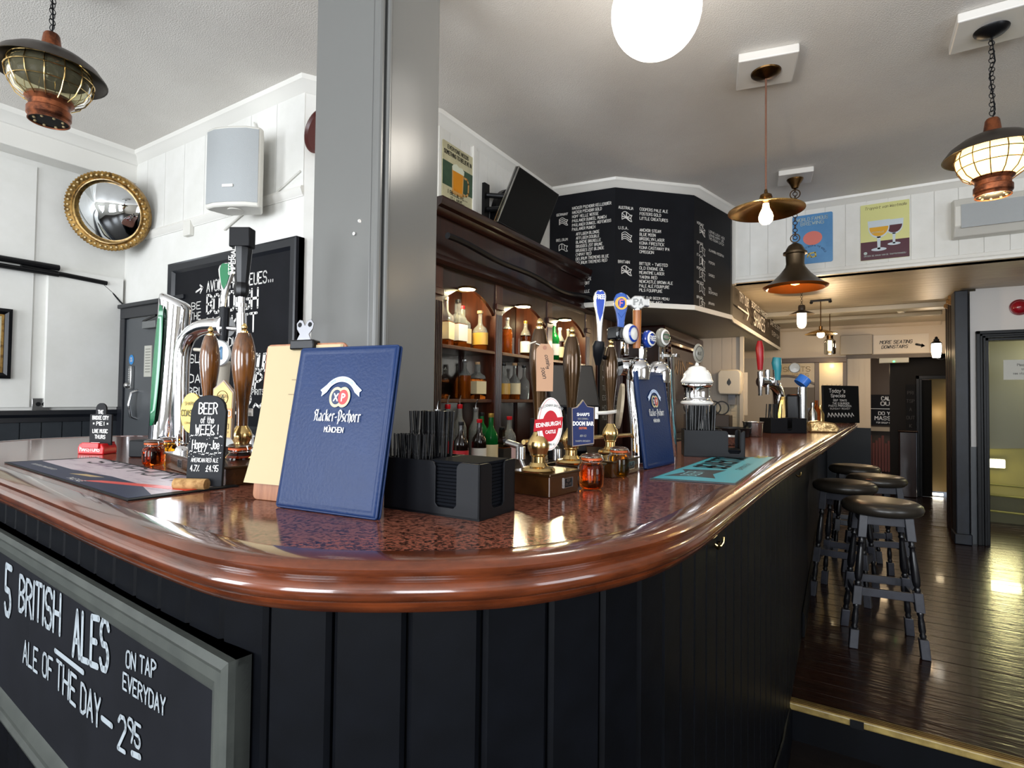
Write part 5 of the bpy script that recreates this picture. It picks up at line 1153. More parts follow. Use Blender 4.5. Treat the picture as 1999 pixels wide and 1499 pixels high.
G().lathe([(0, .005), (.026, .004), (.030, 0), (.026, -.004), (0, -.005)], 28, f @ Matrix.Diagonal((1, 1.3, 1, 1)), cap=False).build('oval_badge', M('clear_badge'), wf_, smooth=60)
g = G(); g.ring(.022, .0015, 24, 5, f @ TR(0, 0, .005) @ Matrix.Diagonal((1, 1.3, 1, 1))); chalk(g, 'ALE', 0, -.006, .012, w=.022, sw=.16, al='c', z=.006, T=f); g.build('lettering', M('badge_dark', '#55524a', .4), wf_, smooth=0)
# --- pots and pans behind
def potthing(label, P, r_, h, mat, nm='ice_bucket', cat='pot'):
    t = thing(nm, label, cat, (P[0], P[1], ZT))
    G().lathe([(0, 0), (r_*.9, 0), (r_*.95, .004), (r_, h*.9), (r_*1.05, h), (r_*.98, h), (r_*.9, .01), (0, .008)], 28, cap=False).build('bowl', mat, t, smooth=50)
    G().ring(r_*1.04, .003, 28, 6, TR(0, 0, h)).build('rim', mat, t); return t
potthing('brushed steel ice bucket behind the second caddy', (-0.506, 3.506, 1.140), .055, .085, steel)
potthing('small steel bowl heaped with garnish beside the steel ice bucket', (-0.522, 2.762, 1.140), .075, .04, steel, 'garnish_bowl', 'bowl')
potthing('wide dark pan behind the second caddy', (-0.609, 3.415, 1.140), .10, .05, blkm, 'dark_pan', 'pan')
cf = thing('glass_rack', 'dark wire rack of glasses under the towel dispenser', 'rack', (-1.15, 5.3, 1.0))
for k in range(5):
    G().ring(.06, .006, 18, 6, TR(-.16+.07*k, 0, .28) @ RX(90)).build('wire_loop', blkm, cf)
G().box(-.2, .2, -.08, .08, .0, .22).build('crate', M('dark_crate', '#2e2018', .5), cf, smooth=0, bev=.005)
tag(G().box(-1.6, -1.0, 5.1, 6.9, .86, 1.0).build('side_worktop', M('back_worktop'), smooth=0, bev=.01), 'dark worktop under the dispenser behind the bar', 'worktop')
tag(G().box(-1.55, -1.05, 5.15, 6.85, .0, .86).build('side_cupboard', dkwood, smooth=0), 'dark cupboard supporting the worktop below the dispenser', 'cupboard')

# ---------------------------------------------------------------- bottles of the back bar
def bottle(label, x, y, z, kind, h, r, body, liq, cap, lab, grp, fill=.5, pour=False, lw=.8):
    r *= 1.14
    t = thing('spirit_bottle', label, 'bottle', (x, y, z), RB.uniform(-.3, .3), grp)
    P = {'round': [(0, 0), (.9, 0), (1, .02), (1, .56), (.9, .64), (.5, .72), (.34, .78), (.32, .95)],
         'tall': [(0, 0), (.92, 0), (1, .02), (1, .62), (.8, .70), (.42, .78), (.36, .84), (.34, .97)],
         'flask': [(0, 0), (.95, 0), (1.05, .03), (1.12, .30), (1.12, .45), (.9, .56), (.5, .62), (.3, .68), (.28, .96)],
         'square': [(0, 0), (.96, 0), (1, .02), (1, .58), (.9, .63), (.42, .70), (.36, .76), (.34, .96)]}[kind]
    n = 4 if kind == 'square' else 16; k = 1.25 if kind == 'square' else 1
    pr_ = [(a*r*k, b*h) for a, b in P]
    fh = fill*h
    low = [p for p in pr_ if p[1] <= fh]+[(r*k*(1.12 if kind == 'flask' else 1), fh)]
    hi = [(r*k*(1.12 if kind == 'flask' else 1), fh)]+[p for p in pr_ if p[1] > fh]
    T = RZ(45) if n == 4 else None; sy = .6 if kind == 'flask' else 1
    G().lathe(low, n, T, sy=sy).build('liquid', liq, t, smooth=50)
    G().lathe(hi, n, T, sy=sy).build('glass', body, t, smooth=50)
    if lab: 
        if n == 4: G().box(-r*.98, r*.98, -r*.98, r*.98, h*.14, h*.48).build('paper_label', lab, t, smooth=0)
        else: G().lathe([(r*(1.14 if kind == 'flask' else 1.02), h*.14), (r*(1.14 if kind == 'flask' else 1.02), h*.44)], n, sy=sy, cap=False).build('paper_label', lab, t, smooth=50)
    G().lathe([(r*.36, h*.93), (r*.40, h*.94), (r*.40, h*1.0), (0, h*1.003)], 12, cap=False).build('cap', cap, t, smooth=50)
    if pour: G().tube([(0, 0, h), (0, 0, h*1.06), (.012, 0, h*1.14)], .004, 6).build('pourer', steel, t)
    return t
RB = random.Random(11)
clr = M('bottle_clear', '#e8ece6', .05, trans=.85, ior=1.2); grn = M('bottle_green', '#0f6a2c', .08, trans=.4, ior=1.2); drk = M('bottle_dark', '#160d0a', .08, coat=.3)
cmk, whl, redl, blkl, gldl = M('label_cream', '#d9c9a0', .6), M('label_white', '#dcd8ce', .6), M('label_red', '#b3202a', .5), M('label_black', '#1b1a1c', .5), M('label_gold', '#b08a3c', .4)
rcap, bcap, gcap, scap = M('cap_red_wax', '#b8161f', .3), M('cap_black', '#151517', .4), M('cap_gold', '#b99445', .3, metal=.6), M('cap_silver', '#b9bbbb', .25, metal=.8)
U1, U2, U3 = 'bottles on the upper shelf of the nearest bay', 'bottles in the middle bay', 'bottles in the far bay'
zs, zm = 1.64, 1.34
D_ = [('square bourbon bottle with black cap by the nearest pilaster, upper shelf', -2.00, 2.37, zs, 'square', .29, .036, clr, whisky, bcap, cmk, U1, .5),
 ('bottle with dull red cap half hidden behind the black-capped bottles, upper shelf', -2.09, 2.44, zs, 'round', .28, .034, clr, whisky, rcap, whl, U1, .5),
 ('square bourbon bottle with cream capsule, second along the upper shelf', -1.99, 2.475, zs, 'square', .285, .036, clr, whisky, M('cap_cream', '#d8cfae', .5), cmk, U1, .5),
 ('square bourbon bottle with pale capsule and black top, third along the upper shelf', -1.985, 2.585, zs, 'square', .285, .038, clr, whisky, bcap, whl, U1, .5),
 ('bourbon bottle with bright red wax cap on the upper shelf', -2.03, 2.685, zs, 'square', .265, .038, clr, whisky, rcap, cmk, U1, .45),
 ('rounded flask of bourbon with plain neck at the right end of the upper shelf', -1.965, 2.785, zs, 'flask', .245, .042, clr, whisky, M('cap_cork', '#b9946a', .5), gldl, U1, .42),
 ('slim glass decanter bottle alone on the upper shelf of the middle bay', -2.03, 3.20, zs, 'tall', .26, .032, clr, whisky, scap, None, U2, .7),
 ('pale label bottle at the right of the middle bay upper shelf', -2.03, 3.45, zs, 'tall', .27, .033, clr, amber2, gcap, whl, U2, .6),
 ('amber bottle by the left pilaster on the middle bay lower shelf', -2.0, 3.00, zm, 'round', .20, .032, clr, whisky, bcap, cmk, U2, .5),
 ('round-shouldered whisky bottle with small label, middle bay lower shelf', -1.985, 3.09, zm, 'flask', .24, .038, clr, whisky, bcap, gldl, U2, .35),
 ('clear round-shouldered whisky bottle with cream label, middle bay lower shelf', -1.985, 3.23, zm, 'flask', .25, .040, clr, whisky, M('cap_cork', '#b9946a', .5), cmk, U2, .25),
 ('clear flask at the right of the middle bay lower shelf', -1.985, 3.36, zm, 'flask', .24, .036, clr, clr, bcap, None, U2, .3),
 ('white-capped bottle, first in the far bay upper shelf', -2.02, 3.68, zs, 'tall', .29, .033, grn, grn, M('cap_white', '#e8e4da', .4), None, U3, .5),
 ('green gin bottle with pale label in the far bay upper shelf', -1.97, 3.78, zs, 'round', .29, .038, grn, grn, M('cap_white', '#e8e4da', .4), whl, U3, .5),
 ('slim gold-topped bottle beside the green gin bottle', -2.02, 3.88, zs, 'tall', .30, .03, clr, clr, gcap, cmk, U3, .5),
 ('pale bottle toward the right of the far bay upper shelf', -2.02, 3.98, zs, 'tall', .28, .032, clr, amber2, M('cap_white', '#e8e4da', .4), cmk, U3, .6),
 ('clear bottle with white label at the right end of the far bay upper shelf', -2.0, 4.09, zs, 'round', .28, .034, clr, clr, scap, whl, U3, .5),
 ('tall clear bottle in the lower far bay', -2.0, 3.75, zm, 'tall', .26, .034, clr, whisky, bcap, cmk, U3, .5),
 ('short dark bottle in the lower far bay', -2.0, 3.92, zm, 'round', .24, .036, drk, drk, rcap, whl, U3, .5),
 ('silver-capped whisky decanter at the back right of the nearest bay lower shelf', -2.03, 2.72, zm, 'round', .24, .034, clr, whisky, scap, None, 'bottles on the lower shelf of the nearest bay', .6),
 ('square amber decanter with cork on the nearest bay lower shelf', -1.985, 2.79, zm, 'square', .23, .036, clr, amber, M('cap_cork', '#b9946a', .5), cmk, 'bottles on the lower shelf of the nearest bay', .55)]
for d in D_: bottle(*d)
# speed-rail bottles in front of the mirror, standing on the back worktop
zw = .95
row = [('white-labelled clear bottle with pourer, first beside the straws', 2.26, -1.86, 'tall', .335, clr, clr, scap, whl), ('red-collared vodka bottle, left of the pair', 2.42, -1.92, 'tall', .36, clr, clr, rcap, redl),
 ('red-collared vodka bottle, right of the pair', 2.53, -1.92, 'tall', .36, clr, clr, rcap, redl), ('dark rum bottle with red band on the worktop', 2.36, -1.78, 'round', .27, drk, drk, bcap, redl),
 ('rum bottle with white label reading across it', 2.50, -1.76, 'round', .28, drk, drk, rcap, whl), ('whiskey bottle with cream label, green glass', 2.60, -1.75, 'round', .31, grn, grn, gcap, cmk),
 ('black-labelled square whiskey bottle on the worktop', 2.70, -1.74, 'square', .23, drk, whisky, bcap, blkl), ('pink-topped gin bottle with silver label', 2.78, -1.74, 'round', .29, clr, clr, rcap, M('label_pink', '#d8b6b6', .5)),
 ('clear bottle with steel pourer behind the whiskey bottles', 2.66, -1.9, 'tall', .34, clr, clr, scap, None), ('green herbal liqueur bottle', 2.75, -1.92, 'tall', .31, grn, grn, bcap, whl)]
for i, (l, y, x, k, h, b, q, c, lb) in enumerate(row): bottle(l+', on the back worktop', x, y, zw, k, h, .036, b, q, c, lb, 'bottles on the back worktop', .5, pour=i in (0, 1, 2, 8))
jb = bottle('square dark green liqueur bottle with orange-red label, right of the worktop row', -1.72, 3.14, zw, 'square', .28, .038, drk, drk, bcap, None, 'bottles on the back worktop', .5, pour=True)
G().box(-.033, .033, -.047, .0, .04, .19).build('front_label', M('label_greenish', '#c9cdb4', .5), jb, smooth=0)
G().box(-.032, .032, -.049, -.04, .10, .13).build('red_band', redl, jb, smooth=0)
g = G(); T = FR((0, -.050, 0), (1, 0, 0)); stroke(g, [(-.018, .145), (-.018, .17), (0, .182), (.018, .17), (.018, .145)], .004, 0, T); chalk(g, 'LIKOR', 0, .108, .014, w=.05, sw=.16, al='c', T=T, z=0); g.build('print', M('label_darkgreen', '#20402c', .5), jb, smooth=0)
kb = thing('black_crate', 'black crates with white lettering stacked under the middle bay', 'crate', (-1.76, 3.45, zw))
for i, (a, b, c, d) in enumerate(((-.22, .02, 0, .13), (-.22, .02, .135, .265), (.03, .27, 0, .13), (.03, .27, .135, .265))): G().box(-.1, .1, a, b, c, d).build('crate_box', M('crate_slate', '#25272d', .5), kb, bev=.006)
g = G(); T = FR((.101, 0, 0), (0, 1, 0)); chalk(g, 'BEER', .05, .17, .05, w=.18, sw=.14, T=T, z=.0); chalk(g, 'HOUSE', .05, .04, .04, w=.18, sw=.14, T=T, z=.0); g.build('lettering', chalkg, kb, smooth=0)
tag(G().box(-1.90, -1.62, 2.2, 2.9, .90, .948).build('rubber_mat', blk, bev=.004), 'black rubber mat under the speed rail bottles', 'mat')
till = thing('till_screen', 'black tilted till screen seen behind the second ale pump', 'screen', T=FR((-1.148, 2.346, 1.429), (.75, .66, 0), (-.5, .4, 1)))
G().box(-.10, .14, -.14, .10, -.03, 0).build('case', blackplastic, till, bev=.006)
G().box(-.09, .13, -.13, .09, 0, .002).build('screen', M('off_screen', '#08090d', .5), till, smooth=0)
G().box(-.03, .05, -.35, -.10, -.08, -.03).build('stand', blackplastic, till, bev=.006)
mb = thing('hanging_menu_board', 'small black chalk menu hanging on the boards behind the chrome fountain', 'chalkboard', T=FR((-1.955, 4.62, 1.02), (0, 1, 0)))
G().box(0, .42, 0, .80, 0, .015).build('board', blk, mb, bev=.003)
g = G()
for i, tx in enumerate(('COFFEE', 'LATTE', 'MOCHA', 'TEA', 'ESPRESSO', 'HOT CHOC', 'MULLED')): chalk(g, tx, .06, .68-.09*i, .04, w=.045*len(tx), sw=.13, z=.017)
g.build('lettering', chalkg, mb, smooth=0)

# ---------------------------------------------------------------- on the walls
ts = thing('tin_beer_sign', 'vintage tin sign with a beer mug standing above the back bar', 'sign', T=FR((-2.19, 2.665, 2.545), (0, 1, 0)))
G().prism(rr(0, .325, 0, .425, .012), 0, .004).build('plate', M('sign_cream', '#c9c3a0', .4, mix=('#aca684', 6, (1, 1, 1), .4, .7)), ts, smooth=0, bev=.001)
G().box(.003, .322, .145, .30, .004, .0048).build('green_panel', M('sign_green', '#3c5540', .45, mix=('#2c4030', 9, (1, 1, 1), .4, .7)), ts, smooth=0)
mk = G().prism([(.105, .11), (.205, .11), (.215, .13), (.222, .285), (.098, .285), (.10, .13)], .0048, .0056); mk.build('mug_glass', M('sign_glass', '#c99a5a', .4), ts, smooth=0)
G().prism([(.113, .135), (.205, .135), (.210, .262), (.108, .262)], .0056, .0062).build('mug_beer', M('sign_beer', '#d78b1c', .4, mix=('#a8441a', 7, (1, 1, 1), .5, .7)), ts, smooth=0)
g = G().prism([(.10, .262), (.222, .262), (.225, .29), (.20, .305), (.17, .30), (.14, .312), (.11, .30), (.096, .285)], .0062, .0068); g.build('mug_foam', M('sign_foam', '#d8ddc8', .5), ts, smooth=0)
g = G(); stroke(g, [(.222, .25), (.26, .25), (.275, .225), (.272, .16), (.25, .135), (.215, .135)], .014, .006); stroke(g, [(.10, .125), (.21, .125)], .01, .0068); g.build('mug_handle', M('sign_glass'), ts, smooth=0)
g = G()
for tx, y, h, w_ in (('EVERYONE NEEDS', .385, .022, .22), ('SOMETHING TO BELIEVE IN', .345, .024, .29), ('I BELIEVE...', .10, .024, .20), ("I'LL HAVE...", .070, .018, .14), ('ANOTHER BEER', .026, .030, .28)): chalk(g, tx, .16, y, h, w=w_, sw=.2, al='c', z=.0056)
g.build('lettering', M('sign_ink', '#34342a', .5), ts, smooth=0)
# round black clock body and TV on its bracket
rd_ = thing('round_black_disc', 'large round black gold-ringed disc mounted behind the television', 'disc', T=FR((-2.188, 3.47, 2.615), (0, 1, 0)))
G().lathe([(0, 0), (.27, 0), (.28, .01), (.28, .05), (.25, .065), (.23, .05), (0, .05)], 40, cap=False).build('body', blackp, rd_, smooth=40)
G().ring(.20, .003, 40, 6, TR(0, 0, .052)).build('gold_ring', brass, rd_)
tv_o = Vector((-1.830, 3.002, 2.843)); 
P = [Vector(p) for p in ((-1.830, 3.002, 2.843), (-1.767, 3.453, 2.790), (-1.859, 3.344, 2.415), (-1.922, 2.893, 2.468))]
tv = thing('television', 'flat black television on a swivel bracket, tilted down above the back bar', 'television', T=FR(P[3], P[2]-P[3], P[0]-P[3]))
wv_ = (P[2]-P[3]).length; m_ = tv.matrix_world.copy() if False else FR(P[3], P[2]-P[3], P[0]-P[3]); q = [m_.inverted() @ p for p in (P[3], P[2], P[1], P[0])]
ql = [(p.x, p.y) for p in q]
G().prism(ql, -.028, 0).build('case', M('tv_case', '#101113', .4), tv, bev=.004)
cx_ = sum(p[0] for p in ql)/4; cy_ = sum(p[1] for p in ql)/4
G().prism([(cx_+(x-cx_)*.955, cy_+(y-cy_)*.955) for x, y in ql], 0, .0012).build('screen', M('tv_screen', '#030304', .28, spec=.25), tv, smooth=0)
G().prism([ql[0], ql[3], (ql[3][0]+.006, ql[3][1]), (ql[0][0]+.006, ql[0][1])], -.030, .004).build('edge_trim', steel, tv, smooth=0)
G().box(cx_-.10, cx_+.10, cy_-.10, cy_+.10, -.055, -.028).build('rear_plate', blkm, tv, bev=.004)
inv = m_.inverted(); wp = inv @ Vector((-2.17, 3.13, 2.70))
G().tube([inv @ Vector((-2.17, 3.14, 2.76)), inv @ Vector((-2.02, 3.20, 2.74)), Vector((cx_, cy_+.05, -.05))], .018, 10).tube([inv @ Vector((-2.17, 3.14, 2.66)), inv @ Vector((-2.02, 3.20, 2.66)), Vector((cx_, cy_-.05, -.05))], .018, 10).build('swivel_arm', blkm, tv)
G().box(-.01, .012, -.03, .03, -.13, .13, inv @ TR(-2.18, 3.135, 2.71)).build('wall_plate', blkm, tv, smooth=0)

# wall speakers
sp = thing('wall_speaker', 'white corner wall speaker with grey grille above the left chalkboard', 'speaker', T=TR(-2.955, 1.80, 2.385) @ RZ(24) @ Matrix.Scale(.80, 4))
Pp = [(-.20, -.02), (-.20, -.06), (-.12, -.095), (0, -.105), (.12, -.095), (.20, -.06), (.20, -.02), (.13, .10), (-.13, .10)]
whp = M('speaker_white', '#dcdad2', .4)
G().prism(Pp, 0, .56).build('cabinet', whp, sp, bev=.012)
gr = [(-.195, -.066), (-.12, -.100), (0, -.110), (.12, -.100), (.195, -.066), (.12, -.092), (0, -.10), (-.12, -.092)]
G().prism(gr, .03, .54).build('grille', M('grille_grey', '#a8acae', .5, bump=(300, .5, .002, (1, 1, 1))), sp, smooth=30)
G().box(-.04, .04, -.116, -.108, .13, .15).build('badge', whitep, sp, bev=.002)
G().lathe([(0, 0), (.05, 0), (.05, -.006), (.04, -.008), (0, -.006)][::-1], 20, TR(0, -.02, 0), cap=False).build('port_ring', whp, sp)
G().box(.02, .06, .09, .20, .05, .50).build('wall_bracket', whp, sp, smooth=0)
sp2 = thing('wall_speaker', 'long horizontal grey-white speaker high on the wall over the passage', 'speaker', T=TR(.66, 5.54, 2.66))
G().prism([(0, -.02), (-.10, -.02), (-.17, .05), (-.17, .20), (-.12, .27), (0, .29)], 0, .62, Matrix(((0, 0, 1, 0), (1, 0, 0, 0), (0, 1, 0, 0), (0, 0, 0, 1)))).build('cabinet', whp, sp2, bev=.008)
G().prism([(-.172, .03), (-.176, .03), (-.176, .21), (-.172, .21)], .04, .60, Matrix(((0, 0, 1, 0), (1, 0, 0, 0), (0, 1, 0, 0), (0, 0, 0, 1)))).build('grille', M('grille_grey'), sp2, smooth=0)
G().box(.40, .50, -.182, -.175, .10, .118).build('badge', whitep, sp2, smooth=0)

# convex mirror across the corner
mp = Vector((-4.40, 1.75, 2.61)); nrm = Vector((.62, -.70, -.28)).normalized()
cm = thing('convex_mirror', 'round convex mirror in an ornate gilt frame hung across the left corner', 'mirror', T=FR(mp, Vector((nrm.y, -nrm.x, 0))*-1, Vector((0, 0, 1))-nrm*nrm.z))
gilt = M('gilt_frame', '#a8854a', .38, metal=.7, mix=('#5f4522', 30, (1, 1, 1), .45, .65))
cR = .262
G().lathe([(cR*.80, .0), (cR*.80, .02), (cR*.82, .03), (cR*.84, .024), (cR*.86, .018), (cR*.93, .026), (cR*.97, .032), (cR, .024), (cR, -.02), (cR*.80, -.02)], 56, cap=False).build('gilt_frame', gilt, cm, smooth=40)
G().lathe([(0, .075), (cR*.25, .070), (cR*.5, .048), (cR*.72, .018), (cR*.81, .004)], 48, cap=False).build('mirror_glass', mirror, cm, smooth=80)
bdm = None
for i in range(44):
    a = 2*PI*i/44; T = TR(cR*.915*math.cos(a), cR*.915*math.sin(a), .030)
    if bdm is None: q = G().ball((0, 0, 0), .0085, 8); q = q.build('bead', M('bead_gilt', '#d8c293', .3, metal=.5), cm, T=T); bdm = q.data
    else: q = bpy.data.objects.new('bead', bdm); COL.objects.link(q); q.parent = cm; q.matrix_local = T
g = G()
for i in range(72): a = 2*PI*i/72; g.ball((cR*.985*math.cos(a), cR*.985*math.sin(a), .024), .009, 6)
tag(g.build('rope_edge', gilt, cm), kind='stuff')
# black plate edge behind the column
pl_ = thing('round_plate', 'dark red round plate on the wall, just peeping past the column', 'plate', T=FR((-2.444, 1.955, 2.774), (1, 0, 0)))
G().lathe([(0, 0), (.105, 0), (.118, .012), (.12, .02), (.113, .022), (.1, .012), (0, .010)], 36, cap=False).build('plate', M('dark_red_plate', '#4a1c18', .3), pl_)

# left door and its hardware, lintel
dr = thing('black_door_frame', 'black moulded frame round the grey staff door', 'door frame', (0, 0, 0))
blf = M('black_frame2', '#1a1c22', .3)
xl, xr = -4.655, -3.75
G().box(xl, xl+.085, YB-.035, YB, -.17, 1.90).box(xl, xr, YB-.035, YB, 1.90, 1.995).box(xr-.08, xr, YB-.035, YB, -.17, 1.90).build('jambs', blf, dr, smooth=0, bev=.004)
G().box(xl-.0, xr+.02, YB-.055, YB, 1.975, 2.005).build('lintel_moulding', blf, dr, smooth=0, bev=.006)
dl_ = struct(G().box(xl+.085, xr-.08, YB-.02, YB-.002, -.165, 1.895).build('door_4', greyd, smooth=0, bev=.003), 'plain grey staff door left of the borough market chalkboard')
q = (-4.444, 1.950, 1.464)
G().box(-.017, .017, -.025, 0, -.085, .085, TR(*q)).build('keypad', steel, dl_, bev=.005)
kq = G()
for i in range(6): kq.box(-.010, .010, -.029, -.025, -.02+.015*i, -.011+.015*i, TR(*q))
kq.build('keypad_buttons', chrome, dl_, smooth=0)
G().ball(tuple(Vector((-4.463, 1.920, 1.408))), .022, 10).build('knob', steel, dl_)
q = (-4.475, 1.950, 1.595); f = FR(q, (1, 0, 0)); G().disc((0, 0), .036, .002, 24, T=f).build('blue_sticker', M('fire_door_blue', '#2380c4', .4), dl_, smooth=0)
g = G(); chalk(g, 'FIRE', 0, .003, .013, w=.03, sw=.16, al='c', T=f, z=.003); chalk(g, 'DOOR', 0, -.015, .013, w=.034, sw=.16, al='c', T=f, z=.003); g.build('lettering', whitep, dl_, smooth=0)
q = (-4.229, 1.950, 1.578); g = G().box(-.05, .05, -.006, 0, -.11, .11, TR(*q)); g.build('notice_plate', M('pale_plate', '#b9b8ae', .5), dl_, smooth=0)
g = G(); f = FR(q, (1, 0, 0))
for i in range(9): stroke(g, [(-.03, .085-.02*i), (.035, .085-.02*i)], .005, .0075, f)
g.build('print', M('dim_grey', '#77786f', .6), dl_, smooth=0)
a_ = Vector((-4.372, 1.930, 1.269)); G().tube([a_+Vector((0, .02, .10)), a_+Vector((0, -.02, .085)), a_+Vector((-.012, -.03, 0)), a_+Vector((0, -.02, -.085)), a_+Vector((0, .02, -.10))], .010, 8).build('pull_handle', chrome, dl_, smooth=60)
G().box(-.08, .10, -.04, 0, -.02, .03, TR(*(-4.171, 1.950, 1.825))).build('door_closer', M('closer_grey', '#6a6c6c', .4), dl_, bev=.004)
G().tube([(-4.251, 1.920, 1.859), (-4.034, 1.900, 1.884)], .008, 6).build('closer_arm', blkm, dl_)
# borough market chalkboard
bmk = thing('borough_market_chalkboard', 'big black-framed chalkboard on the back wall about avoiding the queues at Borough Market', 'chalkboard', T=FR((-3.925, 1.93, 1.10), (1, 0, 0)))
BW, BH = 1.345, 1.12
G().box(0, BW, 0, BH, -.035, .0).build('board', board, bmk, smooth=0)
pframe(G(), 0, BW, 0, BH, [(0, -.035), (0, .018), (.012, .022), (.05, .018), (.062, .004), (.066, 0)]).build('frame', blf, bmk, smooth=20)
g = G()
def bt(px, py, px2, py2, s, hp, sw=.13, slant=0):
    a = Vector(FRB @ Vector(px)); b = Vector(FRB @ Vector(px2)); chalk(g, s, a.x, a.y, hp, w=b.x-a.x, sw=sw, slant=slant, z=.0015)
def B2(a): v = FRB @ Vector(a); return (v.x, v.y)
FRB = FR((-3.925, 1.93, 1.10), (1, 0, 0)).inverted()
def bt(a, b, s, h, sw=.13, slant=0):
    a, b = B2(a), B2(b); chalk(g, s, a[0], a[1], h, w=b[0]-a[0], sw=sw, slant=slant, z=.0015)
bt((-3.475, 1.930, 1.996), (-2.803, 1.930, 1.993), 'AVOID THE QUEUES...', .066, .13)
bt((-3.468, 1.930, 1.859), (-2.940, 1.930, 1.833), 'BOROUGH', .112, .14)
bt((-3.462, 1.930, 1.719), (-2.945, 1.930, 1.717), 'MARKET', .105, .14)
bt((-3.367, 1.930, 1.641), (-3.047, 1.930, 1.641), 'PRODUCE', .052, .14)
bt((-3.657, 1.930, 1.829), (-3.537, 1.930, 1.821), 'THE', .045, .12); bt((-3.648, 1.930, 1.895), (-3.541, 1.930, 1.903), 'BE', .045, .12); bt((-3.642, 1.930, 1.761), (-3.534, 1.930, 1.772), '1ST', .045, .12)
bt((-3.650, 1.930, 1.552), (-3.253, 1.930, 1.552), 'SLOW TO', .05, .15); bt((-3.656, 1.930, 1.423), (-3.358, 1.930, 1.428), 'DAILY', .052, .15); bt((-3.658, 1.930, 1.340), (-3.299, 1.930, 1.349), 'BRUNCH', .052, .15)
bt((-3.026, 1.930, 1.490), (-2.729, 1.930, 1.491), 'DOUBLE', .095, .14, .15); bt((-3.027, 1.930, 1.381), (-2.846, 1.930, 1.393), 'UP!', .095, .14, .15)
bt((-3.128, 1.930, 1.351), (-2.859, 1.930, 1.364), 'YOUR SPIRITS', .03, .15); bt((-3.056, 1.930, 1.243), (-2.884, 1.930, 1.264), '2~', .11, .12)
a = B2((-3.599, 1.930, 2.007)); stroke(g, [a, (a[0]+.07, a[1]+.022)], .012); stroke(g, [(a[0]+.045, a[1]+.04), (a[0]+.075, a[1]+.022), (a[0]+.05, a[1]-.01)], .012)
g.build('lettering', chalkm, bmk, smooth=0)
# black pipe runs, picture, socket, cables on the left wall
pr_ = thing('black_curtain_rail', 'black painted rail running along the left wall at picture height', 'rail', (0, 0, 0))
G().tube([(XL+.055, -1.5, 2.20), (XL+.055, 1.55, 2.20)], .02, 10).tube([(XL+.05, -1.5, 2.155), (XL+.05, 1.55, 2.155)], .016, 10).tube([(XL+.045, 1.35, 2.172), (XL+.04, 1.84, 2.15)], .016, 10).build('tubes', blkm, pr_)
tag(G().tube([(XL+.03, 1.82, 2.14), (XL+.03, 1.88, 2.09), (XL+.04, 1.93, 2.03), (XL+.05, 1.955, 2.0), (XL+.03, 1.955, 1.6), (XL+.03, 1.955, 1.2), (XL+.03, 1.95, .9)], .006, 6).build('wall_cable', blackplastic), 'thin black cable dropping from the rail to the grey door', 'cable')
pc_ = thing('framed_picture', 'black framed print at the left edge of the view', 'picture', T=FR((XL+.02, .72, 1.435), (0, 1, 0)))
pframe(G(), 0, .60, 0, .45, [(0, -.02), (0, .018), (.02, .024), (.036, .010), (.038, 0)]).build('frame', blackp, pc_, smooth=20)
pframe(G(), .038, .562, .038, .412, [(0, 0), (0, .006), (.012, .006), (.012, 0)]).build('gold_slip', gilt, pc_, smooth=0)
G().box(.045, .555, .045, .405, -.01, 0).build('print', M('old_print', '#c9c5ae', .5, mix=('#8d8c7a', 12, (1, 1, 1), .5, .7)), pc_, smooth=0)
so = thing('wall_socket', 'small steel double socket plate above the black dado rail', 'socket', T=FR((XL+.012, 1.44, 1.225), (0, 1, 0)))
G().box(0, .095, 0, .085, 0, .006).build('plate', steel, so, bev=.002)
g = G(); g.disc((.033, .045), .014, .007, 16); g.disc((.066, .045), .014, .007, 16); g.build('holes', blk, so, smooth=0)
tag(G().tube([(-3.35, YB-.01, 2.38), (-3.1, YB-.012, 2.47), (-2.9, YB-.012, 2.49), (-2.62, YB-.012, 2.60)], .006, 6).tube([(-3.05, 1.95, 2.98), (-2.98, 1.95, 2.86), (-2.94, 1.88, 2.80)], .005, 6).build('wall_cable', M('white_cable', '#cfcdc6', .4)), 'white cable clipped to the back wall below the corner speaker', 'cable')
tag(G().box(-3.80, -3.72, YB-.03, YB, 2.40, 2.50).build('junction_box', M('speaker_white'), bev=.004), 'small white junction box on the back wall right of the mirror', 'box')

# tin posters above the passage
def sign_T(x, z): return FR((x, YK-.012, z), (1, 0, 0))
po = thing('blue_tin_poster', 'blue tin beer poster with white lettering above the passage', 'poster', T=sign_T(-.47, 2.575))
G().prism(rr(0, .315, 0, .44, .015), 0, .005).build('plate', M('poster_blue', '#4f86b8', .35, mix=('#5a93c4', 5, (1, 1, 1), .4, .7)), po, smooth=0, bev=.001)
g = G(); chalk(g, 'WORLD FAMOUS', .157, .385, .03, w=.24, sw=.14, al='c', z=.006); chalk(g, 'BREWING', .157, .345, .03, w=.18, sw=.14, al='c', z=.006); g.build('lettering', M('poster_pale', '#b7c6c0', .5), po, smooth=0)
g = G(); g.disc((.16, .225), .075, .0058, 28, .062); g.build('round_motif', M('poster_coral', '#d8766a', .5), po, smooth=0)
g = G(); chalk(g, 'THE BEST BEER IN THE WORLD', .16, 0, .014, w=.24, sw=.14, al='c', arc=(.16, .05, .10), z=.006); g.build('small_lettering', M('poster_navy', '#22355a', .5), po, smooth=0)
g = G(); stroke(g, [(.12, .06), (.13, .09), (.18, .095), (.185, .06), (.15, .055), (.14, .075)], .012, .006); g.build('yellow_mark', M('poster_yellow', '#c9b04a', .5), po, smooth=0)
p2_ = thing('glasses_tin_poster', 'pale yellow and maroon tin poster with two goblets of beer above the passage', 'poster', T=sign_T(.05, 2.55))
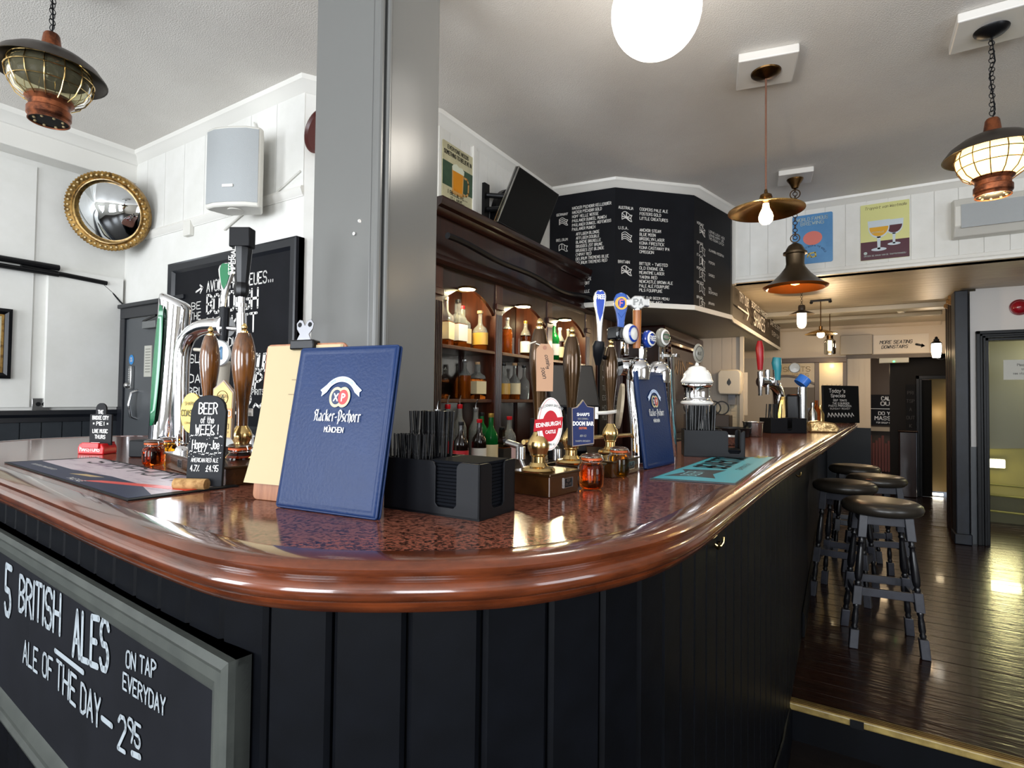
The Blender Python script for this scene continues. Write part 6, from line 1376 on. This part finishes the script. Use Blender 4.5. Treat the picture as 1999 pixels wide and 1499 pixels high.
G().prism(rr(0, .34, 0, .475, .006), 0, .005).build('plate', M('poster_cream', '#d6d58e', .4), p2_, smooth=0, bev=.001)
G().box(.001, .339, .001, .155, .005, .0055).build('maroon_band', M('poster_maroon', '#4a1526', .4), p2_, smooth=0)
def goblet(x, y, s, liq, z):
    n = 14; bowl = [(x+s*.062*math.cos(PI+PI*i/n), y+s*(.155+.075*math.sin(PI+PI*i/n))) for i in range(n+1)]+[(x+s*.066, y+s*.205), (x-s*.066, y+s*.205)]
    G().prism(bowl, z, z+.0004).build('goblet_glass', M('poster_glass', '#c9d4dc', .4), p2_, smooth=0)
    G().prism([(x+s*.056*math.cos(PI+PI*i/n), y+s*(.158+.066*math.sin(PI+PI*i/n))) for i in range(n+1)], z+.0004, z+.0008).build('goblet_beer', liq, p2_, smooth=0)
    G().prism([(x-s*.008, y), (x+s*.008, y), (x+s*.011, y+s*.09), (x-s*.011, y+s*.09)], z, z+.0004).disc((x, y), s*.045, z+.0004, 20, s*.012).build('goblet_stem', M('poster_glass'), p2_, smooth=0)
goblet(.235, .12, 1.0, M('poster_dark_beer', '#4a1220', .4), .0056); goblet(.13, .085, 1.2, M('poster_gold_beer', '#dba21c', .4), .0062)
g = G(); 
for tx, x_, w_ in (('Trappist', .03, .11), ('van', .155, .04), ('Westmalle', .205, .115)): chalk(g, tx, x_, .43-.0*x_, .022, w=w_, sw=.11, slant=.25, z=.006)
g.build('lettering', M('poster_brown', '#5a4a38', .5), p2_, smooth=0)
g = G(); chalk(g, 'ONTDEK DE SMAAK VAN DE TRAPPISTENABDIJ', .025, .03, .011, w=.29, sw=.15, z=.006); chalk(g, 'WESTMALLE', .08, .225, .012, w=.085, sw=.13, z=.0075); g.disc((.035, .06), .013, .006, 12); g.build('small_lettering', M('poster_pale'), p2_, smooth=0)

# ---------------------------------------------------------------- lamps
def chain(g, top, bot, r=.012, w=.0022):
    top, bot = Vector(top), Vector(bot); n = max(2, int((top-bot).length/(r*1.7)))
    for i in range(n):
        c = bot.lerp(top, (i+.5)/n); g.ring(r, w, 10, 4, TR(*c) @ RZ(90*(i % 2)+20) @ RX(90))
def block(x, y, z=ZC, s=.13, h=.04, rz=0, rose=True):
    g = G().box(-s, s, -s, s, -h, 0, TR(x, y, z) @ RZ(rz)); return g
woodwhite = M('white_block', '#dedad4', .4)
def lantern(label, x, y, ztop, lit, grp='copper onion lanterns'):
    """ship's lantern; ztop = height of its top cap"""
    t = thing('onion_lantern', label, 'lamp', (x, y, ztop-.36), 0, grp)
    G().box(-.14, .14, -.14, .14, ZC-ztop+.36-.045, ZC-ztop+.36-.001).build('ceiling_block', woodwhite, t, smooth=0, bev=.006)
    c = ZC-ztop+.36-.045
    G().lathe([(0, c-.035), (.02, c-.03), (.05, c-.02), (.065, c-.006), (.067, c)], 28, cap=False).build('ceiling_rose', blkm, t)
    g = G(); chain(g, (0, 0, c-.03), (0, 0, .375)); g.build('chain', blkm, t)
    G().tube([(0, 0, c-.03), (.012, 0, c-.15), (-.008, 0, (c+.37)/2), (.01, 0, .40), (0, 0, .36)], .003, 6).build('flex', blackplastic, t)
    G().lathe([(0, .362), (.022, .36), (.027, .352), (.034, .30), (.042, .285)], 20, cap=False).build('cap', copper, t)
    G().lathe([(.040, .29), (.075, .283), (.12, .262), (.16, .232), (.186, .196), (.188, .192), (.183, .193), (.155, .226), (.115, .254), (.07, .274), (.04, .28)], 40, cap=False).build('shade', M('lantern_shade', '#4a443f', .35, metal=.7), t)
    gl = G().lathe([(.05, .27), (.095, .25), (.128, .215), (.137, .18), (.130, .145), (.108, .105), (.078, .085)], 36, cap=False)
    if lit: gl.build('glass_globe', M('lit_amber_glass', '#ffcf80', .3, emit=2.2), t, smooth=70)
    else: gl.build('glass_globe', M('smoky_glass', '#c4bd98', .06, trans=.88, ior=1.1), t, smooth=70)
    wm = brass if not lit else brassd
    g = G()
    for i in range(14):
        a = 2*PI*i/14; g.tube([(rr_*math.cos(a), rr_*math.sin(a), z_) for rr_, z_ in ((.06, .268), (.10, .25), (.133, .215), (.142, .18), (.135, .143), (.112, .102), (.080, .078))], .0022, 5)
    for rr_, z_ in ((.133, .217), (.142, .18), (.130, .135)): g.ring(rr_, .0022, 36, 5, TR(0, 0, z_))
    g.build('wire_cage', wm, t)
    G().lathe([(.078, .095), (.080, .085), (.066, .07), (.066, .05), (.072, .045), (.072, .02), (.066, .012), (.068, 0), (.064, 0), (.06, .02), (.06, .08)], 28, cap=False).build('copper_base', copper, t)
    g = G()
    for i in range(8): a = 2*PI*i/8; g.ball((.060*math.cos(a)*.8, .060*math.sin(a)*.8, .003), .006, 6)
    G().lathe([(0, .004), (.064, .004)], 24, cap=False).build('bottom_plate', blk, t); g.build('vent_studs', M('bead_gilt'), t)
    if lit:
        light('lantern_glow', 'POINT', (x, y, ztop-.20), 4, (1, .72, .38), .10); light('lantern_down', 'POINT', (x, y, ztop-.40), 3, (1, .72, .38), .05)
    else: G().tube([(0, 0, .27), (0, 0, .23)], .014, 10).ball((0, 0, .20), .028, 10, 1.3).build('bulb', M('unlit_bulb', '#d8d4c8', .1, trans=.5), t)
    return t
lantern('unlit copper and black onion lantern hanging at the top left', -2.735, .870, 2.79, False)
lantern('glowing copper onion lantern hanging at the top right', .544, 3.288, 2.66, True)
# flat disc pendant
x, y = -.389, 3.121
dp = thing('disc_pendant', 'flat antique brass disc pendant lamp with bare bulb on a brown cord', 'lamp', (x, y, 2.30))
block(0, 0, ZC-2.30, .14, .045, 12).build('ceiling_block', woodwhite, dp, smooth=0, bev=.006)
G().lathe([(0, .74), (.02, .745), (.055, .755), (.072, .768), (.074, .775)], 28, cap=False).build('ceiling_rose', brassd, dp)
G().tube([(0, 0, .745), (0, 0, .13)], .0045, 8).build('cord', M('brown_cord', '#6a4636', .6), dp)
G().lathe([(.006, .155), (.010, .135), (.028, .125), (.032, .11), (.024, .10), (.022, .09)], 20).build('lamp_holder', brassd, dp)
G().lathe([(.02, .098), (.06, .088), (.12, .068), (.18, .044), (.186, .043), (.186, .039), (.18, .040), (.12, .063), (.06, .083), (.02, .092)], 48, cap=False).build('disc_shade', M('antique_brass_disc', '#b09056', .22, metal=1), dp, smooth=50)
G().lathe([(0, -.03), (.02, -.026), (.033, -.010), (.036, .01), (.030, .03), (.018, .055), (.014, .08)], 20, cap=False).build('bulb', bulb, dp)
light('disc_glow', 'POINT', (x, y, 2.30), 9, (1, .78, .48), .04)
# bell pendant
x, y = -.387, 4.774
bp = thing('bell_pendant', 'dark brass bell pendant with copper lined shade hanging on a chain', 'lamp', (x, y, 2.217))
block(0, 0, ZC-2.217, .12, .04, 8).build('ceiling_block', woodwhite, bp, smooth=0, bev=.006)
G().lathe([(.0, .78), (.022, .79), (.035, .82), (.055, .85), (.06, .862)], 24, cap=False).build('ceiling_rose', brassd, bp)
g = G(); chain(g, (0, 0, .79), (0, 0, .39), .016, .003); g.ring(.035, .004, 20, 6, TR(0, 0, .745) @ RX(90)); g.ring(.032, .004, 20, 6, TR(0, 0, .40) @ RX(90)); g.build('chain', brassd, bp)
G().lathe([(0, .365), (.02, .36), (.05, .34), (.066, .31), (.07, .295), (.085, .29), (.085, .275), (.068, .27), (.064, .20), (.07, .175), (.11, .12), (.16, .07), (.215, .03), (.23, .022)], 44, cap=False).build('bell_shade', M('bell_dark_brass', '#5a4c3a', .35, metal=.8), bp, smooth=40)
G().lathe([(.232, .022), (.225, .012), (.205, .004), (.198, .010), (.15, .055), (.10, .10), (.06, .15), (.05, .18), (0, .185)], 44, cap=False).build('copper_lining', M('copper_lining', '#b4662c', .3, metal=.8), bp, smooth=50)
G().lathe([(0, .03), (.03, .04), (.035, .07), (.02, .12)], 16, cap=False).build('bulb', M('warm_bulb', '#ffb860', .3, emit=5), bp)
light('bell_glow', 'POINT', (x, y, 2.26), 7, (1, .66, .34), .04)
# globe
gl = thing('globe_lamp', 'large round opal glass globe lamp at the top of the view', 'lamp', (-.645, 2.06, 2.845))
G().ball((0, 0, 0), .170, 40).build('opal_globe', M('opal_globe', '#fff8ee', .3, emit=2.2), gl, smooth=80)
G().lathe([(.05, .16), (.06, .18), (.05, .20), (.012, .21), (.012, .25), (.06, .262), (.06, .274)], 24).build('gallery', brassd, gl)
light('globe_glow', 'POINT', (-.645, 2.06, 2.62), 10, (1, .93, .82), .15)
# lamps in the low passage
x, y = -.451, 6.289
l5 = thing('well_glass_pendant', 'small enamel shade pendant with glass tube on a chain in the low passage', 'lamp', (x, y, 2.09))
g = G(); chain(g, (0, 0, .37), (0, 0, .235), .010, .002); g.build('chain', blkm, l5)
G().lathe([(0, .24), (.028, .235), (.034, .22), (.034, .185), (.05, .175), (.115, .145), (.118, .140), (.05, .165), (.035, .17)], 28, cap=False).build('shade', M('lantern_shade'), l5)
G().lathe([(.042, .17), (.043, .05), (.036, .02), (.02, .004), (0, 0)], 20, cap=False).build('lit_glass', bulb, l5)
G().ring(.045, .002, 20, 5, TR(0, 0, .09)).build('guard', steel, l5)
light('passage_glow_a', 'POINT', (x, y, 2.04), 11, (1, .70, .38), .05)
x, y = -.308, 6.861
l6 = thing('rod_pendant', 'thin disc pendant with bright bulb on a rod in the low passage', 'lamp', (x, y, 2.05))
G().box(-.10, .10, -.02, .02, .39, .41).ball((-.09, 0, .385), .018, 8).ball((.09, 0, .385), .018, 8).build('ceiling_bar', blkm, l6)
G().tube([(0, 0, .39), (0, 0, .10)], .005, 8).tube([(0, 0, .12), (0, 0, .07)], .018, 12).build('rod', brassd, l6)
G().lathe([(.02, .085), (.10, .06), (.155, .035), (.157, .032), (.10, .054), (.02, .078)], 36, cap=False).build('disc_shade', M('antique_brass_disc'), l6, smooth=50)
G().ball((0, 0, .03), .038, 12).build('bulb', bulb, l6)
light('passage_glow_b', 'POINT', (x, y, 2.0), 11, (1, .72, .42), .05)
l7p = Vector((-0.246, 7.600, 1.925))
l7 = thing('jar_pendant', 'glass jar pendant with glowing tube beyond the rod pendant', 'lamp', l7p)
G().tube([(0, 0, ZL-l7p.z), (0, 0, .20)], .005, 8).tube([(0, 0, .22), (0, 0, .165)], .035, 14).build('rod', brassd, l7)
G().lathe([(.045, .17), (.062, .15), (.062, 0), (.055, -.01)], 24, cap=False).build('glass_jar', glass, l7)
G().tube([(0, 0, .16), (0, 0, .03)], .030, 14).build('bulb', bulb, l7)
light('passage_glow_c', 'POINT', (l7p.x, l7p.y-.02, l7p.z-.05), 11, (1, .76, .48), .05)
def carriage(label, P, s=1.0, out=(-1, 0, 0)):
    t = thing('carriage_lantern', label, 'lamp', P, 0, 'carriage lanterns in the passage')
    k = s
    G().lathe([(0, .27*k), (.014*k, .262*k), (.018*k, .24*k), (.03*k, .232*k), (.028*k, .215*k), (.055*k, .19*k), (.058*k, .18*k)], 6, cap=False).build('roof', blkm, t, smooth=0)
    G().lathe([(.050*k, .18*k), (.056*k, .10*k), (.040*k, .0)], 6).build('lit_panes', bulb2, t, smooth=0)
    g = G()
    for i in range(6): a = PI*i/3; g.tube([(.052*k*math.cos(a), .052*k*math.sin(a), .18*k), (.058*k*math.cos(a), .058*k*math.sin(a), .10*k), (.042*k*math.cos(a), .042*k*math.sin(a), 0)], .0035*k, 5)
    g.build('glazing_bars', blkm, t)
    G().tube([(0, 0, -.01*k), (.05*k, 0, -.03*k), (.12*k, .0, .02*k)], .005*k, 6).build('scroll_bracket', blkm, t)
    light('lantern_glow', 'POINT', (P[0]-.1, P[1], P[2]+.05), 2.5*s, (1, .70, .40), .04)
cp1 = (0.888, 8.774, 1.924)
carriage('glowing carriage lantern on the dark post side by the more seating sign', cp1, 1.0)
carriage('second glowing carriage lantern farther down the passage', (0.753, 12.234, 1.542), 1.0)
cand = thing('candle_bulb', 'small flame-shaped wall light right of the far back sign', 'lamp', (0.602, 13.325, 1.302))
G().lathe([(0, -.05), (.035, -.03), (.045, 0), (.02, .06), (0, .10)], 14, cap=False).build('flame_bulb', M('warm_bulb'), cand)
G().lathe([(.05, -.06), (.02, -.05), (.01, -.09)], 14).build('cup', blkm, cand)
# more seating sign + grey panel
fs = thing('more_seating_sign', 'white sign reading MORE SEATING DOWNSTAIRS over the passage end', 'sign', T=FR((.29, 9.392, 2.04), (1, 0, 0)))
G().box(-.06, .58, 0, .26, 0, .004).build('board', M('sign_offwhite', '#d5cbbd', .5), fs, smooth=0)
g = G(); chalk(g, 'MORE SEATING', .02, .135, .045, w=.37, sw=.16, slant=.2, z=.006); chalk(g, 'DOWNSTAIRS', .04, .07, .042, w=.30, sw=.16, slant=.2, z=.006); stroke(g, [(.44, .115), (.51, .095)], .03, .006); g.poly2([(.50, .125), (.54, .09), (.49, .065)], .006); g.build('lettering', ink, fs, smooth=0)
tag(G().box(-.17, .22, 9.30, 9.395, 2.03, 2.31).build('panel_heater', M('heater_greige', '#a39786', .4), bev=.006), 'plain beige heater panel fixed over the far doorway post', 'heater')
em = thing('emergency_light', 'slim emergency light with green indicator under the far header', 'light', (.47, 9.35, 1.93))
G().box(-.17, .17, -.05, .05, -.03, .04).build('case', M('pale_plate'), em, bev=.006)
G().box(-.01, .01, -.056, -.05, -.02, -.005).build('indicator', M('green_led', '#30ff70', .3, emit=6), em, smooth=0)
sd = thing('smoke_detector', 'round white smoke detector on the low passage ceiling', 'detector', (0.481, 7.976, 2.460))
G().lathe([(0, -.05), (.03, -.048), (.045, -.03), (.06, -.012), (.062, 0)], 24, cap=False).build('body', M('speaker_white'), sd)

# ---------------------------------------------------------------- far half of the bar
t6 = thing('far_font_tower', 'chrome taps on a curved tower, far along the bar', 'beer font', (-0.390, 3.984, 1.140))
o6 = Vector((-0.390, 3.984, 1.140))
def r6(P): return Vector(P)-o6
G().tube(smoothpath([tuple(r6(p)) for p in ((-0.495, 4.763, 1.098), (-0.494, 4.756, 1.321), (-0.507, 4.745, 1.433), (-0.542, 4.663, 1.486), (-0.608, 4.563, 1.496))], 4), .042, 14).build('curved_pipe', chrome, t6, smooth=60)
for k, (a, b) in enumerate(((1484, 752), (1498, 745), (1512, 735))): G().tube([r6(((-0.608, 4.561, 1.573), (-0.561, 4.589, 1.586), (-0.508, 4.622, 1.587))[k]), r6(((-0.608, 4.566, 1.390), (-0.562, 4.594, 1.399), (-0.509, 4.625, 1.470))[k])], [.02, .014], 10).build('tap', chrome, t6, smooth=50)
G().box(-.05, .05, -.05, .05, .0, .30, TR(*r6((-0.397, 4.705, 1.105)))).build('black_tower', blackp, t6, bev=.02)
G().tube([r6((-0.338, 4.742, 1.106)), r6((-0.336, 4.732, 1.460))], .035, 14).build('steel_column', steel, t6, smooth=60)
G().tube([r6((-0.350, 4.724, 1.480)), r6((-0.316, 4.743, 1.527))], .05, 14).build('blue_badge', M('lens_sky', '#3a78d8', .2), t6)
G().lathe([(0, .01), (.035, .008), (.04, 0)], 20, FR(r6((-0.386, 4.698, 1.604)), (1, .2, 0), (0, 0, 1)), cap=False).build('round_badge', M('clear_badge'), t6)
G().tube([r6((-0.458, 4.718, 1.381)), r6((-0.482, 4.710, 1.164))], [.03, .05], 10).build('brass_pipe', brass, t6)
rh = tag(G().tube([(-0.608, 4.560, 1.585), (-0.608, 4.558, 1.671), (-0.611, 4.554, 1.749), (-0.610, 4.552, 1.807)], [.018, .026, .03, .016], 12).build('red_tap_handle', M('handle_red', '#a81824', .3)), 'tall red tap handle far along the bar', 'tap handle')
th_ = tag(G().tube([(-0.499, 4.630, 1.509), (-0.498, 4.628, 1.587), (-0.502, 4.625, 1.641), (-0.498, 4.626, 1.680)], [.024, .03, .036, .03], 12).build('teal_tap_handle', M('handle_teal', '#2f8fa0', .3)), 'chunky teal tap handle beside the red one', 'tap handle')
sb = thing('specials_chalkboard', 'chalked specials blackboard propped at the far end of the bar', 'chalkboard', T=FR((-0.253, 6.161, 1.140), Vector((0.040, 6.467, 1.140))-Vector((-0.253, 6.161, 1.140)), (0, 0.05, 1)))
G().box(0, .435, .001, .37, -.02, 0).build('board', blk, sb, bev=.006)
g = G()
for tx, y, h, w_, x_ in (("Today's", .30, .035, .19, .17), ('Specials', .255, .03, .17, .18), ('SOUP: TOMATO', .215, .018, .16, .20), ('THE Q BURGER', .185, .018, .2, .21), ('PASTA PRIMAVERA', .16, .018, .27, .20), ('SUNDAY ROAST', .135, .014, .24, .2)): chalk(g, tx, x_, y, h, w=w_, sw=.13, al='c', z=.0015)
for i in range(8): stroke(g, [(.05+.04*i, .06), (.06+.04*i, .10), (.08+.04*i, .07)], .006, .0015)
g.build('lettering', chalkm, sb, smooth=0)
for i, (px, hh, m) in enumerate((((-0.278, 4.911, 1.140), .20, steel), ((-0.262, 5.132, 1.140), .22, whisky), ((-0.242, 5.260, 1.140), .18, brass))):
    tag(G().lathe([(.03, 0), (.032, hh*.6), (.012, hh*.8), (.012, hh)], 12, TR(*px)).build('bar_bottle', m), ('steel', 'amber', 'brass')[i]+' topped bottle standing before the specials blackboard', 'bottle')
sn = tag(G().prism([(0, 0), (.17, 0), (.18, .03), (.15, .065), (.05, .08), (0, .07)], -.05, .05, TR(*(-0.269, 4.311, 1.140)) @ RZ(18) @ RX(90)).build('snack_bag', M('gold_foil', '#b99a6a', .25, metal=.7, bump=(25, .6, .01, (1, 1, 1))), bev=.01), 'crumpled gold snack packet lying past the farthest caddy', 'packet')
tag(G().box(-.03, .03, -.06, .06, 0, .06, TR(*(-0.175, 4.399, 1.140))).build('small_dish', blackp, bev=.01), 'little dark dish beside the gold snack packet', 'dish')

# ---------------------------------------------------------------- bar stools
def stool(label, x, y, rz):
    t = thing('bar_stool', label, 'stool', (x, y, .0), rz, 'bar stools along the bar')
    seatm = M('dark_green_vinyl', '#2a2621', .3)
    G().lathe([(0, .795), (.12, .796), (.172, .790), (.193, .775), (.20, .755), (.193, .735), (.175, .722), (0, .722)], 40, cap=False).build('seat', seatm, t, smooth=60)
    fr_ = M('stool_grey_black_paint', '#34353d', .4, mix=('#25262c', 12, (1, 1, 1), .4, .7))
    top, bot = .105, .165
    P = [(-1, -1), (1, -1), (1, 1), (-1, 1)]
    def at_(q, z): k = bot+(top-bot)*z/.72; return Vector((q[0]*k, q[1]*k, z))
    for q in P:
        g = G(); d = (at_(q, .72)-at_(q, 0)).normalized()
        def seg(z0, z1, w): 
            a, b = at_(q, z0), at_(q, z1); v = [(a.x+i*w, a.y+j*w, z0) for j in (-1, 1) for i in (-1, 1)]+[(b.x+i*w, b.y+j*w, z1) for j in (-1, 1) for i in (-1, 1)]
            g.add(v, [(0, 2, 3, 1), (4, 5, 7, 6), (0, 1, 5, 4), (2, 6, 7, 3), (0, 4, 6, 2), (1, 3, 7, 5)])
        seg(.60, .722, .021); seg(.235, .335, .021); seg(.0, .10, .021)
        lg = g.build('leg', fr_, t, smooth=0, bev=.003)
        zz_ = [.335, .35, .36, .37, .40, .47, .54, .56, .57, .58, .60]; rr2 = [.013, .017, .012, .017, .021, .0185, .014, .012, .018, .013, .015]
        z3 = [.10, .115, .125, .14, .18, .21, .222, .235]; r3_ = [.012, .017, .012, .017, .016, .012, .017, .013]
        G().tube([at_(q, z) for z in zz_], rr2, 12).tube([at_(q, z) for z in z3], r3_, 12).build('turned_section', M('stool_gloss_black', '#141417', .25), lg, smooth=50)
    for i in range(4):
        a, b = at_(P[i], .69), at_(P[(i+1) % 4], .69)
        for z, hh in ((.695, .025), (.27 if i % 2 else .305, .022)):
            a, b = at_(P[i], z), at_(P[(i+1) % 4], z); G().box(0, (b-a).length, -hh, hh, -.009, .009, FR(a, b-a)).build('apron' if z > .6 else 'stretcher', fr_, t, smooth=0, bev=.002)
    return t
st = stool('black bar stool with round green-black seat, nearest the camera', .13, 3.80, R(8))
dup(st, (-.06, 4.55, 0), R(-10), 'bar stool pushed closest to the bar front, behind the nearest stool')
dup(st, (.14, 5.06, 0), R(20), 'bar stool just behind and right of the second stool, brown sheen on its seat')
dup(st, (.0, 5.75, 0), R(5), 'farthest bar stool, its seat showing above the others')
